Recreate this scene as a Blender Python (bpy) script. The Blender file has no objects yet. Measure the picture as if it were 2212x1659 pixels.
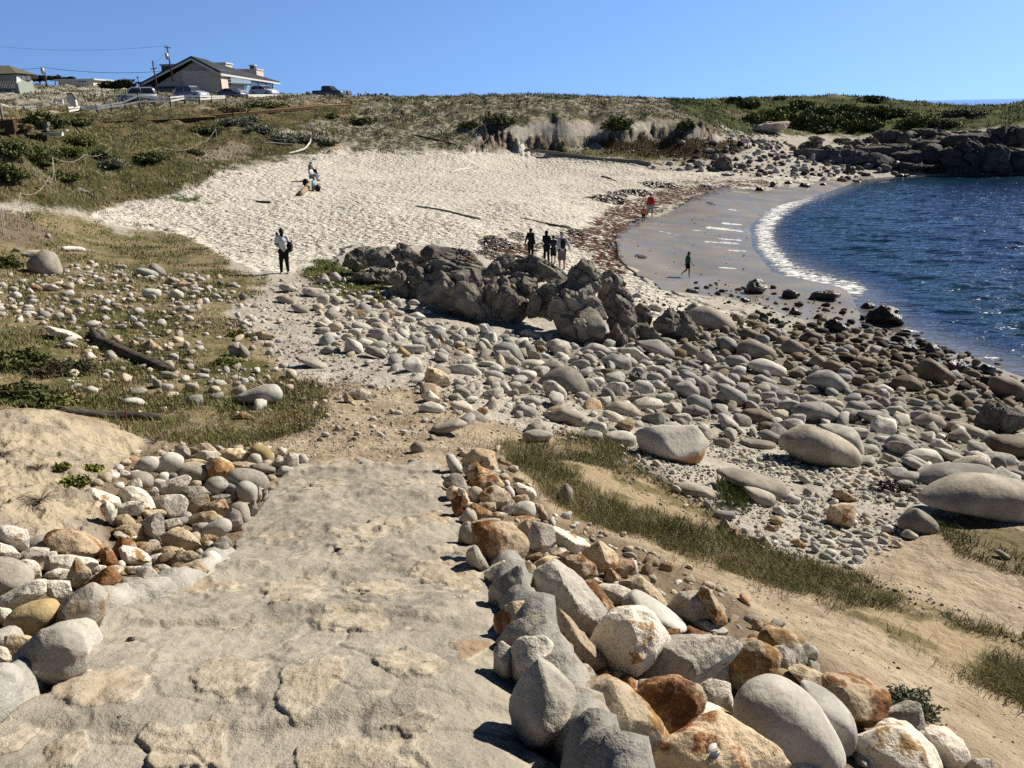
import bpy, bmesh, math, random
import numpy as np
from mathutils import Vector, Matrix, Euler
random.seed(7)
RNG = np.random.default_rng(7)
R = math.radians
scene = bpy.context.scene
COL = scene.collection

# ---------------------------------------------------------------- camera
CAM = np.array([0.0, 0.0, 8.3])
PITCH, ROLL = 19.7, 1.2
cam_data = bpy.data.cameras.new('camera')
cam_data.sensor_fit = 'HORIZONTAL'
cam_data.sensor_width = 36.0
cam_data.lens = 36.0 * 769.0 / 1024.0
cam_data.clip_start = 0.05
cam_data.clip_end = 30000.0
cam = bpy.data.objects.new('camera', cam_data)
COL.objects.link(cam)
CM = Matrix.Rotation(R(90 - PITCH), 3, 'X') @ Matrix.Rotation(R(-ROLL), 3, 'Z')
cam.rotation_euler = CM.to_euler()
cam.location = Vector(CAM)
scene.camera = cam

# ---------------------------------------------------------------- light and sky
SUN_AZ, SUN_EL = 58.0, 36.5      # azimuth clockwise from the viewing direction (+Y)
world = bpy.data.worlds.new('World')
scene.world = world
world.use_nodes = True
wn = world.node_tree
bg = wn.nodes['Background']
sky = wn.nodes.new('ShaderNodeTexSky')
sky.sky_type = 'NISHITA'
sky.sun_disc = False
sky.sun_elevation = R(SUN_EL)
sky.sun_rotation = R(SUN_AZ)
sky.altitude = 0.0
sky.air_density = 1.0
sky.dust_density = 0.25
sky.ozone_density = 2.2
# clear sea air: read the sky a little above each direction so that the band at the horizon stays blue
tcw = wn.nodes.new('ShaderNodeTexCoord'); sep = wn.nodes.new('ShaderNodeSeparateXYZ'); cmb = wn.nodes.new('ShaderNodeCombineXYZ')
mx = wn.nodes.new('ShaderNodeMath'); mx.operation = 'MAXIMUM'; mx.inputs[1].default_value = 0.0
ad = wn.nodes.new('ShaderNodeMath'); ad.operation = 'ADD'; ad.inputs[1].default_value = 0.24
wn.links.new(tcw.outputs['Generated'], sep.inputs[0]); wn.links.new(sep.outputs[0], cmb.inputs[0]); wn.links.new(sep.outputs[1], cmb.inputs[1])
wn.links.new(sep.outputs[2], mx.inputs[0]); wn.links.new(mx.outputs[0], ad.inputs[0]); wn.links.new(ad.outputs[0], cmb.inputs[2])
wn.links.new(cmb.outputs[0], sky.inputs['Vector'])
tint = wn.nodes.new('ShaderNodeMix'); tint.data_type = 'RGBA'; tint.blend_type = 'MULTIPLY'; tint.inputs['Factor'].default_value = 1.0
tint.inputs[7].default_value = (0.78, 0.93, 1.16, 1)
# upper sky, above the view, dimmed on purpose to cut ambient fill in shadows
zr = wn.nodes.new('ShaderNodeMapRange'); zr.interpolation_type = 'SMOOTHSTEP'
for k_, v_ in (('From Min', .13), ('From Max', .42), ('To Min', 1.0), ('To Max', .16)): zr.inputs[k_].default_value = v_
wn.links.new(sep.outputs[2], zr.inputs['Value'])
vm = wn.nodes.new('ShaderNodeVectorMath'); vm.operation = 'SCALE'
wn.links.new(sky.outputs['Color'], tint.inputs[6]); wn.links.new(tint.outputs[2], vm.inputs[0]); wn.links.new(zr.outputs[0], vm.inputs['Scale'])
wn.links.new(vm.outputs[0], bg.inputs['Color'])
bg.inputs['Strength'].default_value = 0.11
sun_data = bpy.data.lights.new('sun', 'SUN')
sun_data.energy = 5.0
sun_data.angle = R(0.53)
sun_data.color = (1.0, 0.92, 0.79)
sun = bpy.data.objects.new('sun', sun_data)
COL.objects.link(sun)
SUNV = Vector((math.cos(R(SUN_EL)) * math.sin(R(SUN_AZ)), math.cos(R(SUN_EL)) * math.cos(R(SUN_AZ)), math.sin(R(SUN_EL))))
sun.rotation_euler = SUNV.to_track_quat('Z', 'Y').to_euler()
sun.location = (30, 10, 40)
scene.view_settings.view_transform = 'Standard'
scene.view_settings.look = 'None'
scene.view_settings.exposure = 0.45
scene.view_settings.gamma = 1.0
scene.render.engine = 'CYCLES'
scene.cycles.max_bounces = 6
scene.cycles.diffuse_bounces = 1
scene.cycles.glossy_bounces = 3
scene.cycles.transmission_bounces = 2
scene.cycles.use_adaptive_sampling = True
scene.cycles.sample_clamp_direct = 3.0
scene.cycles.sample_clamp_indirect = 3.0
scene.cycles.use_denoising = False

# ---------------------------------------------------------------- helpers: pixels <-> space
# measurements are taken on a 2212 x 1659 view of the place
VW, VH, VF = 2212.0, 1659.0, 769.0 * 2212.0 / 1024.0
CMN = np.array(CM)
def ray(vx, vy):
    vx = np.asarray(vx, float); vy = np.asarray(vy, float)
    d = np.stack([(vx - VW / 2) / VF, -(vy - VH / 2) / VF, -np.ones_like(vx)], -1)
    return d @ CMN.T          # |component along the view axis| = 1
def at_z(vx, vy, z):
    d = ray(vx, vy)
    return CAM + d * ((z - CAM[2]) / d[..., 2])[..., None] if np.ndim(vx) else CAM + d * ((z - CAM[2]) / d[2])
def at_y(vx, vy, y):
    d = ray(vx, vy)
    return CAM + d * (y / d[1])
def project(p):
    q = (np.asarray(p) - CAM) @ CMN
    w = np.maximum(-q[..., 2], 1e-3)
    return VW / 2 + q[..., 0] / w * VF, VH / 2 - q[..., 1] / w * VF, -q[..., 2]

# ---------------------------------------------------------------- noise
_perm = RNG.permutation(256).astype(np.int64)
_perm = np.concatenate([_perm, _perm, _perm])
_g3 = RNG.normal(size=(256, 3)); _g3 /= np.linalg.norm(_g3, axis=1)[:, None]
def perlin3(p):
    p = np.asarray(p, float)
    i = np.floor(p).astype(np.int64); f = p - i; i &= 255
    u = f * f * f * (f * (f * 6 - 15) + 10)
    out = 0
    for dx in (0, 1):
        for dy in (0, 1):
            for dz in (0, 1):
                h = _perm[_perm[_perm[(i[..., 0] + dx) & 255] + ((i[..., 1] + dy) & 255)] + ((i[..., 2] + dz) & 255)]
                g = _g3[h & 255]
                d = f - np.array([dx, dy, dz])
                w = (u[..., 0] if dx else 1 - u[..., 0]) * (u[..., 1] if dy else 1 - u[..., 1]) * (u[..., 2] if dz else 1 - u[..., 2])
                out = out + w * (g * d).sum(-1)
    return out * 1.5
def fbm3(p, octv=4, lac=2.03, gain=0.5):
    a, s = 1.0, 0.0
    p = np.asarray(p, float)
    for k in range(octv):
        s = s + a * perlin3(p + 17.3 * k); p = p * lac; a *= gain
    return s
def fbm2(x, y, scale, octv=4, seed=0.0, gain=0.5):
    return fbm3(np.stack([x / scale, y / scale, np.zeros_like(x) + seed + 0.37], -1), octv, gain=gain)
def smooth(a, b, x):
    t = np.clip((x - a) / (b - a), 0, 1)
    return t * t * (3 - 2 * t)

def sdf_poly(px, py, poly):
    """signed distance, positive inside"""
    poly = np.asarray(poly, float)
    d2 = np.full(px.shape, 1e18); inside = np.zeros(px.shape, bool)
    n = len(poly)
    for a in range(n):
        x0, y0 = poly[a]; x1, y1 = poly[(a + 1) % n]
        ex, ey = x1 - x0, y1 - y0
        wx, wy = px - x0, py - y0
        t = np.clip((wx * ex + wy * ey) / (ex * ex + ey * ey + 1e-9), 0, 1)
        d2 = np.minimum(d2, (wx - t * ex) ** 2 + (wy - t * ey) ** 2)
        c = ((y0 > py) != (y1 > py)) & (px < (x1 - x0) * (py - y0) / ((y1 - y0) + 1e-12) + x0)
        inside ^= c
    d = np.sqrt(d2)
    return np.where(inside, d, -d)

# ---------------------------------------------------------------- object bookkeeping
def tag(o, label=None, cat=None, group=None, kind=None):
    if label: o['label'] = label
    if cat: o['category'] = cat
    if group: o['group'] = group
    if kind: o['kind'] = kind
    return o
def mesh_obj(name, verts, faces, mat=None, parent=None, smooth_shade=True):
    """faces: (n,3) or (n,4) int array, or a list of them"""
    me = bpy.data.meshes.new(name)
    verts = np.asarray(verts, np.float32)
    if not isinstance(faces, list): faces = [faces]
    faces = [np.asarray(f, np.int32) for f in faces if len(f)]
    loops = np.concatenate([f.ravel() for f in faces])
    tot = np.concatenate([np.full(len(f), f.shape[1], np.int32) for f in faces])
    start = np.concatenate([[0], np.cumsum(tot)[:-1]]).astype(np.int32)
    me.vertices.add(len(verts)); me.vertices.foreach_set('co', verts.ravel())
    me.loops.add(len(loops)); me.loops.foreach_set('vertex_index', loops)
    me.polygons.add(len(tot)); me.polygons.foreach_set('loop_start', start); me.polygons.foreach_set('loop_total', tot)
    if smooth_shade: me.polygons.foreach_set('use_smooth', np.ones(len(tot), bool))
    me.update(calc_edges=True)
    if mat is not None:
        for m in (mat if isinstance(mat, (list, tuple)) else [mat]): me.materials.append(m)
    o = bpy.data.objects.new(name, me)
    COL.objects.link(o)
    if parent is not None: o.parent = parent
    return o
def set_attr(o, name, vals):
    vals = np.asarray(vals, np.float32)
    if vals.ndim == 2:
        a = o.data.attributes.new(name, 'FLOAT_COLOR', 'POINT')
        if vals.shape[1] == 3: vals = np.concatenate([vals, np.ones((len(vals), 1), np.float32)], 1)
        a.data.foreach_set('color', vals.ravel())
    else:
        a = o.data.attributes.new(name, 'FLOAT', 'POINT')
        a.data.foreach_set('value', vals.ravel())

# ---------------------------------------------------------------- material helpers
class NT:
    def __init__(s, name, rough=0.9, spec=0.25):
        s.m = bpy.data.materials.new(name); s.m.use_nodes = True
        s.t = s.m.node_tree; s.b = s.t.nodes['Principled BSDF']
        s.b.inputs['Roughness'].default_value = rough
        s.b.inputs['Specular IOR Level'].default_value = spec
    def n(s, typ, **kw):
        x = s.t.nodes.new(typ)
        for k, v in kw.items():
            if k in x.inputs and not hasattr(type(x), k): x.inputs[k].default_value = v
            else: setattr(x, k, v)
        return x
    def link(s, a, b): s.t.links.new(a, b)
    def val(s, x, sock):
        if isinstance(x, (int, float)): sock.default_value = x
        elif isinstance(x, tuple): sock.default_value = (x + (1.0,))[:4] if len(sock.default_value) == 4 else x
        else: s.link(x, sock)
    def attr(s, name, fac=True):
        a = s.n('ShaderNodeAttribute', attribute_name=name)
        return a.outputs['Fac' if fac else 'Color']
    def math(s, op, a, b=0.0, c=0.0, clamp=False):
        x = s.n('ShaderNodeMath', operation=op, use_clamp=clamp)
        s.val(a, x.inputs[0]); s.val(b, x.inputs[1])
        if len(x.inputs) > 2: s.val(c, x.inputs[2])
        return x.outputs[0]
    def mix(s, f, a, b):
        x = s.n('ShaderNodeMix', data_type='RGBA')
        s.val(f, x.inputs['Factor'])
        s.val(a, x.inputs[6]); s.val(b, x.inputs[7])
        return x.outputs[2]
    def mul(s, a, b):
        x = s.n('ShaderNodeMix', data_type='RGBA', blend_type='MULTIPLY')
        x.inputs['Factor'].default_value = 1.0
        s.val(a, x.inputs[6]); s.val(b, x.inputs[7])
        return x.outputs[2]
    def noise(s, scale, vec=None, detail=4, rough=0.55, col=False, dist=0.0):
        x = s.n('ShaderNodeTexNoise'); x.inputs['Scale'].default_value = scale
        x.inputs['Detail'].default_value = detail; x.inputs['Roughness'].default_value = rough
        x.inputs['Distortion'].default_value = dist
        if vec is not None: s.link(vec, x.inputs['Vector'])
        return x.outputs['Color' if col else 'Fac']
    def voro(s, scale, vec=None, feature='F1', rand=1.0, out='Distance'):
        x = s.n('ShaderNodeTexVoronoi', feature=feature); x.inputs['Scale'].default_value = scale
        x.inputs['Randomness'].default_value = rand
        if vec is not None: s.link(vec, x.inputs['Vector'])
        return x.outputs[out]
    def ramp(s, f, lo, hi, a=0.0, b=1.0):
        x = s.n('ShaderNodeMapRange', interpolation_type='SMOOTHSTEP')
        s.val(f, x.inputs['Value'])
        for nme, v in (('From Min', lo), ('From Max', hi), ('To Min', a), ('To Max', b)): s.val(v, x.inputs[nme])
        return x.outputs[0]
    def pos(s):
        return s.n('ShaderNodeNewGeometry').outputs['Position']
    def scalev(s, vec, v):
        x = s.n('ShaderNodeVectorMath', operation='MULTIPLY'); s.link(vec, x.inputs[0]); x.inputs[1].default_value = v
        return x.outputs[0]
    def bump(s, h, strength=1.0, dist=0.02, normal=None):
        x = s.n('ShaderNodeBump'); s.val(strength, x.inputs['Strength']); x.inputs['Distance'].default_value = dist
        s.link(h, x.inputs['Height'])
        if normal is not None: s.link(normal, x.inputs['Normal'])
        return x.outputs[0]
    def done(s, color=None, rough=None, normal=None):
        if color is not None: s.val(color, s.b.inputs['Base Color'])
        if rough is not None: s.val(rough, s.b.inputs['Roughness'])
        if normal is not None: s.link(normal, s.b.inputs['Normal'])
        return s.m
# ---------------------------------------------------------------- terrain heights
# surveyed points: D = seen at (vx, vy), y metres ahead; Z = seen at (vx, vy), height z; W = plain x, y, z
PTS = []
def D(vx, vy, y): PTS.append(at_y(vx, vy, y))
def Z(vx, vy, z): PTS.append(at_z(float(vx), float(vy), z))
def W(x, y, z): PTS.append(np.array([x, y, z], float))
for a in [(0,0,6.65),(0,1,6.5),(-1,.5,6.6),(1,.5,6.4),(-2,0,6.7),(2.2,0,5.6),(2,1.5,5.4),(5,0,4.8),(-6,0,6.6),(-4,2.5,6.3),(-8,5,6.2),(9,2,3.6),(14,5,2.4),(-14,10,5.6),(-25,20,6.5),(24,10,.5),(20,2,1.5),(-60,40,12),(-30,5,8),(35,3,-1),(60,20,-3),(-6,-6,7),(6,-6,6)]: W(*a)
# path
for x, y, z in [(100,1659,6.35),(550,1659,6.35),(1100,1659,6.33),(205,1400,6.1),(640,1400,6.1),(1075,1400,6.08),(430,1250,5.6),(740,1250,5.6),(1050,1250,5.58),(545,1100,5.0),(760,1100,5.0),(975,1100,4.98),(620,1000,4.53),(780,1000,4.53),(950,1000,4.52)]: Z(x, y, z)
# left bank, stone pile and sandy mound
for a in [(0,895,7.5),(100,890,8.0),(250,925,8.5),(340,955,8.7),(0,1000,6.1),(120,1000,6.3),(100,1100,5.0),(230,1150,5.0),(230,1050,5.7),(300,980,8.0),(450,960,8.6),(600,985,8.5),(400,1100,6.15),(500,1050,7.0),(330,1250,4.1),(220,1230,4.2),(80,1200,4.0),(0,1350,3.0),(120,1350,3.1),(0,1600,2.0)]: D(*a)
# right wall crest is made of stones; the ground falls away to its right
for x, y, z in [(1250,1659,6.0),(1500,1659,5.75),(1200,1400,5.75),(1400,1400,5.4),(1150,1200,5.1),(1300,1250,4.95),(1050,1050,4.7),(1150,1080,4.55),(1700,1550,5.25),(1650,1400,4.9),(1900,1640,5.15),(2200,1640,4.75),(1900,1400,4.35),(2212,1500,4.2),(1500,1250,4.45),(1700,1250,4.0),(2000,1250,3.7),(2212,1300,3.6),(1250,1100,4.3),(1400,1150,4.15),(1200,1000,4.2),(1400,1050,3.8),(1600,1100,3.55),(1800,1150,3.45),(2100,1130,3.4),(2212,1100,3.35)]: Z(x, y, z)
# middle ground
for a in [(870,940,9.5),(870,850,12.2),(1000,900,10.6),(700,750,16.5),(850,750,16.2),(613,590,28),(500,575,29.3),(200,520,34),(60,560,27),(0,700,17),(150,720,16.5),(350,680,19),(450,760,15.5),(0,830,11.8),(150,870,10.6),(400,870,11),(500,935,9.7),(300,930,9.7),(680,640,23.5)]: D(*a)
# boulder beach
for x, y, z in [(1000,800,3.4),(1200,850,3.1),(1100,950,3.8),(1400,900,2.9),(1450,1000,3.45),(1600,950,2.75),(1780,1020,2.95),(1900,900,2.1),(2100,950,1.9),(2212,1000,2.3),(2212,900,1.1),(2000,820,1.0),(2212,840,.35),(1250,745,1.95),(1000,700,2.4),(1400,750,1.6),(1600,750,1.15),(1800,780,1.05),(1700,850,1.7),(1500,680,.9),(800,640,2.75),(900,620,2.5),(1100,620,1.7),(1250,620,1.2)]: Z(x, y, z)
# sand
for a in [(300,470,42),(500,430,51),(700,420,54),(900,460,47),(1000,400,63),(1150,450,50),(800,550,33.5),(1000,560,33),(1213,584,37),(1405,471,58),(1488,598,38.2)]: D(*a)
for x, y, z in [(1330,500,.85),(1350,560,.75),(1430,610,.5),(1560,410,.75),(1700,402,.55),(1480,440,.8),(1560,500,.25),(1560,560,.2),(1600,640,.3),(1750,700,.3),(1640,470,0),(1625,530,0),(1680,590,0),(1830,625,0),(1900,700,-.02),(2060,760,0),(2212,815,0),(1740,430,0),(1830,400,.02),(1900,383,.02),
    (1750,480,-.6),(1740,540,-.5),(1850,580,-.6),(2000,650,-.7),(2150,720,-.8),(2100,500,-2.2),(2212,650,-2),(2000,420,-1.2),(2212,400,-1.0),(2212,382,-.1),(2100,381,-.1)]: Z(x, y, z)
# left dunes and hillside
for a in [(0,430,35),(60,470,33),(120,400,43),(250,400,50),(0,300,40),(200,300,58),(0,262,62),(-200,240,62),(400,340,70),(400,290,82),(400,262,88),(600,320,80),(600,250,98),(750,230,112),(850,213,132),(750,330,84),(1000,328,89),(200,245,96),(60,238,96),(330,222,106),(500,218,112),(450,207,140),(250,200,140),(120,187,150),(0,186,150),(-150,180,140),(650,208,122)]: D(*a)
# far dunes and headland
for a in [(1450,370,84),(1300,330,92),(1150,303,96),(1300,298,97),(1450,290,98),(1050,315,93),(1050,245,104),(1200,213,114),(1050,216,112),(950,212,125),(1400,224,122),(1500,229,126),(1560,335,93),(1560,290,112),(1800,345,98),(1750,292,124),(1600,222,150),(1850,208,166),(1700,212,158),(2000,225,172),(2100,243,150),(2212,232,142),(2350,190,142),(2000,290,118),(2212,280,112),(1900,300,115),(2350,270,112),(1720,370,90)]: D(*a)
for vx_ in range(1130, 1500, 30):      # foot and lip of the eroded scarp
    k_ = 6 * math.sin(vx_ * .05)
    D(vx_, 300 + k_ * .4, 95.5 + k_ * .1); D(vx_, 291 + k_ * .4, 96.3 + k_ * .1); D(vx_, 268 + k_, 97.2 + k_ * .1); D(vx_, 260 + k_, 98.6)
for a in [(-150,300,16),(-60,320,12),(0,230,7),(60,260,3),(120,300,-2),(160,220,-3),(200,150,-3),(60,400,2),(0,420,6),(-150,420,16),(200,400,-4),(200,60,-4),(100,80,-4),(80,45,-3.5),(130,120,-3)]: W(*a)
# crack-free shore wall on the right: the rocks there are built on top of it
PTS = np.array(PTS)
def lp(x, y):
    r = np.sqrt(x * x + y * y) + 0.35
    return np.stack([np.arctan2(x, y) * 1.35, np.log(r)], -1)
_C = lp(PTS[:, 0], PTS[:, 1])
def _ker(d2): return np.sqrt(d2 + 0.0016)
_K = _ker(((_C[:, None] - _C[None]) ** 2).sum(-1)) - np.eye(len(_C)) * 0.004
_A = np.zeros((len(_C) + 1,) * 2); _A[:-1, :-1] = _K; _A[-1, :-1] = 1; _A[:-1, -1] = 1
_w = np.linalg.solve(_A, np.concatenate([PTS[:, 2], [0]]))
def base_h(x, y):
    x = np.asarray(x, float); y = np.asarray(y, float); sh = x.shape
    q = lp(x.ravel(), y.ravel()); out = np.empty(len(q))
    for k in range(0, len(q), 20000):
        c = q[k:k + 20000]
        out[k:k + 20000] = _ker(((c[:, None] - _C[None]) ** 2).sum(-1)) @ _w[:-1] + _w[-1]
    return out.reshape(sh)

# grid in azimuth / log distance
az = np.concatenate([np.linspace(-100, -42, 90, endpoint=False), np.linspace(-42, 42, 880), np.linspace(42, 100, 91)[1:]])
lr = np.exp(np.linspace(math.log(0.35), math.log(430), 900))
AZ, LR = np.meshgrid(np.radians(az), lr)
GX, GY = LR * np.sin(AZ), LR * np.cos(AZ)
GH = base_h(GX, GY)
PVX, PVY, PW = project(np.stack([GX, GY, GH], -1))
front = PW > 0.3

ZONES = {
 'palebase': [(-3000,250),(3000,250),(3000,900),(1200,900),(880,820),(640,800),(600,760),(480,700),(400,640),(-3000,640)],
 'beach': [(190,470),(215,455),(330,430),(430,400),(480,370),(560,365),(640,340),(760,324),(1000,328),(1150,325),(1400,358),(1480,370),(1600,372),(1700,383),(1850,372),(1860,380),(1700,402),(1640,412),(1560,405),(1480,440),(1380,480),(1330,500),(1335,560),(1400,610),(1480,640),(1700,710),(1560,730),(1400,690),(1250,620),(1100,560),(900,530),(760,535),(700,575),(640,590),(560,590),(500,560),(440,525),(380,500),(260,490)],
 'pale': [(560,590),(760,560),(1000,560),(1400,600),(1700,690),(1900,690),(2212,830),(2600,900),(2600,1160),(2212,1120),(1950,1130),(1850,1230),(1650,1200),(1500,1090),(1350,1010),(1300,950),(1120,930),(1000,870),(860,830),(760,820),(640,820),(560,760),(500,690),(520,630)],
 'wet': [(1330,500),(1480,440),(1560,405),(1640,410),(1700,402),(1880,376),(2000,500),(2150,700),(2400,760),(2400,860),(2212,840),(2050,790),(1900,730),(1750,690),(1600,650),(1430,620),(1335,560)],
 'wetrock': [(1700,620),(1900,640),(2300,780),(2400,900),(2212,880),(2050,820),(1900,760),(1750,700)],
 'grass_near': [(-3000,480),(0,470),(100,450),(190,470),(260,490),(380,500),(440,525),(500,560),(520,590),(580,598),(560,620),(500,650),(500,700),(600,760),(640,830),(700,880),(640,930),(480,950),(350,930),(100,880),(-3000,900)],
 'grass_hill': [(-3000,236),(0,245),(750,222),(790,240),(610,290),(700,315),(760,324),(640,340),(480,370),(430,400),(330,430),(215,455),(100,450),(0,440),(-3000,440)],
 'scrub': [(-3000,150),(120,150),(650,195),(850,190),(1450,205),(1520,250),(1600,300),(1450,262),(1330,262),(1150,262),(1030,290),(1000,325),(760,324),(610,290),(790,240),(750,222),(0,245),(-3000,236)],
 'tan': [(1030,245),(1060,245),(1120,300),(1280,295),(1500,262),(1560,290),(1300,305),(1260,325),(1150,330),(1010,330),(1040,300)],
 'head': [(1430,215),(1600,190),(1950,190),(2060,225),(2212,190),(3000,150),(3000,278),(2212,276),(2000,285),(1850,292),(1600,290),(1500,255)],
 'reed': [(1290,308),(1400,296),(1560,300),(1620,325),(1540,345),(1400,340),(1310,328)],
 'lowgrass': [(1160,318),(1290,320),(1420,336),(1500,350),(1400,352),(1200,338)],
 'stripe': [(1090,970),(1200,940),(1330,950),(1400,1010),(1460,1060),(1560,1130),(1700,1200),(1850,1240),(2212,1385),(2700,1500),(2700,1900),(2212,1530),(1900,1370),(1750,1290),(1600,1250),(1480,1225),(1380,1150),(1230,1130),(1160,1050)],
 'patch': [(1960,1095),(2100,1110),(2212,1150),(2600,1200),(2600,1300),(2212,1250),(2060,1200)],
 'patch2': [(1540,1030),(1620,1040),(1620,1110),(1560,1100)],
 'green1': [(640,585),(700,570),(760,575),(830,620),(830,660),(740,640),(650,600)],
 'green2': [(370,425),(420,420),(450,435),(400,442)],
 'dune_w': [(-3000,190),(0,190),(120,178),(230,180),(270,200),(260,220),(100,222),(0,215),(-3000,230)],
 'bare1': [(410,330),(500,315),(560,325),(490,345),(430,350)],
 'weed': [(1720,392),(1560,388),(1440,400),(1330,440),(1240,500),(1150,520),(1030,520),(1040,560),(1150,555),(1230,530),(1300,580),(1350,600),(1340,520),(1400,470),(1560,415),(1700,405)],
 'weed2': [(1450,350),(1150,400),(850,480),(650,520),(800,560),(1050,520),(1300,460),(1560,400)],
 'gaps': [(900,690),(1150,745),(1400,750),(1500,700),(1700,710),(1900,715),(2212,830),(2600,900),(2600,1060),(2120,1050),(1960,1040),(1880,960),(1650,910),(1400,900),(1150,860),(980,790)],
 'pilebed': [(990,980),(1060,970),(1200,1110),(1400,1190),(1560,1270),(1800,1440),(2100,1640),(2100,1900),(1240,1900),(1160,1500),(1110,1320),(1060,1180),(1010,1080)],
 'pilebed2': [(240,1020),(330,965),(560,965),(690,990),(590,1030),(550,1120),(500,1190),(380,1260),(230,1290),(200,1400),(60,1480),(0,1560),(0,1170),(120,1180),(240,1180),(200,1070)],
 'mound': [(-3000,860),(0,885),(110,880),(350,950),(600,985),(560,1000),(250,1200),(0,1200),(-3000,1200)],
 'bank_dark': [(-3000,420),(0,450),(60,470),(130,520),(60,530),(0,520),(-3000,520)],
}
M = {}
_wn = fbm2(GX, GY, 2.0, 4, 3.1)
for k, poly in ZONES.items():
    feather = {'grass_near': 34.0, 'stripe': 26.0, 'patch': 22.0, 'gaps': 40.0, 'mound': 24.0, 'green1': 20.0, 'grass_hill': 20.0, 'palebase': 30.0, 'tan': 18.0}.get(k, 14.0)
    s = sdf_poly(PVX, PVY, poly)
    M[k] = np.where(front, smooth(-feather, feather, s + _wn * feather * .9), 0)
M['swash'] = np.zeros_like(GX)
for sx0, sy0, sx1, sy1, st in [(1970,1345,2260,1375,9),(2060,1440,2260,1455,6),(1950,1467,2230,1482,7),(2070,1690,2260,1696,6),(1550,1378,1700,1405,5),(2095,1303,2260,1318,6),(2150,1190,2260,1198,4),(1880,1560,2020,1572,3),(1840,1365,1900,1370,3),(2150,1540,2300,1548,5)]:
    f_ = lambda x, y: ((1200 + x / 3.456) * .86406, (180 + y / 3.456) * .86406)
    (ax_, ay_), (bx_, by_) = f_(sx0, sy0), f_(sx1, sy1); t_ = np.clip(((PVX - ax_) * (bx_ - ax_) + (PVY - ay_) * (by_ - ay_)) / ((bx_ - ax_) ** 2 + (by_ - ay_) ** 2), 0, 1)
    d_ = np.hypot(PVX - ax_ - t_ * (bx_ - ax_), (PVY - ay_ - t_ * (by_ - ay_)) * 1.6) + _wn * 3
    M['swash'] = np.maximum(M['swash'], np.where(front, smooth(st * .9, 0, d_), 0))
rr = np.hypot(GX, GY)
# shapes that need true relief
detail = 0.0
detail = detail + fbm2(GX, GY, 0.9, 6, 1.7, .6) * 0.045 * smooth(1.2, 4, rr)          # lumps
detail = detail + fbm2(GX, GY, 6.0, 4, 5.3) * 0.10 * smooth(6, 25, rr)
hill = np.clip(M['scrub'] + M['grass_hill'] + M['head'], 0, 1)
detail = detail + hill * (np.abs(fbm2(GX, GY, 4.0, 5, 8.8)) * 0.75 - 0.2) * smooth(25, 70, rr)
detail = detail - M['beach'] * fbm2(GX, GY, 1.2, 3, 2.2) * 0.02
detail = np.where(M['wet'] > .5, detail * 0.12, detail)
# erosion scarp under the far dune
scarp = smooth(0.3, 0.9, M['tan']) * smooth(60, 80, rr)
detail = detail + scarp * (np.abs(fbm2(GX * 1.3, GY * .8, 3.0, 6, 9.9, .6)) * 1.5 - .4)
# sandy mound has dents and cracks
detail = detail + M['mound'] * (np.abs(fbm2(GX, GY, 0.9, 6, 4.2, .6)) * -0.14 + 0.04)
GH = GH + detail
def grid_faces(nr, nc):
    i = np.arange(nr - 1)[:, None] * nc + np.arange(nc - 1)[None]
    return np.stack([i, i + 1, i + nc + 1, i + nc], -1).reshape(-1, 4)
# look-up of the finished surface
_laz, _llr = np.radians(az), np.log(lr)
def ground(x, y):
    x = np.asarray(x, float); y = np.asarray(y, float)
    a = np.arctan2(x, y); l = np.log(np.hypot(x, y) + 1e-9)
    ja = np.clip(np.searchsorted(_laz, a) - 1, 0, len(_laz) - 2)
    jl = np.clip(np.searchsorted(_llr, l) - 1, 0, len(_llr) - 2)
    ta = np.clip((a - _laz[ja]) / (_laz[ja + 1] - _laz[ja]), 0, 1); tl = np.clip((l - _llr[jl]) / (_llr[jl + 1] - _llr[jl]), 0, 1)
    return (GH[jl, ja] * (1 - ta) + GH[jl, ja + 1] * ta) * (1 - tl) + (GH[jl + 1, ja] * (1 - ta) + GH[jl + 1, ja + 1] * ta) * tl
def mask(name, x, y):
    x = np.asarray(x, float); y = np.asarray(y, float)
    a = np.arctan2(x, y); l = np.log(np.hypot(x, y) + 1e-9)
    ja = np.clip(np.searchsorted(_laz, a), 0, len(_laz) - 1); jl = np.clip(np.searchsorted(_llr, l), 0, len(_llr) - 1)
    return M[name][jl, ja]
_steps = np.exp(np.linspace(math.log(0.8), math.log(420), 1400))
def hit(vx, vy):
    """where the sight line through (vx, vy) meets the ground"""
    d = ray(float(vx), float(vy)); h = math.hypot(d[0], d[1])
    t = _steps / h
    p = CAM + d * t[:, None]
    g = ground(p[:, 0], p[:, 1])
    b = np.nonzero(p[:, 2] < g)[0]
    if not len(b): return None
    k = max(b[0], 1)
    a0 = p[k - 1, 2] - g[k - 1]; a1 = g[k] - p[k, 2]
    return p[k - 1] + (p[k] - p[k - 1]) * (a0 / (a0 + a1 + 1e-12))
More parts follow.
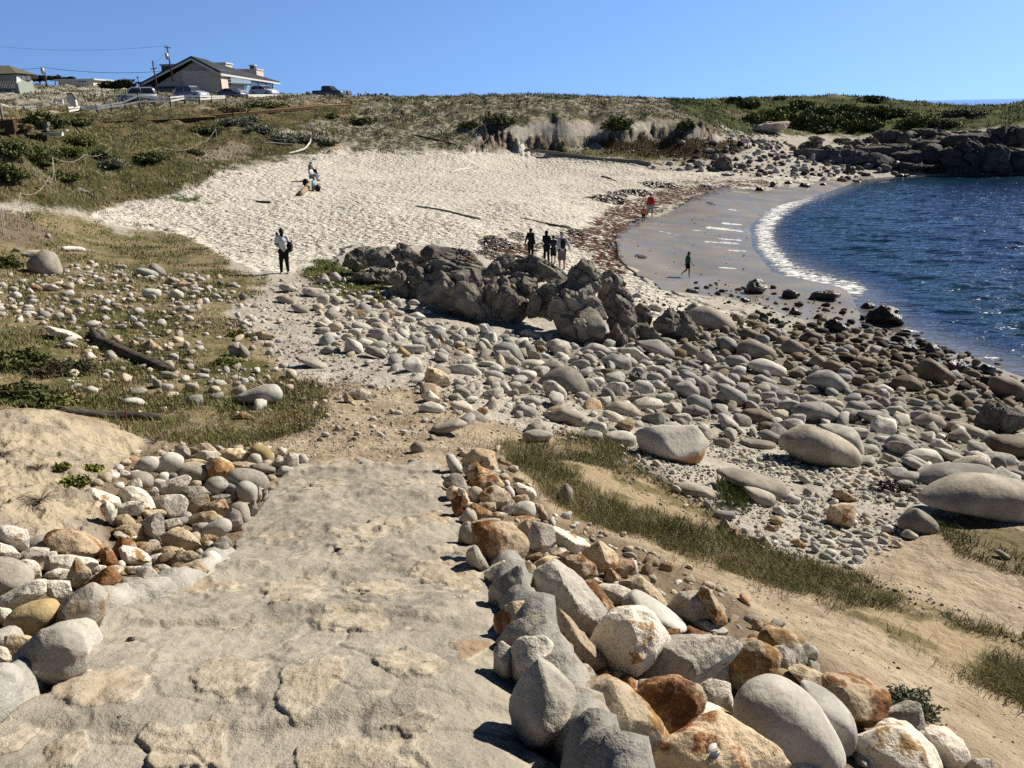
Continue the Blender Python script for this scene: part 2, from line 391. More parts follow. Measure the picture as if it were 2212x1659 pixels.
# ---------------------------------------------------------------- ground sheet and its material
def ground_material():
    g = NT('ground_material', 0.95, 0.12)
    P = g.pos()
    n_big = g.noise(0.35, P, 5); n_mid = g.noise(2.2, P, 5); n_small = g.noise(9, P, 5); n_fine = g.noise(45, P, 4); n_grit = g.noise(160, P, 2)
    def edge(name, width=0.5):
        a = g.attr(name)
        s = g.math('ADD', a, g.math('MULTIPLY', g.math('SUBTRACT', n_small, 0.5), 1.3))
        s = g.math('ADD', s, g.math('MULTIPLY', g.math('SUBTRACT', n_mid, 0.5), 0.9))
        return g.ramp(s, 0.5 - width / 2, 0.5 + width / 2)
    dirt = g.mix(g.ramp(n_mid, .3, .7), (.28,.215,.145), (.46,.375,.27))
    dirt = g.mix(g.ramp(n_grit, .55, .7), dirt, (.50,.42,.31))
    dirt = g.mix(g.ramp(n_fine, .6, .72), dirt, (.20,.145,.095))
    pale = g.mix(g.ramp(n_mid, .35, .65), (.36,.33,.28), (.51,.475,.415))
    pale = g.mix(g.ramp(n_fine, .56, .66), pale, (.24,.21,.17))
    pale = g.mix(g.ramp(n_grit, .58, .66), pale, (.62,.59,.52))
    white = g.mix(g.ramp(n_mid, .3, .7), (.56,.525,.455), (.67,.635,.565))
    white = g.mix(g.ramp(g.noise(22, P, 3), .62, .70), white, (.28,.245,.20))
    c = dirt
    c = g.mix(edge('palebase'), c, pale)
    c = g.mix(edge('pale'), c, pale)
    mound = g.mix(g.ramp(g.math('ADD', g.math('MULTIPLY', n_mid, .6), g.math('MULTIPLY', n_small, .4)), .42, .58), (.30,.255,.20), (.46,.385,.275))
    c = g.mix(edge('mound'), c, mound)
    tan = g.mix(g.ramp(g.noise(.9, g.scalev(P, (1,1,2.5)), 5, .65), .35, .65), (.12,.10,.08), (.30,.25,.185))
    # dune scrub: sand showing between dull plants
    scrub = g.mix(g.ramp(g.noise(1.6, P, 6, .7), .44, .56), (.46,.41,.33), (.085,.085,.05))
    scrub = g.mix(g.ramp(g.noise(.5, P, 6, .7), .5, .6), scrub, (.13,.125,.06))
    c = g.mix(edge('scrub'), c, scrub)
    gh = g.mix(g.ramp(g.noise(.30, P, 6, .65), .4, .6), (.085,.088,.03), (.20,.165,.085))
    gh = g.mix(g.ramp(g.noise(1.3, P, 6, .7), .57, .66), gh, (.035,.045,.018))
    gh = g.mix(g.ramp(g.noise(.8, P, 6, .72), .58, .66), gh, (.34,.30,.22))
    c = g.mix(edge('grass_hill'), c, gh)
    c = g.mix(edge('dune_w'), c, g.mix(g.ramp(g.noise(.9, P, 6, .7), .5, .62), (.55,.51,.44), (.14,.125,.09)))
    hd = g.mix(g.ramp(g.noise(.22, P, 6, .65), .42, .6), (.11,.125,.035), (.045,.06,.02))
    hd = g.mix(g.ramp(g.noise(.12, P, 5, .6), .56, .66), hd, (.24,.20,.13))
    c = g.mix(edge('head'), c, hd)
    c = g.mix(edge('tan'), c, tan)
    c = g.mix(edge('bare1'), c, (.36,.31,.24))
    gn = g.mix(g.ramp(g.noise(.7, P, 6, .65), .4, .58), (.10,.10,.035), (.25,.20,.115))
    gn = g.mix(g.ramp(n_small, .56, .70), gn, (.36,.32,.25))
    c = g.mix(edge('grass_near'), c, gn)
    c = g.mix(edge('bank_dark'), c, g.mix(n_mid, (.12,.095,.065), (.24,.19,.14)))
    sg = g.mix(g.ramp(n_mid, .40, .52), (.17,.14,.07), (.36,.28,.18))
    c = g.mix(edge('stripe'), c, sg)
    c = g.mix(edge('patch'), c, g.mix(n_mid, (.12,.105,.05), (.26,.21,.13)))
    c = g.mix(edge('beach'), c, white)
    c = g.mix(edge('green1'), c, (.11,.12,.035)); c = g.mix(edge('green2'), c, (.10,.13,.035))
    c = g.mix(edge('reed', .3), c, g.mix(n_mid, (.055,.04,.02), (.10,.075,.035)))
    c = g.mix(edge('lowgrass'), c, g.mix(n_mid, (.10,.11,.035), (.17,.14,.07)))
    c = g.mix(g.math('MULTIPLY', edge('gaps'), .85), c, g.mix(n_small, (.13,.115,.095), (.30,.27,.22)))  # shade between the boulders, put into the ground colour for contrast
    c = g.mix(g.math('MAXIMUM', g.attr('pilebed'), g.attr('pilebed2')), c, g.mix(n_small, (.14,.105,.07), (.24,.185,.125)))
    # wet sand
    wetf = g.ramp(g.attr('wet'), .35, .6)
    wet = g.mix(g.ramp(n_big, .35, .65), (.20,.185,.16), (.255,.235,.20))
    c = g.mix(wetf, c, wet)
    swf = g.ramp(g.math('ADD', g.math('MULTIPLY', g.attr('swash'), .5), g.noise(5, P, 7, .78)), .80, .90)
    c = g.mix(swf, c, (.80,.81,.80))
    # sea wrack
    sv = g.scalev(P, (1, 1.0, 1))
    wk = g.noise(3.2, sv, 7, .72, dist=.6)
    wk2 = g.noise(.8, P, 4, .6)
    wfac = g.ramp(g.math('ADD', g.math('MULTIPLY', g.attr('weed'), .22), g.math('ADD', wk, g.math('MULTIPLY', g.math('SUBTRACT', wk2, .5), .35))), .665, .71)
    wfac = g.math('MULTIPLY', wfac, g.ramp(g.attr('weed'), .02, .4))
    wf2 = g.ramp(g.math('ADD', wk, g.math('MULTIPLY', g.math('SUBTRACT', wk2, .5), .35)), .62, .66)
    wf2 = g.math('MULTIPLY', wf2, g.attr('weed2'))
    wfac = g.math('MAXIMUM', wfac, wf2)
    c = g.mix(wfac, c, g.mix(n_small, (.05,.020,.012), (.12,.05,.03)))
    # relief
    foot = g.voro(2.6, P, 'SMOOTH_F1')
    foot2 = g.noise(3.4, P, 3, .5, dist=.4)
    h = g.math('MULTIPLY', g.math('ADD', g.math('MULTIPLY', foot, .5), foot2), g.ramp(g.attr('beach'), .3, .8))
    h = g.math('MULTIPLY', h, g.ramp(g.noise(.16, P, 3, .5), .38, .60, .22, .50))
    rough_amt = g.math('SUBTRACT', 1.0, wetf)
    h2 = g.math('ADD', g.math('MULTIPLY', n_small, .065), g.math('ADD', g.math('MULTIPLY', n_fine, .014), g.math('MULTIPLY', n_grit, .0035)))
    grassy = g.math('MAXIMUM', g.math('MAXIMUM', g.attr('scrub'), g.attr('grass_hill')), g.attr('head'))
    h3 = g.math('MULTIPLY', grassy, g.math('MULTIPLY', g.noise(1.6, P, 6, .7), .8))
    hh = g.math('ADD', g.math('ADD', h, h3), g.math('ADD', h2, g.math('MULTIPLY', wfac, .05)))
    hh = g.math('MULTIPLY', hh, rough_amt)
    nrm = g.bump(hh, 1.0, 1.0)
    ro = g.mix(wetf, (.95,.95,.95), g.mix(g.ramp(g.noise(.6, P, 4), .35, .65), (.28,.28,.28), (.50,.50,.50)))
    g.link(g.math('ADD', .12, g.math('MULTIPLY', wetf, .16)), g.b.inputs['Specular IOR Level'])
    return g.done(c, ro, nrm)
MAT_GROUND = ground_material()
beach_ground = mesh_obj('ground', np.stack([GX, GY, GH], -1).reshape(-1, 3), grid_faces(*GX.shape)[:, ::-1], MAT_GROUND)
for k in list(ZONES) + ['swash']:
    if k not in ('patch2', 'wetrock'): set_attr(beach_ground, k, M[k].ravel())
tag(beach_ground, kind='structure', label='sandy and grassy ground of the cove running from the path to the dunes')

# ---------------------------------------------------------------- sea
def sea_height(x, y):
    """low wind chop plus a lazy swell"""
    r = np.hypot(x, y)
    h = 0.05 * np.sin((x * 0.55 + y * .83) * 0.9 + 1.3 * fbm2(x, y, 14, 2, 1.1))
    h = h + fbm3(np.stack([x / 2.6 + 0.3 * y / 2.6, y / 1.1, np.full_like(x, .2)], -1), 4, gain=.55) * 0.10
    return h * smooth(260, 120, r) if True else h
def build_sea():
    a = np.radians(np.concatenate([np.linspace(-60, 5, 20, endpoint=False), np.linspace(5, 42, 700), np.linspace(42, 120, 60)[1:]]))
    r = np.concatenate([np.exp(np.linspace(math.log(12), math.log(230), 700)), np.exp(np.linspace(math.log(232), math.log(14000), 60))])
    A, RR = np.meshgrid(a, r)
    x, y = RR * np.sin(A), RR * np.cos(A)
    z = sea_height(x, y)
    gz = ground(x, y)
    depth = np.clip(0 - gz, -0.3, 3)
    depth = np.where(RR > 420, 3, depth)
    z = z * smooth(-.05, 1.0, depth)
    o = mesh_obj('sea', np.stack([x, y, z], -1).reshape(-1, 3), grid_faces(*x.shape)[:, ::-1])
    set_attr(o, 'depth', depth.ravel())
    vx, vy, w = project(np.stack([x, y, z], -1))
    # surf line running along the sand, and broken water over the rocks
    line = [(1745,418),(1700,440),(1665,470),(1650,500),(1655,530),(1680,560),(1710,585),(1760,602),(1820,620),(1850,625)]
    d = np.full(x.shape, 1e9)
    for (x0, y0), (x1, y1) in zip(line[:-1], line[1:]):
        ex, ey = x1 - x0, y1 - y0
        t = np.clip(((vx - x0) * ex + (vy - y0) * ey) / (ex * ex + ey * ey), 0, 1)
        d = np.minimum(d, np.hypot(vx - x0 - t * ex, (vy - y0 - t * ey) * 1.3))
    foam = smooth(52, 4, d) * (w > 0)
    foam2 = np.zeros_like(foam)
    for poly in ([(1640,600),(1800,605),(1900,640),(2000,690),(1930,700),(1800,650),(1660,640)], [(1900,680),(2100,740),(2212,790),(2212,830),(2060,790),(1950,730)], [(2130,612),(2190,610),(2212,622),(2212,640),(2160,634)], [(1900,377),(2212,372),(2212,390),(1950,388)], [(2100,660),(2212,675),(2212,690),(2120,680)]):
        foam2 = np.maximum(foam2, smooth(-14, 14, sdf_poly(vx, vy, poly)) * (w > 0))
    set_attr(o, 'foam', foam.ravel()); set_attr(o, 'foam2', foam2.ravel())
    g = NT('sea_material', 0.06, 0.5)
    P = g.pos()
    dep = g.attr('depth')
    deep = g.mix(g.noise(.08, P, 3), (.003,.014,.050), (.006,.026,.070))
    c = g.mix(g.ramp(dep, -.02, .42), (.13,.12,.10), deep)
    c = g.mix(g.math('MULTIPLY', g.ramp(dep, .35, .7), g.ramp(dep, 1.9, .9)), c, (.006,.028,.048))
    fn = g.noise(1.8, g.scalev(P, (1, 1.8, 1)), 8, .75, dist=.8)
    fl = g.noise(.9, P, 4, .6)
    f = g.ramp(g.math('ADD', g.math('MULTIPLY', g.attr('foam'), .34), g.math('MULTIPLY', fn, 1.0)), .74, .87)
    f2 = g.ramp(g.math('ADD', g.math('MULTIPLY', g.attr('foam2'), .25), g.math('ADD', g.math('MULTIPLY', fn, .8), g.math('MULTIPLY', fl, .2))), .80, .86)
    f2 = g.math('MULTIPLY', f2, g.ramp(g.attr('foam2'), .05, .5))
    f = g.math('MAXIMUM', f, f2)
    c = g.mix(f, c, (.82,.84,.85))
    chop = g.noise(1.1, g.scalev(P, (.55, 1.5, 1)), 4, .55, dist=.3)
    rip = g.noise(6, g.scalev(P, (.7, 1.3, 1)), 4, .6)
    hh = g.math('ADD', g.math('MULTIPLY', chop, .25), g.math('MULTIPLY', rip, .003))
    hh = g.math('MULTIPLY', hh, g.ramp(dep, -.02, .4, .15, 1.0))
    hh = g.math('ADD', hh, g.math('MULTIPLY', f, .05))
    nrm = g.bump(hh, 1.0, 1.0)
    ro = g.math('ADD', .11, g.math('MULTIPLY', f, .7))
    o.data.materials.append(g.done(c, ro, nrm))
    g.b.inputs['IOR'].default_value = 1.33
    tag(o, kind='structure', label='deep blue rippled sea filling the cove with a white surf line')
    return o
sea = build_sea()
# ---------------------------------------------------------------- stone materials
def stone_material(name, base_a, base_b, stain=None, stain_lo=.6, speck=.5, rough=.9, spec=.15, crack=0.0, low=None, attr_tint=False, bumpy=1.3, fine=1.0, wet=False):
    g = NT(name, rough, spec)
    oi = g.n('ShaderNodeObjectInfo')
    if attr_tint:
        P = g.pos(); rnd = g.attr('rnd')
    else:
        tc = g.n('ShaderNodeTexCoord'); rnd = oi.outputs['Random']
        off = g.n('ShaderNodeVectorMath', operation='ADD'); g.link(tc.outputs['Object'], off.inputs[0])
        cmb = g.n('ShaderNodeCombineXYZ'); g.link(g.math('MULTIPLY', rnd, 37.0), cmb.inputs[0]); g.link(g.math('MULTIPLY', rnd, 91.0), cmb.inputs[1])
        g.link(cmb.outputs[0], off.inputs[1]); P = off.outputs[0]
    big = g.noise(3.2 * fine, P, 5, .6); sp = g.noise(48 * fine, P, 3, .75); mid = g.noise(14 * fine, P, 5, .65)
    c = g.mix(g.ramp(big, .35, .65), base_a, base_b)
    if stain is not None:
        sn = g.math('ADD', big, g.math('MULTIPLY', g.math('SUBTRACT', mid, .5), .5))
        lo = g.math('ADD', stain_lo, g.math('MULTIPLY', g.math('SUBTRACT', rnd, .5), .10))
        f = g.ramp(sn, lo, g.math('ADD', lo, .09))
        st = g.mix(g.ramp(mid, .4, .6), stain, tuple(x * .55 for x in stain))
        c = g.mix(f, c, st)
    if low is not None:
        # mineral stain on the buried underside of the stone
        geo = g.n('ShaderNodeTexCoord').outputs['Object']
        sx = g.n('ShaderNodeSeparateXYZ'); g.link(geo, sx.inputs[0])
        c = g.mix(g.ramp(g.math('ADD', sx.outputs[2], g.math('MULTIPLY', g.math('SUBTRACT', mid, .5), .2)), .02, -.10), c, low)
    if speck:
        c = g.mix(g.math('MULTIPLY', g.ramp(sp, .54, .66), speck), c, (.10, .09, .08))
        c = g.mix(g.math('MULTIPLY', g.ramp(sp, .44, .34), speck * .7), c, (.72, .69, .63))
    br = g.math('ADD', .72, g.math('MULTIPLY', rnd, .5))
    cb = g.n('ShaderNodeCombineColor'); g.link(br, cb.inputs[0]); g.link(g.math('MULTIPLY', br, .99), cb.inputs[1]); g.link(g.math('ADD', g.math('MULTIPLY', br, .9), .07), cb.inputs[2])
    c = g.mul(c, cb.outputs[0])
    h = g.math('ADD', g.math('MULTIPLY', mid, .020 * bumpy), g.math('MULTIPLY', sp, .0035 * bumpy))
    if crack:
        vr = g.voro(3.0 * fine, g.n('ShaderNodeVectorMath', operation='ADD').outputs[0], 'DISTANCE_TO_EDGE')
        va = g.t.nodes[-2]
        for nd in g.t.nodes:
            if nd.bl_idname == 'ShaderNodeVectorMath' and not nd.inputs[0].is_linked and not nd.inputs[1].is_linked and nd.operation == 'ADD':
                g.link(P, nd.inputs[0])
                cn = g.noise(2.5 * fine, P, 4, .6, col=True)
                sc = g.n('ShaderNodeVectorMath', operation='SCALE'); g.link(cn, sc.inputs[0]); sc.inputs['Scale'].default_value = .7
                g.link(sc.outputs[0], nd.inputs[1])
                break
        ck = g.ramp(vr, 0, .05)
        c = g.mix(ck, tuple(x * .35 for x in base_a), c)
        h = g.math('ADD', h, g.math('MULTIPLY', ck, crack))
        h = g.math('ADD', h, g.math('MULTIPLY', big, .12))
    return g.done(c, rough, g.bump(h, 1.0, 1.0))
MATS = {
 'G': stone_material('granite_grey', (.43,.40,.345), (.66,.62,.545), (.46,.31,.15), .63, .55),
 'W': stone_material('granite_white', (.58,.53,.44), (.76,.72,.63), (.52,.33,.15), .54, .40),
 'T': stone_material('granite_tan', (.44,.36,.25), (.64,.55,.41), (.50,.29,.12), .50, .40),
 'R': stone_material('granite_rust', (.48,.38,.26), (.58,.47,.33), (.38,.18,.075), .47, .35),
 'Y': stone_material('ochre_stone', (.34,.26,.13), (.42,.33,.18), (.25,.19,.10), .62, .15, bumpy=.5),
 'C': stone_material('cobble_grey', (.25,.245,.23), (.44,.425,.39), (.38,.31,.22), .62, .22, bumpy=.45),
 'L': stone_material('cobble_pale', (.46,.44,.395), (.66,.635,.575), (.50,.40,.27), .68, .25, bumpy=.5),
 'S': stone_material('boulder_sandy', (.28,.255,.215), (.43,.395,.335), (.36,.29,.20), .66, .35, bumpy=.6),
 'Q': stone_material('boulder_two_tone', (.44,.42,.38), (.52,.49,.44), None, .66, .3, low=(.36,.20,.08), bumpy=.6),
 'B': stone_material('cobble_brown', (.12,.092,.06), (.21,.165,.11), (.33,.30,.26), .66, .12, rough=.7, spec=.3, bumpy=.5),
 'K': stone_material('wet_dark_rock', (.022,.018,.015), (.055,.040,.028), (.14,.075,.03), .60, .08, rough=.28, spec=.6, bumpy=1.6),
 'M': stone_material('mortared_stone', (.30,.285,.25), (.46,.43,.375), (.48,.37,.23), .57, .25, bumpy=.9),
 'O': stone_material('outcrop_rock', (.145,.135,.12), (.28,.26,.225), (.25,.18,.10), .62, .12, bumpy=2.0, fine=.8),
 'D': stone_material('shore_rock', (.07,.066,.064), (.15,.14,.125), (.15,.10,.05), .64, .1, bumpy=6, fine=.25),
 'A': stone_material('sandstone_block', (.30,.27,.225), (.42,.38,.31), None, .6, .1, bumpy=4, fine=.25),
}
MATWORDS = {'G': 'speckled grey granite', 'W': 'whitish granite', 'T': 'tan granite', 'R': 'rust-stained granite', 'Y': 'ochre', 'C': 'smooth grey', 'L': 'smooth pale', 'S': 'sandy-toned', 'Q': 'grey-topped orange-bottomed', 'B': 'brown', 'K': 'wet blackish', 'M': 'mortar-smeared grey', 'O': 'cracked grey-brown', 'D': 'dark rugged', 'A': 'pale weathered'}

# ---------------------------------------------------------------- stone shapes
_ico = {}
def ico(sub):
    if sub not in _ico:
        bm = bmesh.new(); bmesh.ops.create_icosphere(bm, subdivisions=sub, radius=1.0)
        v = np.array([x.co[:] for x in bm.verts]); v /= np.linalg.norm(v, axis=1)[:, None]
        f = np.array([[q.index for q in p.verts] for p in bm.faces]); bm.free()
        _ico[sub] = (v, f)
    return _ico[sub]
def hull_planes(pts):
    bm = bmesh.new()
    for p in pts: bm.verts.new(p)
    r = bmesh.ops.convex_hull(bm, input=bm.verts)
    bmesh.ops.recalc_face_normals(bm, faces=bm.faces)
    out = []
    for f in bm.faces:
        n = np.array(f.normal[:]); d = float(n @ np.array(f.verts[0].co[:]))
        if np.linalg.norm(n) < .5: continue
        if d < 0: n, d = -n, -d
        if d < 1e-4: d = 1e-4
        if any(n @ m > .985 and abs(d - e) < .06 * abs(e) + 1e-6 for m, e in out): continue
        out.append((n, d))
    bm.free()
    return np.array([o[0] for o in out]), np.array([o[1] for o in out])
def plane_body(N, d, sub, p):
    v, f = ico(sub)
    q = np.maximum(v @ N.T / d[None], 0)
    m = q.max(1, keepdims=True)
    r = 1.0 / (m[:, 0] * ((q / m) ** p).sum(1) ** (1.0 / p))
    return v * r[:, None], f
SHARP = dict(G=60, W=60, T=70, R=80, Y=9, C=11, L=10, S=12, Q=34, B=12, K=24, M=34, O=40, D=40, A=40)
ROUGH = dict(G=.05, W=.05, T=.055, R=.06, Y=.02, C=.022, L=.02, S=.02, Q=.02, B=.025, K=.08, M=.045, O=.06, D=.08, A=.06)
def roughen(v, size, amt, seed, ridged=False):
    n = v / (np.linalg.norm(v, axis=1)[:, None] + 1e-9)
    q = v / size * 1.6 + seed * 3.7
    a = fbm3(q, 4)
    if ridged:
        a = a * .6 - np.abs(perlin3(q * 2.1 + 5)) * 1.5 + .35
        a = a - smooth(.10, .0, np.abs(perlin3(q * 1.3 + 9))) * .6
    a2 = fbm3(q * 5 + 3, 3) * .25
    return v + n * ((a + a2) * amt * size)[:, None]

def fracture(v, size, rs, k, px):
    """joint-bounded blocks: every cell of the rock stands a little proud or back, with a groove between cells"""
    n = v / (np.linalg.norm(v, axis=1)[:, None] + 1e-9)
    ax = rs.normal(size=3); ax /= np.linalg.norm(ax)
    for K, amp, gr in ((12, .17, .09), (60, .055, .045)):
        S = rs.normal(size=(K, 3)); S /= np.linalg.norm(S, axis=1)[:, None]; S *= rs.uniform(.5, 1.0, (K, 1)) ** .33 * size
        q = v + np.stack([perlin3(v / size * 2.2 + 3 + i * 7) for i in range(3)], -1) * size * .22
        q = q + np.outer(q @ ax, ax) * .9; S = S + np.outer(S @ ax, ax) * .9
        off = rs.uniform(-1, 1, K)
        d1 = np.full(len(v), 1e9); d2 = np.full(len(v), 1e9); idx = np.zeros(len(v), int)
        for i in range(K):
            dd = np.sqrt(((q - S[i]) ** 2).sum(1)); m = dd < d1
            d2 = np.where(m, d1, np.minimum(d2, dd)); idx = np.where(m, i, idx); d1 = np.where(m, dd, d1)
        g = 1 - smooth(0, .16 * size * (12 / K) ** .5, d2 - d1)
        v = v + n * ((off[idx] * amp * (1 - g) - g * gr) * size * k)[:, None]
    return v
ROCKS = []           # (object, world centre, radius, material code, area name)
def outline_rock(code, pts, area, depth_at=None, extra=0.0, thick=1.0, name='stone'):
    """pts: outline as seen; the body gets its own distance, size and thickness"""
    pts = np.asarray(pts, float)
    if area in ('right', 'left'): pts = pts.mean(0) + (pts - pts.mean(0)) * 1.09
    if area == 'outcrop' or (area == 'far' and code == 'D'): pts = pts.mean(0) + (pts - pts.mean(0)) * 1.10
    lo = pts[pts[:, 1].argmax()]; c0 = pts.mean(0)
    if depth_at is None:
        b = c0 * .1 + lo * .9 if area in ('right', 'left') else c0 * .25 + lo * .75
        h = hit(*b)
        if h is None: h = hit(c0[0], c0[1] + 30)
        if h is None: return None
    else:
        h = hit(*depth_at)
    w = project(h)[2]
    m = w / VF
    x0, y0 = pts.min(0); x1, y1 = pts.max(0)
    ctr2 = np.array([(x0 + x1) / 2, (y0 + y1) / 2]) * .5 + c0 * .5
    sx, sy = (x1 - x0) * m, (y1 - y0) * m
    t = .5 * math.sqrt(sx * sy) * thick
    if sy < sx * .5: t = max(t, sx * .30)
    u = CMN[:, 0]; cv = CMN[:, 1]
    # the section plane of a stone stands nearly upright on the ground
    up_ = .85 if area in ('right', 'left') else .65
    vb = cv * (1 - up_) + np.array([0, 0, 1.0]) * up_; vb -= u * (vb @ u); vb /= np.linalg.norm(vb)
    nn = np.cross(u, vb)
    fwd = -CMN[:, 2]
    p0 = h - nn * t * (.08 if area in ('right', 'left') else .25) + fwd * extra
    rd = ray(*ctr2); cw = CAM + rd * (((p0 - CAM) @ nn) / (rd @ nn))
    w = project(cw)[2]; m = w / VF
    k_ = 1.0 / (vb @ cv); vv = vb
    m_y = m * k_
    # lean the section plane halfway back to upright so the body stands on the ground
    rs = np.random.default_rng(int(abs(ctr2[0] * 13 + ctr2[1] * 7)) + 5)
    loc = np.stack([(pts[:, 0] - ctr2[0]) * m, -(pts[:, 1] - ctr2[1]) * m_y], 1)
    P3 = []
    rnd = code in 'CLSYB'
    rings = [(0, 1.0), (.5, .88), (.85, .6), (-.5, .88), (-.9, .6)] if rnd else [(0.0, 1.0), (.75, .62), (-.8, .62)]
    for z, s in rings:
        for k, (a, b) in enumerate(loc):
            if rnd or z == 0:
                js, jz = s, z * t
            else:
                if rs.random() < .30: continue
                js, jz = s * rs.uniform(.7, 1.25), z * t * rs.uniform(.6, 1.2)
                js = min(js, .93)
            P3.append(a * js * u + b * js * vv + nn * jz)
    apex = loc.mean(0) * .3 + np.array([rs.uniform(-.15, .15) * sx, rs.uniform(0.0, .25) * sy])
    P3.append(apex[0] * u + apex[1] * vv + nn * t * rs.uniform(.9, 1.2))
    N, d = hull_planes(P3)
    if not rnd:
        # broken faces: a few flat cuts across the corners
        Q = np.array(P3); K = 9 if code in 'OD' else 7
        if code in 'ODAK':
            cn = rs.normal(size=(K, 3)); cn /= np.linalg.norm(cn, axis=1)[:, None]
            cd = (Q @ cn.T).max(0) * rs.uniform(.66, .9, K)
        else:
            # each broken face tilts its own way but looks out of the pile, so the measured corners stay sharp
            K = 4
            th_ = rs.uniform(0, 6.28) + np.arange(K) * 1.57 + rs.uniform(-.4, .4, K); tl_ = rs.uniform(.45, 1.1, K)
            cn = nn[None] * 1.0 + (np.cos(th_) * tl_)[:, None] * u[None] + (np.sin(th_) * tl_)[:, None] * vv[None]
            cn /= np.linalg.norm(cn, axis=1)[:, None]
            cd = (Q @ cn.T).max(0) * rs.uniform(.62, .86, K)
        N = np.concatenate([N, cn]); d = np.concatenate([d, cd])
    px = max(x1 - x0, y1 - y0) * 1024 / VW
    sub = 2 if px < 12 else 3 if px < 30 else 4 if px < 58 else 5
    if code in 'OD' and px > 14: sub = min(max(sub + 1, 4), 5 if px < 60 else 6)
    v, f = plane_body(N, d, sub, SHARP[code] if sub > 2 else 9)
    size = .5 * math.sqrt(sx * sy)
    # bring the rounded-off body back to the measured outline
    a = v @ u; b = v @ vv
    for ax, c, lo_, hi_ in ((u, a, loc[:, 0].min(), loc[:, 0].max()), (vv, b, loc[:, 1].min(), loc[:, 1].max())):
        k = (hi_ - lo_) / (c.max() - c.min())
        v = v + np.outer((c - c.min()) * k + lo_ - c, ax)
    v = roughen(v, size, ROUGH[code], rs.uniform(0, 50), False)
    if code in 'ODAK': v = fracture(v, size, rs, {'O': 1.05, 'D': 1.4, 'A': .8, 'K': .7}[code], px)
    o = mesh_obj(name, v, f, MATS[code])
    if not rnd: o.data.set_sharp_from_angle(angle=R(24))
    o.location = Vector(cw)
    ROCKS.append([o, cw, .5 * math.sqrt(sx * sy), code, area, (sx, sy), tuple(ctr2), px])
    return o

BLOCKS = {  # pixel frame of each measured patch: x0, y0, pixels per source pixel
 'E1': (1060,1100,5.53), 'A': (1060,1080,2.9105), 'B': (1060,1350,2.9105), 'C': (1700,1350,2.572),
 'E': (280,1080,3.1725), 'F': (0,1300,3.1725), 'Dd': (0,960,2.9105), 'G': (0,1350,2.9105),
 'J': (600,560,3.456), 'H': (1200,560,3.456), 'I': (1800,600,2.9105), 'K': (2160,1100,3.1725), 'L': (1660,1060,2.538),
 'Q': (0,600,3.456), 'P': (0,280,3.456), 'S': (1800,180,2.9105), 'V': (0,0,.86406), 'U': (1200,180,3.456), 'T': (640,180,3.456), 'N': (0,80,4.254), 'X': (360,100,3.814),
}
def conv(block, x, y):
    x0, y0, s = BLOCKS[block]
    return (x0 + x / s) * .86406, (y0 + y / s) * .86406
def parse(block, text):
    for line in text.strip().splitlines():
        line = line.strip()
        if not line: continue
        tok = line.split()
        opts = {}
        pts = []
        for q in tok[1:]:
            if '=' in q:
                k, v = q.split('='); opts[k] = v
            else:
                x, y = q.split(','); pts.append(conv(block, float(x), float(y)))
        yield tok[0], pts, opts
def rocks(block, area, text, name='stone'):
    for code, pts, o in parse(block, text):
        kw = {}
        if 'b' in o:
            x, y = o['b'].split(','); kw['depth_at'] = conv(block, float(x), float(y))
        if 'd' in o: kw['extra'] = float(o['d'])
        if 't' in o: kw['thick'] = float(o['t'])
        outline_rock(code, pts, area, name=name, **kw)
# ---------------------------------------------------------------- stones lining the right side of the path
rocks('E1', 'right', '''
L 310,200 390,200 440,260 520,390 540,450 380,460 340,350 310,260
G 420,230 470,220 510,330 500,370 440,260
R 540,260 700,125 850,130 960,160 1000,330 1015,490 920,460 800,370 640,300 540,350 d=.1
W 530,400 690,280 760,350 800,400 640,540 580,480
T 640,440 740,370 880,430 1020,480 1020,540 780,560 680,600 600,560
R 780,500 1000,490 1110,630 1110,690 900,700 700,660 610,690 680,570
M 300,540 400,470 520,480 600,640 600,710 540,700 400,620 270,640
W 240,490 400,470 380,500 240,530
T 310,680 400,630 470,660 480,760 330,850
T 470,660 560,680 640,880 600,910 480,760
R 380,860 500,770 590,850 600,910 470,1060 430,1080
S 620,700 690,650 800,690 810,800 740,880 650,870
T 800,720 980,640 1170,740 1190,860 1040,960 830,870 760,800
L 1120,660 1190,640 1250,720 1240,820 1180,850 1160,740
W 1260,590 1340,620 1500,680 1550,760 1530,830 1450,840 1300,740
R 1210,840 1270,770 1400,750 1460,860 1300,900
L 1200,980 1290,890 1440,860 1550,920 1590,1060 1400,1070 1200,1060
T 1540,880 1620,910 1720,1090 1620,1120 1580,1060
T 740,890 880,850 980,870 990,1000 900,1000 800,930
T 640,890 720,880 930,1010 880,1100 740,1120 640,950
S 500,1090 600,950 700,1000 730,1110 680,1150 540,1170
W 870,1080 1000,1000 1150,1030 1120,1100 900,1120
G 1040,960 1200,860 1260,900 1180,1040 1080,1020
M 510,1190 590,1140 650,1180 740,1480 620,1440 470,1430 480,1300
T 1000,1120 1400,1060 1600,1110 1560,1180 1350,1160 1150,1150
R 1300,1230 1430,1100 1560,1110 1600,1250 1560,1400 1430,1380
G 1500,1130 1770,1190 1800,1400 1600,1659 1420,1650 1430,1380
''')
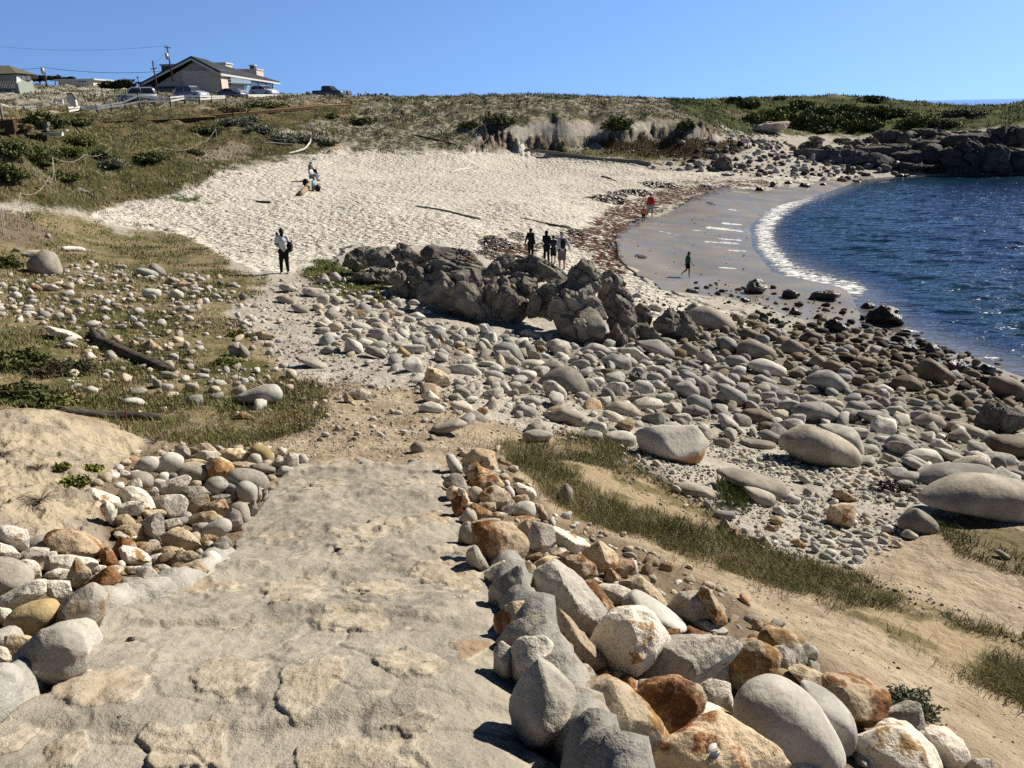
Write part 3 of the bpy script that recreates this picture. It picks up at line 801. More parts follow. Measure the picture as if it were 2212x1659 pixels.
rocks('A', 'right', '''
R 360,660 530,650 660,690 755,790 740,890 620,950 470,970 400,850
M 320,870 380,830 410,900 470,980 450,1030 380,1000 310,930
W 870,890 960,840 1060,870 1010,910
R 1000,890 1140,890 1230,960 1260,1050 1140,1090 1060,1000
T 1160,870 1280,790 1410,900 1400,950 1300,980 1250,1040
W 930,700 1050,800 1200,850 1100,880 940,850 900,780
R 1300,970 1400,940 1500,920 1530,980 1490,1040 1340,1060
T 1310,1110 1350,990 1420,1060 1430,1120
R 700,970 760,940 810,980 780,1130 700,1030
R 800,960 880,920 1010,930 1110,990 1140,1090 1040,1060 960,970 800,1020
W 440,1030 570,940 680,990 600,1010 510,1100
M 480,1130 680,985 760,1150 820,1290 700,1260 560,1300 480,1300
G 780,1180 810,1010 940,970 1130,1100 1240,1200 1330,1340 1230,1500 1130,1440 960,1280 850,1300 790,1240
R 1180,1090 1260,1100 1400,1310 1340,1340 1250,1210
G 1280,1120 1430,1120 1550,1180 1440,1280 1380,1230
T 1430,1110 1600,1060 1680,1120 1780,1260 1760,1300 1550,1170
L 1450,1250 1540,1180 1640,1230 1900,1420 1760,1440 1640,1320
G 1770,1290 1850,1160 1990,1150 2080,1250 2110,1420 1900,1420
T 2000,1150 2060,1130 2180,1280 2212,1400 2180,1450 2110,1400 2080,1250
R 520,1340 640,1230 800,1230 830,1330 760,1450 600,1520 530,1430
''')
rocks('B', 'right', '''
M 540,740 620,620 720,560 880,540 930,620 930,760 760,800 600,830
G 640,760 700,700 880,700 950,790 1000,960 900,1000 740,1060 680,1080 640,1000 630,880
M 510,800 560,750 640,790 640,1050 570,1040 510,950
M 640,1130 700,1000 830,860 930,960 1050,1040 1090,1130 1060,1290 1040,1420 960,1620 860,1590 720,1500 640,1290
R 870,520 960,490 1080,610 1190,740 1310,920 1240,980 1010,960 940,840 930,650
W 1220,740 1340,560 1480,490 1640,530 1760,680 1780,740 1640,790 1500,970 1400,980 1270,860
G 1500,960 1640,790 1700,760 2000,720 2180,700 2265,760 2212,880 2080,960 1900,1020 1600,1070 1500,1020
W 1000,980 1100,920 1200,920 1270,1040 1160,1100 1080,1140 1030,1050
R 1250,980 1320,950 1450,980 1420,1050 1320,1010
T 1100,1110 1280,1040 1350,1010 1430,1060 1620,1200 1760,1440 1640,1530 1520,1600 1400,1659 1320,1640 1190,1400 1060,1330
R 1560,1150 1650,1060 1800,990 1990,1060 2035,1160 2030,1230 1900,1280 1870,1420 1760,1440 1640,1230
G 1970,1040 2050,1010 2200,1030 2260,1280 2180,1270 2040,1220
R 1580,1760 1650,1530 1850,1430 2000,1380 2200,1370 2330,1390 2500,1500 2640,1760
T 1400,1659 1500,1560 1640,1540 1620,1659 1560,1780 1400,1780
M 980,1600 1060,1510 1180,1520 1260,1600 1330,1659 1330,1780 980,1780
M 260,1680 520,1625 860,1605 950,1640 960,1780 260,1780
M 1060,1370 1170,1370 1280,1560 1320,1640 1200,1600 1060,1540
G 1980,600 2060,590 2212,670 2212,700 2060,700 1980,640
R 1840,680 1930,640 2060,700 1980,730 1840,730
R 1760,660 1860,640 1830,740 1770,710
R 1420,1040 1500,990 1600,1070 1570,1150 1480,1120
G 2080,960 2200,900 2230,1020 2120,1060 1950,1040
''')
rocks('C', 'right', '''
T 300,760 360,680 480,650 600,690 635,740 600,860 560,930 440,1000 380,980 300,900
W 515,600 550,570 640,570 820,650 830,700 790,820 740,800 720,700 600,680 510,650
G 600,690 660,680 720,720 750,820 690,840 610,780
Y 590,880 640,840 700,850 780,910 780,950 720,940 620,920
T 700,830 800,825 930,870 950,960 880,990 780,920
R 920,870 970,870 1060,930 1180,990 1335,990 1320,1060 1290,1160 1190,1230 1120,1190 1040,1080 940,1000
L 370,1080 430,990 560,925 700,930 800,1000 900,1110 1040,1320 1040,1430 900,1450 760,1400 640,1400 480,1310 390,1200
C 780,930 830,930 940,980 1060,1070 1115,1160 1120,1330 1050,1360 960,1200 880,1050
G 1280,1160 1400,1090 1520,1045 1570,1180 1570,1240 1400,1230 1290,1210
W 1090,1420 1130,1270 1240,1220 1400,1200 1500,1250 1600,1330 1670,1440 1690,1560 1090,1560
W 1560,1200 1620,1200 1790,1280 1860,1390 1800,1490 1690,1480 1600,1320
G 1800,1470 1870,1400 1990,1400 2010,1466 1990,1540 1800,1540
G 680,1430 800,1430 900,1466 880,1540 690,1540
T 1160,1250 1200,1240 1210,1280 1150,1290
W 30,1190 60,1110 140,1090 260,1130 300,1180 380,1190 540,1300 400,1270 120,1230
''')
# ---------------------------------------------------------------- stone pile on the left side of the path
rocks('E', 'left', '''
W 490,170 540,100 600,110 620,180 600,220 540,200
T 610,120 680,120 690,160 640,175
T 700,90 760,90 820,140 800,170 700,150
W 640,180 700,150 800,165 850,200 760,230 640,220
T 850,170 910,135 1000,150 1070,190 1010,230 940,230
G 1070,170 1100,165 1100,200 1070,210
Y 1095,150 1150,105 1240,130 1265,180 1269,240 1200,240
L 1085,200 1120,175 1170,185 1185,240 1150,270 1095,240
L 180,280 240,210 320,200 365,230 350,280 280,330 190,310
L 350,290 380,220 440,170 510,180 560,230 500,310 400,330
R 570,230 640,215 750,225 750,260 600,250
S 515,310 580,250 700,255 765,300 750,370 680,385 580,360
T 750,260 800,200 870,200 960,280 960,320 900,400 820,350 765,380
T 940,240 1060,240 1145,270 1130,300 1000,300
S 925,340 980,300 1100,310 1200,350 1230,420 1200,460 1080,410 950,380
L 50,330 80,305 140,330 110,370 60,360
S 125,360 200,320 280,335 320,380 300,440 240,450 200,380
L 130,320 190,305 240,320 180,330
L 340,370 400,325 450,335 450,390 420,400
L 315,410 350,375 420,390 400,430 330,440
C 440,330 500,325 515,360 460,380
G 360,470 390,410 580,350 610,390 540,470 470,500 370,495
C 730,440 780,370 860,360 915,420 860,480 790,490
C 895,450 930,405 1000,420 1000,480 920,485
L 1000,420 1060,395 1145,440 1140,540 1080,570 1010,510
M 1130,430 1180,430 1185,520 1150,560
C 945,490 990,470 1005,520 970,570 945,540
W 110,430 160,390 210,365 235,400 235,440 180,450
W 60,480 110,440 180,440 280,500 320,600 250,620 160,520 70,510
G 250,460 340,440 370,460 360,520 300,520
G 20,550 60,510 200,510 260,545 100,570
W 25,590 130,560 255,550 240,630 200,665 100,665 30,640
G 350,540 440,500 540,510 590,550 540,660 430,690 360,600
G 520,490 620,430 720,440 770,500 700,520 600,540
T 580,570 640,530 760,500 770,560 720,640 640,660 590,660
G 770,520 870,490 940,500 880,540 800,545
R 720,600 870,540 920,600 910,680 860,680 800,620
T 580,690 700,640 800,635 845,680 820,720 700,720 640,740 600,720
L 655,780 690,725 760,725 770,760 700,810
L 695,810 760,740 870,695 940,720 940,780 860,835 750,840 700,840
M 900,680 960,600 1020,630 1030,740 990,790 920,740
S 940,600 980,565 1060,565 1085,640 1080,720 1030,700
W 410,700 510,690 550,750 440,790 410,760
T 400,820 480,780 620,790 680,860 690,900 640,952 540,930 420,880
G 240,720 380,650 420,680 410,760 380,870 330,870 280,820
T 230,680 270,620 400,620 420,660 300,690
R 20,740 30,670 100,660 180,730
T 20,780 120,740 230,730 290,840 310,880 200,850 60,800
W 20,800 60,790 200,820 180,870 60,850
T 700,870 740,815 830,820 840,870 780,890
L 710,890 760,870 850,952 710,952
M 840,850 900,830 945,870 940,950 860,940 800,890
M 1080,560 1140,540 1160,620 1110,680 1085,640
M 1180,460 1235,450 1230,500 1190,530
G 640,740 720,720 690,800 650,800
C 440,690 530,660 600,700 560,740
''')
rocks('Dd', 'left', '''
W 740,880 800,860 840,900 830,1030 790,960
W 600,790 680,755 820,850 860,880 760,880
G 810,820 860,780 1040,820 960,850
R 820,1190 880,1110 960,1150 1000,1200 910,1210 900,1290 860,1280
W 880,1190 920,1180 1080,1280 1070,1310 960,1320 900,1280
T 1000,1160 1160,1160 1170,1230 1060,1250
L 1080,1260 1160,1240 1235,1270 1200,1300 1090,1290
R 1160,1200 1240,1180 1320,1210 1240,1280
T 1230,1300 1300,1230 1400,1220 1450,1240 1450,1290 1300,1330
R 1270,1380 1300,1330 1440,1300 1520,1370 1400,1400 1340,1420
L 1480,1240 1540,1220 1600,1260 1600,1320 1520,1330 1480,1300
G 1120,1320 1190,1310 1260,1350 1220,1380 1150,1360
L 1420,1220 1460,1200 1475,1230 1440,1250
M 1460,1180 1500,1150 1580,1200 1560,1230 1490,1230
M 1560,1160 1660,1140 1670,1200 1620,1260 1590,1230
L 2170,520 2212,510 2240,560 2200,590 2175,570
G 2060,530 2120,500 2170,520 2170,590 2120,620 2070,590
W 1970,600 2030,520 2080,560 2070,600 2000,620
L 2010,640 2060,600 2130,620 2100,650 2030,665
L 2020,460 2060,460 2080,500 2040,520
S 1830,600 1920,580 2000,610 2000,640 1900,630
''')
rocks('F', 'left', '''
G 0,60 60,50 210,90 225,140 200,240 140,250 120,180 -20,110
L 0,130 60,130 140,190 130,240 80,220 -20,170
W -20,180 80,230 145,280 120,330 60,320 -20,290
C 215,220 260,150 360,130 520,180 555,230 545,280 400,270
R 400,120 480,70 640,110 790,250 795,290 690,310 560,280 440,170
R 795,230 880,215 930,340 900,390 800,330
G 140,280 270,220 380,250 370,300 300,350 170,330
S -60,310 60,320 140,370 230,490 100,570 -60,620
W 120,340 200,320 290,360 310,450 230,490 160,400
G 345,330 400,280 600,290 750,350 650,400 500,380 360,410
G 350,430 440,390 550,400 470,480 370,480
T 540,460 630,295 720,430 680,500 620,550 560,510
R 680,510 870,380 900,450 950,500 860,600 780,590 740,520
G 700,380 760,360 840,370 760,430 700,420
L 930,340 960,320 990,360 950,390
W 990,370 1100,370 1150,430 1010,440
M 890,600 1010,450 1110,455 1160,500 1150,590 1060,620
G 1100,380 1200,370 1260,440 1240,560 1160,590 1160,470
G -20,620 130,550 300,480 365,490 350,580 200,690 90,740 -20,690
G 365,480 560,490 560,570 480,660 370,580
Y 65,790 160,700 380,650 455,700 430,790 350,860 300,905 130,860
W -30,690 60,720 85,760 50,820 -30,830
''')
rocks('G', 'left', '''
M 430,500 600,370 690,330 730,400 770,450 740,560 660,700 560,700 420,620
M 100,900 350,640 480,640 620,780 600,960 340,1060 200,1040
R 40,700 160,690 225,740 110,880 50,840
W -20,770 40,790 60,890 -20,920
L -60,920 60,910 150,1020 150,1070 80,1210 -60,1200
''')
# ---------------------------------------------------------------- boulders on the beach
rocks('H', 'beach', '''
C 110,1060 200,1020 310,1040 380,1150 385,1190 240,1170 120,1110
C 330,1040 400,1000 460,1060 460,1110 380,1130 360,1080
B 470,1050 540,1045 600,1090 590,1130 500,1100
G 560,1040 640,990 770,1020 790,1110 740,1150 640,1130 600,1080
C 240,1180 300,1150 350,1190 360,1240 260,1230
C 210,1250 300,1225 380,1290 370,1330 250,1300
S 490,1400 520,1340 640,1260 760,1230 860,1280 940,1400 950,1490 820,1470 620,1480 560,1430
C 860,1090 980,1030 1060,1050 1140,1110 1080,1130 930,1110
C 870,1110 930,1080 980,1100 960,1140 890,1130
C 760,1180 840,1140 930,1180 940,1220 820,1220
S 870,1130 960,1120 1040,1190 1040,1240 980,1200
C 1040,1170 1150,1120 1290,1160 1310,1230 1260,1270 1100,1240
G 1210,1080 1340,1060 1470,1170 1480,1200 1320,1190
C 1330,1020 1560,1000 1700,1130 1700,1170 1560,1170 1400,1070
S 1480,1160 1540,1125 1620,1170 1620,1200 1520,1200
S 1710,1110 1780,1020 1900,1080 1860,1160 1740,1160
G 1870,1110 1960,1080 2050,1200 1960,1220 1880,1180
C 2030,990 2130,970 2212,1010 2212,1100 2080,1100
C 1730,1210 1800,1175 1910,1230 1880,1250 1740,1240
B 1040,1250 1160,1250 1280,1290 1240,1330 1100,1310
K 1280,1290 1360,1280 1430,1370 1350,1390 1290,1350
G 1440,1220 1560,1220 1680,1310 1560,1310 1470,1270
C 1740,1300 1820,1275 1970,1390 1900,1410 1800,1350
C 1940,1340 2060,1280 2212,1370 2200,1400 2000,1380
L 1470,1380 1540,1345 1610,1400 1590,1440 1500,1420
C 1610,1340 1700,1310 1780,1370 1720,1440 1640,1440
C 1670,1400 1800,1350 1900,1440 1890,1490 1780,1510 1690,1450
C 1780,1520 1850,1470 1980,1520 2010,1620 1940,1640 1800,1570
C 2040,1480 2130,1410 2212,1420 2212,1580 2080,1540
B 1550,1460 1620,1430 1710,1480 1700,1520 1580,1510
S 1070,1590 1180,1530 1320,1560 1400,1640 1380,1670 1150,1670 1080,1620
S 580,1640 700,1580 860,1640 900,1680 600,1710
S 280,1600 360,1560 490,1620 480,1680 300,1660
C 350,1510 450,1480 540,1540 480,1590 370,1560
L 1080,1400 1200,1370 1280,1450 1100,1440
C 1730,1600 1850,1560 1980,1620 1950,1659 1760,1650
C 0,880 60,860 120,940 100,960 0,950
G 340,940 420,910 560,960 540,1000 400,990
C 150,1380 220,1360 280,1450 230,1480
L 940,1640 980,1620 1020,1640 990,1670
K 1770,590 1790,555 1850,560 1900,590 1850,600
C 1310,620 1360,590 1400,620 1380,640
C 1460,700 1520,690 1580,730 1540,760 1480,740
''', 'boulder')
rocks('I', 'beach', '''
K 190,390 210,310 280,280 340,350 330,380 280,400
K 440,420 440,380 490,360 520,390 590,400 560,430 490,430
K 650,440 680,380 720,390 780,360 860,390 880,420 830,440 730,445
K 1020,500 1070,450 1120,460 1130,500 1070,510
K 1060,600 1110,510 1160,485 1290,510 1340,580 1345,620 1240,640 1100,620
K 760,630 800,570 860,580 950,660 870,680
B 135,680 180,640 280,670 300,720 260,735 140,720
B 195,620 230,590 320,600 370,650 280,650
B 290,700 340,655 410,690 420,730 330,735
S 410,820 500,720 560,740 620,790 540,840
S 120,800 160,740 230,720 400,800 410,870 300,880 180,850
C 0,710 60,715 135,770 110,830 0,810
C 20,890 60,840 150,840 220,900 190,940 80,930
L 200,910 260,870 330,865 480,930 490,1000 400,990 280,970
C 620,1020 700,960 790,945 880,1000 945,1080 900,1110 820,1120 700,1070
B 1250,1060 1260,1010 1370,980 1440,1020 1480,1080 1400,1100 1290,1100
B 1440,950 1470,880 1520,860 1600,930 1710,980 1700,1040 1560,1060 1450,1010
K 1640,960 1660,870 1780,870 1810,920 1790,980 1700,980
K 1870,960 1920,900 1980,900 2015,960 1970,990
B 1960,1060 1980,990 2100,990 2212,1060 2250,1170 2080,1180 2000,1120
O 1840,1300 1840,1180 1900,1150 2060,1190 2212,1250 2250,1390 2000,1420 1890,1370
B 1900,1520 1970,1420 2212,1420 2300,1440 2300,1570 2100,1590 1960,1560
S 430,1490 450,1420 620,1345 780,1390 960,1480 1030,1570 1020,1640 940,1659 700,1620 540,1570
C 700,1350 860,1340 980,1380 1050,1530 1040,1600 960,1480 800,1390
C 520,1250 600,1180 760,1180 900,1290 820,1330 640,1320
C 560,1150 640,1120 740,1160 740,1190 580,1170
B 960,1110 1040,1085 1130,1110 1140,1160 1000,1150
L 1110,1080 1190,1050 1260,1090 1250,1120 1140,1120
C 1140,1180 1190,1140 1240,1190 1200,1220
S 1410,1320 1500,1260 1600,1280 1640,1350 1540,1380 1440,1360
S 1640,1380 1680,1320 1780,1330 1960,1400 1960,1450 1800,1450 1740,1430
S 1660,1430 1760,1370 1820,1430 1840,1500 1740,1490
C 1200,1480 1260,1420 1340,1430 1440,1510 1330,1540 1220,1530
C 1000,1260 1060,1240 1180,1250 1300,1330 1200,1360 1080,1330
L 1350,1560 1460,1520 1560,1530 1620,1600 1560,1640 1440,1620
C 1560,1510 1680,1530 1810,1600 1760,1640 1640,1600
S 1800,1590 1880,1570 2000,1650 1960,1700 1850,1650
C 1980,1620 2020,1570 2070,1600 2080,1659 2000,1680
C 1320,1590 1400,1580 1520,1650 1500,1690 1380,1640
B 140,1280 180,1230 300,1230 400,1290 340,1340 200,1320
C 0,1070 60,1060 180,1120 205,1200 120,1215 0,1180
C 240,1010 290,980 410,1030 400,1080 300,1070
L 70,940 120,920 190,960 180,980 90,980
B 100,1000 160,980 240,1010 220,1040 120,1030
L 610,1090 660,1060 730,1100 690,1120
L 270,1400 340,1380 450,1440 420,1480 300,1440
B 270,1350 340,1320 460,1350 440,1410 330,1380
B 740,900 800,870 900,910 920,960 840,970 760,940
B 970,880 1040,850 1130,870 1150,930 1040,930
B 1000,940 1090,930 1170,970 1150,990 1020,970
K 1280,770 1340,740 1430,780 1450,820 1350,810
K 1480,800 1520,750 1600,790 1650,850 1540,840
B 1500,1120 1560,1080 1660,1130 1640,1170 1540,1160
B 1680,1150 1740,1110 1830,1170 1840,1230 1730,1200
S 650,880 700,835 760,860 760,920 670,930
L 500,960 580,920 640,960 600,980
B 580,720 650,660 750,690 750,720 640,750
K 350,590 390,565 480,600 440,612
K 505,530 540,500 600,530 580,550
K 140,440 170,418 220,440 200,455
K 1310,660 1350,650 1400,680 1360,690
B 1380,1060 1470,1030 1500,1080 1430,1100
C 1010,1190 1120,1170 1180,1210 1080,1230
''', 'boulder')
rocks('K', 'beach', '''
S 440,490 560,370 680,310 840,275 1100,280 1269,330 1400,400 1400,640 1250,650 1140,600 1000,540 850,490 650,520
C 410,330 450,270 600,200 760,200 980,210 1040,270 860,275 680,310 540,380 430,370
S 275,690 300,620 400,540 500,580 590,660 590,730 440,750 300,710
S 290,760 350,710 430,760 400,790
S 820,180 880,120 960,150 1050,220 1045,260 930,210
C 1010,190 1040,130 1100,130 1125,200 1080,250 1020,220
L 430,100 560,80 630,170 590,190 500,160
C 170,30 260,0 430,60 330,90 220,80
C 220,290 350,250 450,260 420,350 250,320
C 1160,260 1200,240 1300,270 1350,330 1260,320
L 300,140 360,110 500,180 520,220 430,210
S 180,200 280,180 370,240 300,250
S 1040,890 1080,870 1160,930 1140,952
''', 'boulder')
rocks('L', 'beach', '''
S 330,300 450,285 620,330 760,380 790,430 740,500 700,440 600,400 500,380 420,360
S 500,400 600,410 700,450 710,500 650,535 560,500
S 60,390 150,370 290,410 380,490 250,490 100,440 d=.1
C 315,570 360,550 450,560 455,600 330,605
W 355,630 380,600 425,650 370,670
R 1030,560 1060,515 1190,505 1220,540 1215,660 1100,670 1040,640
R 1070,430 1110,410 1240,490 1150,500 1090,470
C 880,440 900,405 940,420 930,460 890,458
L 770,480 800,450 870,470 860,510 790,510
S 840,330 880,315 940,360 930,380 860,355
C 590,60 650,35 760,90 720,130 640,100
S 480,110 600,100 710,120 690,160 560,150
L 690,540 730,515 790,570 760,585 700,565
T 630,680 660,640 730,650 700,685
Y 670,610 720,585 760,620 720,645
C 860,680 900,650 980,660 970,690
T 800,740 850,725 910,780 860,795
T 410,690 460,660 480,720 430,730
W 590,740 640,700 690,770 650,790
''', 'boulder')
rocks('V', 'beach', '''
Q 1378,960 1372,930 1400,918 1500,918 1528,950 1520,990 1500,1012 1440,1005 1395,985
S 885,965 900,952 918,960 915,978 892,980
S 930,925 990,905 1010,915 950,940
S 1208,1070 1222,1042 1238,1060 1236,1085 1215,1088
C 1110,885 1125,872 1160,885 1155,905 1125,900
S 1185,890 1230,880 1275,905 1265,925 1210,915
''', 'boulder')
rocks('J', 'mid', '''
G 335,540 370,515 430,520 510,580 450,595 360,570
G 535,570 560,550 720,560 725,610 680,640 540,600
G 655,490 740,425 785,510 700,525
L 770,440 830,415 875,460 860,515 790,500
G 880,470 910,460 920,510 880,515
S 310,630 400,610 470,660 440,700 340,680
S 440,700 520,690 600,740 600,780 500,760
W 905,770 930,740 1080,735 1090,800 1060,835 990,810 910,790
G 660,840 740,805 820,870 825,895 700,850
W 650,850 690,840 790,890 700,895
S 690,1100 770,1050 870,1080 870,1120 720,1125
L 940,1060 1060,985 1140,1010 1190,1070 1000,1075
S 470,1155 520,1145 650,1160 760,1250 700,1255 560,1200
S 780,1045 830,1010 880,1040 860,1055
L -60,1500 0,1470 200,1390 310,1385 370,1470 330,1530 120,1560
W 930,1460 1050,1415 1150,1480 1120,1530 1000,1530
W 885,1480 920,1450 990,1540 950,1550 900,1530
T 1585,1380 1640,1220 1740,1260 1825,1310 1820,1400 1700,1430 1620,1415
W 1560,1490 1640,1430 1700,1500 1740,1540 1650,1550
C 1630,1030 1680,1000 1720,1040 1690,1080 1640,1070
W 1690,990 1730,950 1790,1040 1720,1040
L 1280,960 1350,935 1420,990 1380,1020
L 1390,1030 1430,990 1465,1040 1440,1070
Y 1350,1100 1390,1060 1480,1130 1440,1150 1350,1130
G 1350,900 1440,870 1480,950 1400,950
L 1910,1180 2000,1170 2025,1270 1980,1280
T 1880,1070 1960,1060 2040,1150 1940,1120
L 2060,870 2120,860 2180,940 2100,960
L 1440,790 1530,760 1600,800 1520,830 1450,820
T 1240,750 1340,740 1350,760 1300,830
G 1240,720 1290,660 1360,720 1350,740
T 130,940 190,920 310,980 180,1000
S 0,1030 60,1080 80,1130 0,1170
L 0,850 40,830 110,880 60,890
G 1180,870 1240,860 1320,920 1270,930
W 2040,1610 2080,1580 2150,1600 2130,1640 2060,1650
S 1800,1480 1880,1460 1950,1540 1850,1540
''', 'rock')
rocks('Q', 'grass', '''
S 245,200 300,140 400,95 480,110 510,220 520,290 460,330 380,300 270,290
W 155,120 220,90 400,85 430,100 290,150 240,180 180,150 d=.5
C 1160,260 1230,240 1330,270 1375,330 1290,310
S 1290,230 1340,200 1420,260 1430,320 1340,280
W 1430,340 1500,320 1565,350 1490,390
R 1490,410 1590,350 1655,380 1600,430
L 1230,450 1270,420 1390,430 1385,490 1330,510 1240,490
L 1460,470 1520,425 1585,460 1580,510 1500,510
C 1950,390 2020,370 2090,410 1960,410
C 1870,370 1900,350 1940,370 1920,395
W 370,440 400,380 460,375 520,430 450,450
R 230,400 290,370 365,420 330,455 270,440
W 225,420 260,410 300,470 250,475
W 365,750 440,740 600,790 700,860 620,870 480,820
T 530,620 580,580 620,620 600,670 550,660
G 850,590 900,565 970,600 940,640 860,620
R 980,570 1020,560 1055,600 1010,620
G 1090,680 1140,645 1190,700 1130,715
W 1180,670 1240,660 1245,700 1200,700
G 990,740 1080,725 1090,765 1020,775
T 1210,920 1290,860 1420,970 1300,960
T 1110,900 1160,860 1210,910 1160,940
W 1400,910 1430,895 1500,950 1430,960
S 1970,920 2060,880 2155,990 2130,1020 2000,990
L 715,1290 780,1260 850,1290 830,1330 730,1320
W 880,1150 930,1110 980,1150 940,1170
W 720,1000 780,970 825,1020 780,1050
W 1270,1190 1300,1165 1350,1210 1290,1220
W 1380,1450 1440,1440 1420,1490 1385,1480
W 1170,1490 1200,1470 1235,1500 1200,1515
T 2020,1510 2100,1480 2200,1560 2050,1560
W 480,910 550,895 550,930 470,930
W 550,900 590,880 680,930 600,945
G 1000,215 1060,210 1090,235 1030,250
W 950,280 1010,260 1070,290 1000,305
W 110,400 150,365 160,410 120,420
W 1540,720 1500,725 1580,705 1580,730
S 1550,1040 1620,1020 1680,1060 1600,1070
''', 'rock')
rocks('P', 'grass', '''
O 655,700 680,650 765,690 750,715
S 105,1200 140,1170 185,1190 150,1215
S 390,1060 430,1050 435,1085 405,1090
O 290,600 330,585 440,600 430,625 340,625
''', 'rock')
# ---------------------------------------------------------------- the big outcrop between path and sand
OUT = '''
O 870,350 950,240 1050,200 1130,230 1120,330 1100,390 1000,390 880,380 b=1000,440
O 1100,260 1180,200 1280,200 1340,280 1340,370 1220,390 1120,380 b=1100,480
O 1290,240 1380,185 1480,220 1540,280 1500,340 1380,330 1330,300 b=1250,520 d=.5
O 1480,240 1560,250 1620,290 1600,370 1500,380 b=1350,560 d=.5
O 1360,340 1470,330 1490,400 1430,430 1350,400 b=1350,560
O 960,450 1060,390 1200,400 1300,390 1380,480 1300,540 1160,520 960,510
O 1440,440 1540,390 1640,440 1640,510 1540,560 1480,500 b=1450,640
O 1590,380 1640,340 1720,380 1750,440 1680,470 1620,440 b=1500,650 d=.3
O 1300,610 1400,520 1620,520 1600,600 1530,650 1400,640
O 1600,270 1700,200 1900,210 2000,260 2080,340 2100,400 1900,420 1750,380 b=1700,700 d=1.3
O 1650,340 1760,310 1930,350 2100,400 2110,500 1900,500 1780,480 1700,430 b=1700,720 d=.6
O 1640,560 1760,450 1900,420 2120,450 2212,560 2250,840 2150,870 2000,800 1700,700 1600,640 b=1900,800
O 1340,420 1440,430 1460,520 1380,560 1300,500 b=1400,640
'''
rocks('J', 'outcrop', OUT + '''
''', 'outcrop_rock')
rocks('H', 'outcrop', '''
O 0,540 80,490 190,480 380,620 410,700 410,800 330,850 200,880 60,870 0,830
O 30,430 90,340 170,280 300,260 310,330 230,420 120,470 b=150,860 d=1.2
O 230,370 420,290 560,310 600,400 500,500 350,480 b=300,860 d=1.2
O 420,320 520,290 620,340 740,440 760,500 600,500 b=600,920 d=1.2
O 200,480 350,440 500,500 470,640 380,640 b=350,870 d=.6
O 430,640 560,520 700,500 660,680 640,800 430,790 b=600,940 d=.4
O 770,430 860,310 940,320 1020,450 1030,560 900,600 770,520 b=900,1000 d=.5
O 580,640 760,490 980,490 1060,640 1080,800 900,860 700,860 600,780 b=850,1000 d=.1
O 640,800 900,740 1090,820 1100,960 1090,1060 860,1010 740,960 b=900,1010
O 1010,500 1110,420 1200,470 1270,620 1320,700 1100,720 1040,620 b=1200,1000 d=.5
O 1110,700 1160,600 1290,660 1350,800 1340,900 1160,920 1090,820 b=1200,1010 d=.1
O 1200,890 1290,850 1360,860 1350,980 1280,1020 1220,960
O 1100,980 1170,860 1260,1010 1250,1050 1120,1060
O 1340,700 1440,720 1490,800 1470,900 1360,880 b=1400,960 d=.3
O 1500,840 1640,730 1780,850 1870,1000 1700,1010 1560,980
S 1780,840 1860,740 1960,720 2120,790 2212,900 2212,930 2000,930 1850,890
S 1790,720 1850,680 1900,740 1800,790
O 1350,860 1440,850 1560,990 1400,1010
''', 'outcrop_rock')
# ---------------------------------------------------------------- far rocky shore
rocks('S', 'far', '''
D 560,560 900,560 1150,640 1120,690 800,690 600,640 b=900,690 d=3
D 1000,560 1500,500 1700,560 1650,650 1200,640 b=1500,700 d=4
D 1600,480 2000,440 2300,440 2300,640 1700,640 b=1900,745 d=6
D 1610,760 1620,660 1700,570 1780,515 1850,530 1880,640 1990,680 2000,740 1850,762 t=.6
D 1860,560 1960,540 2212,570 2330,600 2330,750 1990,745 1900,680 b=2000,748 t=.5
D 1980,480 2030,400 2140,400 2212,480 2212,570 2050,560 b=2050,745 d=5 t=.6
D 2120,400 2212,395 2400,420 2400,620 2200,590 b=2200,745 d=4 t=.6
D 1120,450 1200,425 1320,470 1470,540 1400,570 1250,530 t=.6
D 1270,600 1400,560 1520,540 1650,600 1640,690 1400,700 1290,650 t=.6
D 900,650 1000,600 1150,590 1250,640 1230,690 1050,695 920,680 t=.6
D 1070,580 1130,530 1200,550 1340,590 1200,610
D 760,580 830,560 870,590 800,605
D 900,510 1000,500 1050,540 960,560
D 570,550 640,515 760,540 740,575 600,575
D 1400,420 1520,415 1640,450 1700,480 1500,490 t=.6
D 1480,540 1560,530 1620,560 1540,590
D 1700,480 1850,450 1990,520 1960,570 1800,550 b=1800,640 t=.6
K 1180,690 1260,650 1370,710 1200,718
A 240,390 350,360 500,360 515,410 420,430 230,440
D 0,640 40,625 85,700 70,725 0,725
D 1300,660 1480,690 1600,700 1500,730 1340,720
K 1500,720 1640,690 1640,745 1520,745
K 1270,760 1310,735 1385,750 1375,775 1290,775
K 650,750 670,730 700,740 695,758
K 780,755 810,730 845,750 830,762
K 900,740 920,690 980,685 990,740 950,750
K 1020,760 1040,730 1100,740 1090,760
K 570,840 600,805 660,815 655,845
K 720,825 735,808 775,815 765,828
K 255,862 280,835 325,850 320,866
K 360,840 375,800 405,815 395,840
K 940,800 960,785 1040,795 1030,805
K 465,815 490,793 530,805 520,818
D 980,700 1000,675 1040,700 1010,712
D 1560,590 1660,560 1700,600 1620,640 b=1650,700 d=1
D 1230,500 1330,480 1400,520 1300,540
D 1050,480 1130,470 1150,510 1060,520
D 820,500 900,480 960,500 880,520
D 640,480 700,470 760,490 700,510
''', 'shore_rock')
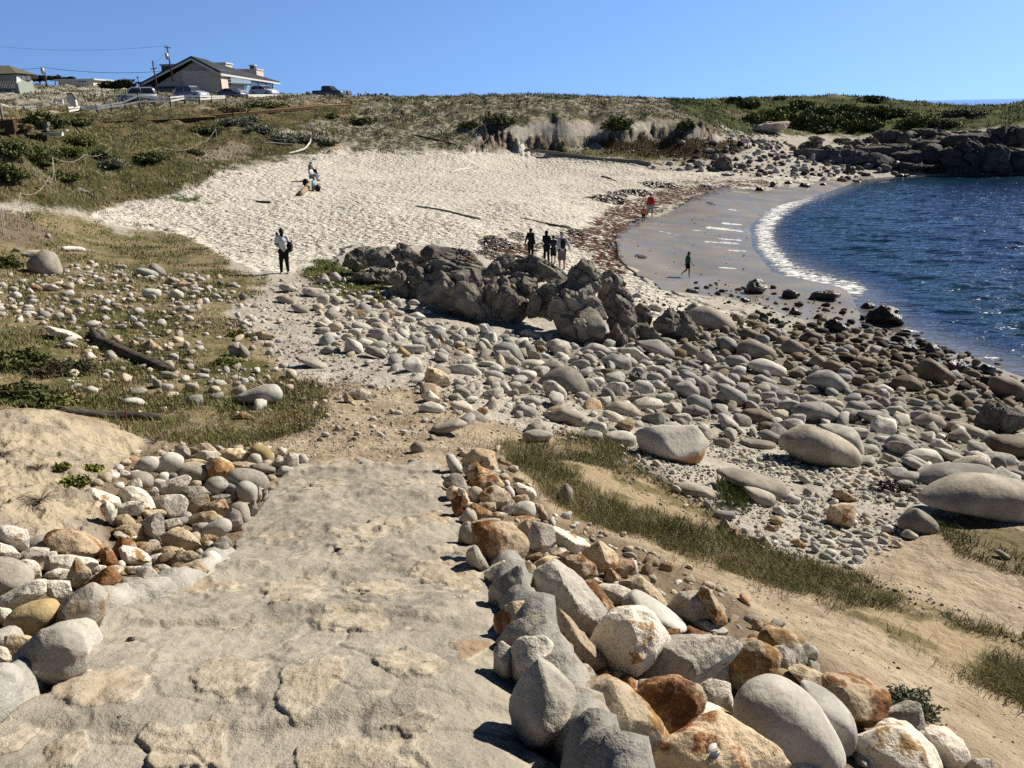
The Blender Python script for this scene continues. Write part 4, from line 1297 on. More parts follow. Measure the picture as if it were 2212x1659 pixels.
rocks('U', 'far', '''
A 1930,690 1960,660 2010,665 2025,710 1950,705
D 1990,840 2060,760 2120,745 2175,830 2170,860 2080,860
C 1770,850 1800,800 1840,800 1840,850
C 1690,850 1720,825 1760,850
D 1970,860 2000,825 2060,850 2050,862
C 1840,790 1900,760 1950,810 1900,830
C 1480,815 1500,806 1522,825 1510,836 1482,830
''', 'shore_rock')
# ---------------------------------------------------------------- stone-and-mortar path
FLAGS = []
def flag(block, tone, text): 
    for _, pts, o in parse(block, 'x ' + text): FLAGS.append((tone, np.array(pts)))
BLOCKS['g5'] = (600, 1000, 2.9105)
for b, tone, t in [
 ('G', .75, '360,1070 620,1010 960,970 1120,1030 1090,1140 940,1260 700,1300 430,1230'), ('G', .5, '1330,1040 1530,920 1800,905 1970,950 1880,1050 1850,1150 1700,1190 1480,1190'),
 ('V', .6, '597,1540 615,1460 680,1440 755,1435 740,1480 690,1540 640,1570'), ('G', .5, '-50,1470 200,1400 300,1400 240,1500 -50,1620'), ('G', .6, '340,1500 520,1430 640,1420 640,1560 560,1700 300,1700'),
 ('G', .45, '1020,1480 1100,1420 1400,1390 1560,1340 1640,1400 1640,1700 1130,1700'), ('G', .8, '1240,390 1320,290 1500,280 1770,350 1700,390 1400,410'), ('g5', .5, '150,1380 330,1310 600,1290 620,1400 590,1510 230,1520'),
 ('g5', .45, '760,1430 800,1370 950,1340 1200,1330 1240,1400 1100,1470 900,1460'), ('g5', .7, '1240,1290 1300,1230 1500,1200 1700,1220 1760,1280 1750,1400 1680,1440 1540,1400 1440,1340 1380,1350'),
 ('g5', .5, '1400,1110 1480,1060 1580,1080 1600,1150 1450,1150'), ('g5', .85, '1260,870 1350,830 1500,830 1560,890 1480,930 1340,920'), ('g5', .5, '540,1590 700,1530 960,1530 1080,1610 1050,1700 600,1700'),
 ('B', 1.0, '200,800 330,740 430,750 520,800 400,870 360,930 260,910'), ('V', .45, '810,1440 830,1420 930,1415 960,1440 930,1475 860,1480'), ('g5', .35, '920,900 1000,860 1180,870 1300,930 1250,1000 1000,960'),
 ('g5', .4, '450,680 560,640 620,670 560,700'), ('g5', .35, '1010,620 1100,580 1400,580 1420,640 1080,665'), ('g5', .4, '640,1060 900,1060 960,1100 740,1150'), ('g5', .4, '100,1010 300,950 500,960 480,1010 250,1060'),
 ('V', .4, '640,1620 760,1600 900,1610 940,1680 640,1690'), ('V', .4, '620,1050 700,1035 760,1050 700,1065'), ('V', .45, '700,1150 800,1135 860,1160 780,1175'), ('V', .3, '820,1580 900,1540 960,1560 900,1600')]:
    flag(b, tone, t)
PATH_EDGE = [(640,1000),(950,998),(956,1020),(970,1060),(988,1100),(1014,1150),(1050,1200),(1066,1240),(1082,1300),(1100,1400),(1140,1500),(1180,1600),(1230,1720),(-260,1720),(-100,1620),(20,1545),(150,1480),(190,1400),(215,1330),(300,1300),(350,1290),(400,1255),(455,1238),(492,1200),(520,1150),(548,1100),(575,1060),(612,1020)]
def VORO(x, y):
    """distance to the joints between irregular flags laid in rough courses"""
    q = np.stack([x * 1.9 + .5 * fbm2(x, y, .5, 3, 1.9), y * 3.1 + .6 * fbm2(x, y, .6, 3, 5.9)], -1)
    c = np.floor(q).astype(int); d1 = np.full(x.shape, 9.0); d2 = np.full(x.shape, 9.0)
    for i in (-1, 0, 1):
        for j in (-1, 0, 1):
            cx, cy = c[..., 0] + i, c[..., 1] + j
            hsh = _perm[(_perm[cx & 255] + cy) & 255]
            fx = cx + .5 + (((hsh * 37) % 101) / 101.0 - .5) * .75; fy = cy + .5 + (((hsh * 71) % 97) / 97.0 - .5) * .6
            d = np.hypot(q[..., 0] - fx, q[..., 1] - fy)
            d2 = np.where(d < d1, d1, np.minimum(d2, d)); d1 = np.minimum(d1, d)
    return (d2 - d1) * .35
def build_path():
    a = np.radians(np.linspace(-50, 22, 560)); r = np.exp(np.linspace(math.log(1.0), math.log(9.6), 620))
    A, RR = np.meshgrid(a, r); x, y = RR * np.sin(A), RR * np.cos(A)
    z = ground(x, y)
    vx, vy, w = project(np.stack([x, y, z], -1))
    e = sdf_poly(vx, vy, PATH_EDGE) + fbm2(x, y, .25, 3, 6.1) * 16
    px = 1000.0 / np.maximum(RR, .5)
    inside = smooth(-6, 8, e)
    lump = fbm2(x, y, .5, 5, 7.7) * .012 + fbm2(x, y, .07, 4, 2.7) * .004
    # shallow treads: each row of flags is the nose of a low step
    tread = (y * 1.0 + fbm2(x, y, .8, 3, 3.3) * .25) % 1.05 / 1.05
    tread = np.where(tread < .12, 1 - smooth(0, .12, tread), (tread - .12) / .88)
    lump = lump + (.5 - tread) * .030 * smooth(1.2, 2, y)
    tone = np.zeros_like(x)
    wob = fbm2(x, y, .10, 4, 9.1) * 14
    for t, poly in FLAGS:
        s = smooth(-3, 5, sdf_poly(vx, vy, poly) + wob)
        lump = lump + s * (.012 + .01 * fbm2(x, y, .16, 4, t * 30))
        tone = np.maximum(tone, s * t)
    tone2 = smooth(.0, .045, VORO(x, y))
    lump = lump + (tone2 - .5) * .008
    z = z + np.where(inside > 0, lump + .02, 0) * inside - (1 - inside) * .07
    o = mesh_obj('path', np.stack([x, y, z], -1).reshape(-1, 3), grid_faces(*x.shape)[:, ::-1])
    set_attr(o, 'tone', tone.ravel()); set_attr(o, 'joint', tone2.ravel())
    g = NT('path_material', .95, .1)
    P = g.pos()
    n1 = g.noise(1.6, P, 5); n2 = g.noise(9, P, 5, .6); n3 = g.noise(60, P, 4, .65); n4 = g.noise(230, P, 2)
    c = g.mix(g.ramp(n1, .35, .65), (.29,.265,.22), (.39,.355,.295))
    jn = g.attr('joint')
    c = g.mix(g.math('MULTIPLY', g.math('SUBTRACT', 1.0, g.ramp(g.math('ADD', jn, g.math('MULTIPLY', g.math('SUBTRACT', n2, .5), .8)), .1, .6)), .4), c, (.25,.225,.19))
    c = g.mix(g.math('MULTIPLY', g.ramp(n2, .5, .68), .6), c, (.50,.44,.34))
    c = g.mix(g.math('MULTIPLY', g.ramp(n4, .56, .68), .5), c, (.60,.56,.48))
    c = g.mix(g.math('MULTIPLY', g.ramp(n3, .60, .68), .55), c, (.20,.165,.125))
    tn = g.attr('tone')
    f = g.ramp(g.math('ADD', tn, g.math('MULTIPLY', g.math('SUBTRACT', n2, .5), .7)), .18, .42)
    st = g.mix(g.ramp(n2, .35, .62), (.42,.35,.245), (.52,.46,.36))
    st = g.mix(g.ramp(tn, .6, 1.0), st, g.mix(n2, (.30,.20,.125), (.40,.28,.18)))
    st = g.mix(g.math('MULTIPLY', g.ramp(n3, .56, .66), .6), st, (.24,.18,.12))
    c = g.mix(g.math('MULTIPLY', f, .78), c, st)
    cr = g.math('ABSOLUTE', g.math('SUBTRACT', g.math('ADD', tn, g.math('MULTIPLY', g.math('SUBTRACT', n2, .5), .35)), .25))
    c = g.mix(g.math('MULTIPLY', g.ramp(cr, .07, .0), .6), c, (.10,.075,.05))
    c = g.mix(g.ramp(g.voro(21, P), .07, .045), c, (.09,.065,.045))
    h = g.math('ADD', g.math('MULTIPLY', n2, .02), g.math('ADD', g.math('MULTIPLY', n3, .008), g.math('MULTIPLY', n4, .0022)))
    o.data.materials.append(g.done(c, .95, g.bump(h, 1.0, 1.0)))
    tag(o, kind='structure', label='sloping path of flat stones set in sandy mortar')
build_path()

# ---------------------------------------------------------------- loose stones
_placed = {}
def _cell(x, y): return int(math.floor(x / .6)), int(math.floor(y / .6))
def _free(x, y, r, k=.82):
    cx, cy = _cell(x, y)
    n = 1 if r < .5 else 2
    for i in range(cx - n, cx + n + 1):
        for j in range(cy - n, cy + n + 1):
            for (a, b, q) in _placed.get((i, j), ()):
                if (a - x) ** 2 + (b - y) ** 2 < (k * (r + q)) ** 2: return False
    return True
def _put(x, y, r): _placed.setdefault(_cell(x, y), []).append((x, y, r))
for o, c, r, *_r in ROCKS: _put(c[0], c[1], r * .95)
_path_poly = np.array(PATH_EDGE)
VARIANTS = {}
def variant(kind, k, sub):
    key = (kind, k, sub)
    if key not in VARIANTS:
        rs = np.random.default_rng(100 + k * 7 + len(kind))
        p = rs.normal(size=(13 if kind == 'a' else 26, 3)); p /= np.linalg.norm(p, axis=1)[:, None]
        p *= rs.uniform(.8, 1.15, (len(p), 1)) if kind == 'a' else rs.uniform(.93, 1.05, (len(p), 1))
        p = p * np.array([1, rs.uniform(.6, .85), rs.uniform(.45, .75)])
        N, d = hull_planes(p)
        if kind == 'a':
            cn = rs.normal(size=(6, 3)); cn /= np.linalg.norm(cn, axis=1)[:, None]
            N = np.concatenate([N, cn]); d = np.concatenate([d, (p @ cn.T).max(0) * rs.uniform(.6, .9, 6)])
        v, f = plane_body(N, d, sub, 45 if kind == 'a' else 9)
        v = roughen(v, .8, .05 if kind == 'a' else .03, k * 3.3)
        VARIANTS[key] = (v, f)
    return VARIANTS[key]
VMESH = {}
def variant_mesh(kind, k, code):
    key = (kind, k, code)
    if key not in VMESH:
        v, f = variant(kind, k, 3)
        o = mesh_obj('cobble', v, f, MATS[code]); VMESH[key] = o.data
        bpy.data.objects.remove(o)
    return VMESH[key]
LOOSE = []     # x, y, r, kind, code, zone
def scatter(zone, poly, n, rmin, rmax, codes, kindp=.3, power=2.2, packed=.82, clump=None):
    poly = np.array(poly, float)
    # corners of the zone on the ground
    W_ = [hit(a, b) for a, b in poly]; W_ = np.array([w for w in W_ if w is not None])
    x0, y0 = W_[:, 0].min(), W_[:, 1].min(); x1, y1 = W_[:, 0].max(), W_[:, 1].max()
    m = n * 3
    X = RNG.uniform(x0, x1, m); Y = RNG.uniform(y0, y1, m); Zz = ground(X, Y)
    vx, vy, w = project(np.stack([X, Y, Zz], -1))
    ok = sdf_poly(vx, vy, poly) > RNG.normal(0, 10, m)
    if clump: ok &= fbm2(X, Y, clump, 3, 4.4) > RNG.uniform(-.35, .25, m)
    ok &= sdf_poly(vx, vy, _path_poly) < -4
    X, Y = X[ok][:n], Y[ok][:n]
    Rr = rmin + (rmax - rmin) * RNG.random(len(X)) ** power
    for i in np.argsort(-Rr):
        if _free(X[i], Y[i], Rr[i], packed):
            _put(X[i], Y[i], Rr[i])
            c = codes(X[i], Y[i]) if callable(codes) else random.choice(codes)
            LOOSE.append((X[i], Y[i], Rr[i], 'a' if random.random() < kindp else 'r', c, zone))
def beach_code(x, y):
    z = float(ground(x, y)) + random.gauss(0, .22)
    if z < .45: return random.choice('KKB')
    if z < 1.15: return random.choice('BBBCK')
    if z < 1.7: return random.choice('BBCCS')
    if z < 2.8: return random.choice('CCCLLGWS')
    return random.choice('CLLSSGWT')
scatter('beach', [(700,640),(860,650),(930,700),(1150,745),(1400,750),(1500,690),(1700,700),(1900,710),(2212,830),(2400,900),(2400,1080),(2120,1060),(1960,1060),(1880,1000),(1700,950),(1550,950),(1350,950),(1150,930),(960,890),(880,800),(760,770),(680,700)], 15000, .045, .33, beach_code, .72, 3.0)
scatter('beach', [(1330,980),(1700,980),(2000,1050),(1960,1160),(1850,1230),(1650,1190),(1500,1080)], 3500, .02, .10, 'CLSGTW', .5, 2.5, clump=1.2)
scatter('grass', [(0,600),(200,570),(420,590),(560,640),(640,800),(600,900),(400,880),(150,850),(120,720),(0,690),(-200,640)], 2300, .04, .22, 'LWWGTSST', .8, 3.2, clump=1.3)
scatter('mid', [(560,600),(680,640),(880,830),(1000,900),(960,960),(700,960),(620,860),(540,740)], 1300, .02, .09, 'SLT', .5, 2.6)
scatter('mid', [(600,610),(760,600),(880,660),(950,740),(1080,750),(1200,790),(1000,850),(850,760),(700,680)], 1700, .035, .15, 'LLSGWT', .75, 2.8)
scatter('far', [(1480,310),(1620,300),(1760,335),(1850,350),(1850,378),(1700,385),(1560,372),(1440,362),(1500,345)], 900, .18, .75, 'DDCKG', .8, 1.8)
scatter('far', [(1540,255),(1640,262),(1700,300),(1600,335),(1560,300)], 500, .12, .35, 'ASGT', .9, 2)
scatter('far', [(1780,330),(1900,300),(2212,290),(2212,370),(1900,372),(1830,368)], 900, .3, 1.3, 'D', 1, 1.8, .7)
scatter('far', [(1120,305),(1300,320),(1450,345),(1480,355),(1300,345),(1150,325)], 120, .12, .3, 'CSL', .7, 2)
scatter('wet', [(1500,600),(1700,640),(1950,690),(2212,790),(2212,830),(1900,720),(1700,690),(1520,640)], 350, .05, .24, 'KKB', .4, 2.5)
scatter('wet', [(1340,480),(1500,450),(1650,470),(1620,560),(1600,620),(1400,600)], 160, .03, .10, 'KKW', .8, 2.5)
scatter('shore', [(1260,600),(1420,640),(1600,690),(1700,700),(1500,690),(1300,660)], 500, .03, .13, 'CSKB', .4, 2.6)
# stones filling the gaps low in the two piles
for poly in ([(990,980),(1060,970),(1200,1110),(1400,1190),(1560,1270),(1800,1440),(2100,1640),(1240,1659),(1160,1500),(1110,1320),(1060,1180),(1010,1080)], [(240,1020),(330,965),(560,965),(690,990),(590,1030),(550,1120),(500,1190),(380,1260),(230,1290),(200,1400),(60,1480),(0,1560),(0,1170),(120,1180),(240,1180),(200,1070)]):
    scatter('pile', poly, 600, .04, .11, 'GTRWTTL', .95, 1.6, .62)
LOOSE.sort(key=lambda q: -q[2] / math.hypot(q[0], q[1]))
def loose_pose(x, y, r, rs):
    z = float(ground(x, y)) + r * rs.uniform(.08, .3)
    return (x, y, z), (rs.uniform(-.3, .3), rs.uniform(-.3, .3), rs.uniform(0, 6.28))
N_IND = 175
rest = []
cnt = {}
for i, (x, y, r, kind, code, zone) in enumerate(LOOSE):
    vx, vy, w = project(np.array([x, y, float(ground(x, y))]))
    inview = w > 0 and -10 < vx < VW + 10 and 0 < vy < VH + 10
    if inview and cnt.get('n', 0) < N_IND:
        cnt['n'] = cnt.get('n', 0) + 1
        rs = random.Random(i)
        o = bpy.data.objects.new('cobble', variant_mesh(kind, i % 9, code)); COL.objects.link(o)
        loc, rot = loose_pose(x, y, r, rs)
        if zone == 'pile': loc = (loc[0], loc[1], loc[2] - .0)
        o.location = loc; o.rotation_euler = rot; o.scale = (r * rs.uniform(.9, 1.35), r * rs.uniform(.7, 1.1), r * rs.uniform(.6, 1.25))
        ROCKS.append([o, np.array(loc), r, code, zone + '_loose', (2 * r, 2 * r), (float(vx), float(vy)), 2 * r / w * VF])
    else: rest.append((i, x, y, r, kind, code, zone))
TINT = {'G': (.47,.45,.42), 'W': (.62,.59,.53), 'T': (.54,.46,.35), 'R': (.44,.28,.16), 'C': (.34,.335,.32), 'L': (.58,.56,.51), 'S': (.38,.35,.30), 'B': (.20,.16,.11), 'K': (.045,.035,.028), 'D': (.17,.155,.14), 'A': (.36,.33,.27)}
def merged_stones(name, items, label, sub=2):
    Vs, Fs, Cs, Rn = [], [], [], []; off = 0
    for (i, x, y, r, kind, code, zone) in items:
        s2 = sub if r / math.hypot(x, y) > .004 else 1
        v, f = variant(kind, i % 9, max(s2, 1)); rs = random.Random(i)
        loc, rot = loose_pose(x, y, r, rs)
        m = np.array(Euler(rot).to_matrix())
        vv = (v * np.array([r * rs.uniform(.9, 1.35), r * rs.uniform(.7, 1.1), r * rs.uniform(.6, 1.25)])) @ m.T + np.array(loc)
        Vs.append(vv); Fs.append(f + off); off += len(v)
        t = np.array(TINT[code]) * rs.uniform(.75, 1.2)
        Cs.append(np.tile(t, (len(v), 1))); Rn.append(np.full(len(v), rs.random()))
    if not Vs: return
    o = mesh_obj(name, np.concatenate(Vs), np.concatenate(Fs), M_LOOSE)
    set_attr(o, 'tint', np.concatenate(Cs))
    tag(o, label=label, kind='stuff')
def loose_material():
    g = NT('loose_stone', .85, .2)
    P = g.pos(); n = g.noise(24, P, 5, .65); n2 = g.noise(110, P, 2)
    c = g.mul(g.attr('tint', False), g.mix(n, (.72,.71,.70), (1.2,1.2,1.2)))
    c = g.mix(g.math('MULTIPLY', g.ramp(n2, .56, .68), .35), c, (.11,.10,.085))
    return g.done(c, .85, g.bump(g.math('MULTIPLY', n, .02), 1.0, 1.0))
M_LOOSE = loose_material()
merged_stones('cobbles', rest, 'smaller grey and tan cobbles strewn over the beach and grass')
# pebbles and grit
peb = []
def pebbles(poly, n, r0, r1, codes):
    poly = np.array(poly, float)
    W_ = np.array([hit(a, b) for a, b in poly]); x0, y0, _ = W_.min(0); x1, y1, _ = W_.max(0)
    X = RNG.uniform(x0, x1, n * 2); Y = RNG.uniform(y0, y1, n * 2)
    vx, vy, w = project(np.stack([X, Y, ground(X, Y)], -1))
    ok = (sdf_poly(vx, vy, poly) > 0) & (fbm2(X, Y, 1.0, 3, 7.4) > RNG.uniform(-.5, .4, len(X))); X, Y = X[ok][:n], Y[ok][:n]
    for x, y in zip(X, Y): peb.append((len(peb), x, y, r0 + (r1 - r0) * random.random() ** 2.5, 'a', random.choice(codes), 'p'))
pebbles([(640,800),(900,800),(1150,930),(1350,950),(1950,1060),(1960,1180),(1800,1240),(1600,1160),(1400,1080),(1250,1000),(1000,990),(600,990)], 7500, .006, .04, 'SLTGCK')
pebbles([(1350,940),(1700,930),(1990,1040),(1960,1160),(1700,1160),(1450,1040)], 4000, .01, .05, 'CLSGK')
pebbles([(560,640),(900,650),(1200,790),(1700,870),(1700,950),(1300,940),(900,820),(600,760)], 5000, .015, .06, 'LSCGW')
pebbles([(1150,1050),(1400,1150),(1600,1260),(1900,1400),(2212,1560),(2212,1640),(2000,1560),(1800,1440),(1560,1290),(1300,1180)], 900, .004, .022, 'SLTGK')
pebbles([(1500,1150),(1850,1240),(2212,1300),(2212,1400),(1850,1260)], 900, .01, .04, 'SLTGK')
pebbles([(0,900),(300,950),(240,1150),(0,1150)], 250, .004, .015, 'SLT')
pebbles([(500,1250),(1100,1250),(1150,1659),(100,1659),(250,1350)], 500, .003, .012, 'SLKTB')
merged_stones('pebbles', peb, 'pebbles and grit lying between the boulders', 1)

# ---------------------------------------------------------------- grass and low plants
def blade_cloud(name, label, spec, mat):
    """spec: list of (mask array or callable, blades per node, height range, colours, lean, min width)"""
    Vs, Fs, Cs = [], [], []; off = 0
    for keep, per, h0, h1, cols, lean, wmin in spec:
        jj, ii = np.nonzero(keep & front & (PVX > -60) & (PVX < VW + 60) & (PVY < VH + 40) & (PVY > 100))
        if per < 1:
            s = RNG.random(len(jj)) < per; jj, ii = jj[s], ii[s]; per_ = 1
        else: per_ = int(per)
        jj = np.repeat(jj, per_); ii = np.repeat(ii, per_)
        n = len(jj); a = AZ[jj, ii] + RNG.uniform(-.5, .5, n) * .0017; r = LR[jj, ii] * (1 + RNG.uniform(-.5, .5, n) * .008)
        x, y = r * np.sin(a), r * np.cos(a); z = ground(x, y) - .01
        h = RNG.uniform(h0, h1, n) * (0.75 + .5 * np.clip(fbm2(x, y, 1.5, 2, 3.7) + .5, 0, 1)); w = np.maximum(wmin, (.0005 if wmin < .002 else .0008) * r) * RNG.uniform(.7, 1.4, n)
        th = RNG.uniform(0, 6.283, n); le = h * RNG.uniform(.1, 1.0, n) * lean
        dx, dy = np.cos(th) * le, np.sin(th) * le; ph = RNG.uniform(0, 6.283, n); ux, uy = np.cos(ph) * w / 2, np.sin(ph) * w / 2
        v = np.empty((n, 5, 3))
        v[:, 0] = np.stack([x - ux, y - uy, z], -1); v[:, 1] = np.stack([x + ux, y + uy, z], -1)
        mx_, my_ = x + dx * .35, y + dy * .35
        v[:, 2] = np.stack([mx_ - ux * .8, my_ - uy * .8, z + h * .6], -1); v[:, 3] = np.stack([mx_ + ux * .8, my_ + uy * .8, z + h * .6], -1)
        v[:, 4] = np.stack([x + dx, y + dy, z + h * RNG.uniform(.8, 1.05, n)], -1)
        b = off + np.arange(n)[:, None] * 5
        Fs.append(np.concatenate([b + [0, 1, 3], b + [0, 3, 2], b + [2, 3, 4]]))
        cols = np.array(cols); pick = np.clip((np.clip(fbm2(x, y, 1.1, 3, 8.8) * .9 + .5, 0, 1) * .6 + RNG.random(n) * .4) * len(cols), 0, len(cols) - 1).astype(int)
        c = cols[pick] * RNG.uniform(.7, 1.3, (n, 1))
        Cs.append(np.repeat(c, 5, 0)); Vs.append(v.reshape(-1, 3)); off += n * 5
    o = mesh_obj(name, np.concatenate(Vs), np.concatenate(Fs), mat, smooth_shade=False)
    set_attr(o, 'tint', np.concatenate(Cs)); tag(o, label=label, kind='stuff')
    return o
def leaf_material(name, rough=.75):
    g = NT(name, rough, .2)
    c = g.attr('tint', False)
    return g.done(c, rough)
M_LEAF = leaf_material('plant_leaf')
GREEN = [(.07,.085,.022), (.11,.13,.035), (.16,.17,.055), (.25,.22,.10)]
OLIVE = [(.09,.09,.03), (.14,.13,.045), (.21,.175,.075), (.31,.25,.13)]
STRAW = [(.14,.12,.05), (.22,.175,.085), (.32,.26,.15), (.38,.31,.19)]
GREY = [(.10,.10,.065), (.17,.17,.11), (.25,.235,.17), (.13,.11,.07)]
patchy = fbm2(GX, GY, 1.4, 4, 12.2) + RNG.normal(0, .12, GX.shape)
patchy2 = fbm2(GX, GY, 5.0, 4, 2.9) + RNG.normal(0, .1, GX.shape)
gm = (M['grass_near'] > .12) & (M['grass_near'] + patchy * .9 > .62)
blade_cloud('grass', 'short green and straw grass growing on the left bank', [
    (gm & (patchy > -.05) & (rr < 60), .8, .03, .11, STRAW + OLIVE[1:], 1.1, .005), (gm & (patchy > .3) & (rr < 60), .5, .05, .12, OLIVE, .8, .006),
    (gm & (patchy > .12) & (rr < 60), .9, .05, .15, GREEN, .9, .005),
    ((M['green1'] > .5), 2, .05, .13, GREEN, .7, .006), ((M['green2'] > .5), 1, .05, .1, GREEN, .7, .01)], M_LEAF)
blade_cloud('grass', 'strip of tufted grass crossing the sandy slope beside the stones', [
    ((M['stripe'] > .45) & (patchy + (PVX > 1550) * .3 > .0), 1, .03, .11, OLIVE, 1.9, .0017), ((M['stripe'] > .5) & (patchy + (PVX > 1550) * .35 > .14), 3, .04, .13, GREEN, 1.7, .0018),
    ((M['stripe'] > .3) & (patchy > .0), .04, .13, .24, GREEN, 1.1, .003), ((M['stripe'] > .1) & (patchy > -.05), .3, .06, .16, STRAW, 1.0, .003),
    ((M['patch'] > .5) & (patchy > -.35), 2, .03, .10, GREEN, 1.0, .0035), ((rr < 16) & (rr > 8.8) & (PVX > 480) & (PVX < 1330) & (PVY > 780) & (M['beach'] < .1) & (patchy > .22), .8, .02, .07, STRAW, 1.5, .003), ((M['patch2'] > .5), 2, .1, .25, GREEN, .9, .004)], M_LEAF)
blade_cloud('ground_cover', 'dull green ground cover growing over the left hillside', [
    ((M['grass_hill'] > .5) & (patchy2 > 0), .9, .08, .26, GREEN, .8, .02), ((M['grass_hill'] > .5) & (patchy2 < .12), .5, .10, .26, STRAW, .8, .02), ((M['grass_hill'] > .5) & (patchy > .3), .5, .1, .3, GREY, .8, .02),
    ((M['lowgrass'] > .5), 1, .1, .25, GREEN, .8, .02)], M_LEAF)
blade_cloud('ground_cover', 'grey tufted dune plants growing on the pale sand ridge', [
    ((M['scrub'] > .5) & (patchy2 > .02), 1, .12, .5, GREY, .7, .03), ((M['scrub'] > .5) & (patchy2 > .3), 1, .2, .6, GREEN, .7, .03),
    ((M['dune_w'] > .5) & (patchy2 > .2), .5, .15, .4, GREY, .7, .03), ((M['reed'] > .5), 2, .25, .6, [(.05,.032,.014), (.075,.05,.022), (.10,.07,.03)], .5, .03)], M_LEAF)
blade_cloud('ground_cover', 'green and olive ground cover over the far headland', [
    ((M['head'] > .5) & (patchy2 > -.15), 1, .2, .6, [(.05,.06,.018), (.09,.11,.028), (.16,.18,.045), (.21,.20,.075)], .7, .05)], M_LEAF)
# ---------------------------------------------------------------- simple materials
def plain(name, col, rough=.7, spec=.3, metal=0.0, vary=.15, scale=6.0, bump=0.0):
    g = NT(name, rough, spec); P = g.n('ShaderNodeTexCoord').outputs['Object']
    n = g.noise(scale, P, 4, .6)
    c = g.mix(g.ramp(n, .3, .7), tuple(x * (1 - vary) for x in col), tuple(min(x * (1 + vary), .9) for x in col))
    g.b.inputs['Metallic'].default_value = metal
    return g.done(c, rough, g.bump(g.math('MULTIPLY', n, bump), 1.0, 1.0) if bump else None)
def wood(name, a, b, scale=(1.2, 14, 14), rough=.85):
    g = NT(name, rough, .15); P = g.n('ShaderNodeTexCoord').outputs['Object']
    n = g.noise(1.0, g.scalev(P, scale), 5, .65); n2 = g.noise(3.0, P, 3)
    c = g.mix(g.ramp(n, .35, .65), a, b)
    c = g.mix(g.math('MULTIPLY', g.ramp(n2, .5, .7), .4), c, tuple(x * .6 for x in a))
    return g.done(c, rough, g.bump(g.math('MULTIPLY', n, .03), 1.0, 1.0))
MT = dict(
 white=plain('white_paint', (.78,.77,.73), .6), post=plain('weathered_post', (.16,.14,.12), .9), wall=plain('stucco', (.58,.50,.42), .95, .1, vary=.06, scale=2),
 wallw=plain('stucco_pale', (.66,.60,.50), .95, .1, vary=.05), roof=plain('dark_roofing', (.035,.037,.042), .7), fascia=plain('fascia_paint', (.55,.54,.52), .6), glass=plain('window_glass', (.05,.06,.07), .06, .8, vary=.05),
 blind=plain('green_glazing', (.17,.25,.23), .25, .5, vary=.08, scale=.6), frame=plain('dark_frame', (.03,.03,.03), .5), shingle=plain('shingle', (.13,.125,.09), .9, vary=.25, scale=3), green=plain('pale_green_paint', (.26,.30,.25), .7, vary=.05),
 dec=wood('new_decking', (.46,.30,.14), (.58,.40,.22)), beam=wood('dark_beam', (.055,.035,.022), (.11,.07,.04)), grey=wood('driftwood_grey', (.17,.15,.13), (.30,.27,.23)), pale=wood('driftwood_white', (.56,.53,.48), (.70,.67,.61)), dark=wood('driftwood_dark', (.045,.038,.034), (.12,.10,.085)), tanw=wood('driftwood_tan', (.26,.19,.125), (.40,.31,.21)),
 rope=plain('rope', (.50,.46,.36), .9), rust=plain('rusty_rod', (.12,.06,.035), .8), pole=plain('utility_pole_wood', (.07,.055,.045), .9), wire=plain('wire', (.03,.03,.035), .6), metal=plain('grey_metal', (.45,.46,.47), .5, .5, .6),
 tyre=plain('tyre', (.015,.015,.015), .8), rim=plain('rim', (.35,.35,.36), .35, .5, .8), lamp=plain('headlight', (.75,.76,.78), .15, .7), tail=plain('tail_light', (.35,.02,.02), .3), sign=plain('sign_board', (.72,.70,.64), .8), kelp=plain('kelp', (.045,.022,.013), .45, .5, vary=.4, scale=9),
 darkpanel=plain('dark_panel', (.06,.065,.07), .6), shell=plain('mussel_shell', (.10,.11,.15), .3, .6), bone=plain('sun_bleached', (.6,.58,.52), .9))
MT['railglass'] = plain('rail_glass', (.5,.62,.60), .1, .6, vary=.03); MT['railglass'].node_tree.nodes['Principled BSDF'].inputs['Alpha'].default_value = .35
def car_paint(name, col, metal=.4): return plain(name, col, .25, .6, metal, .04)

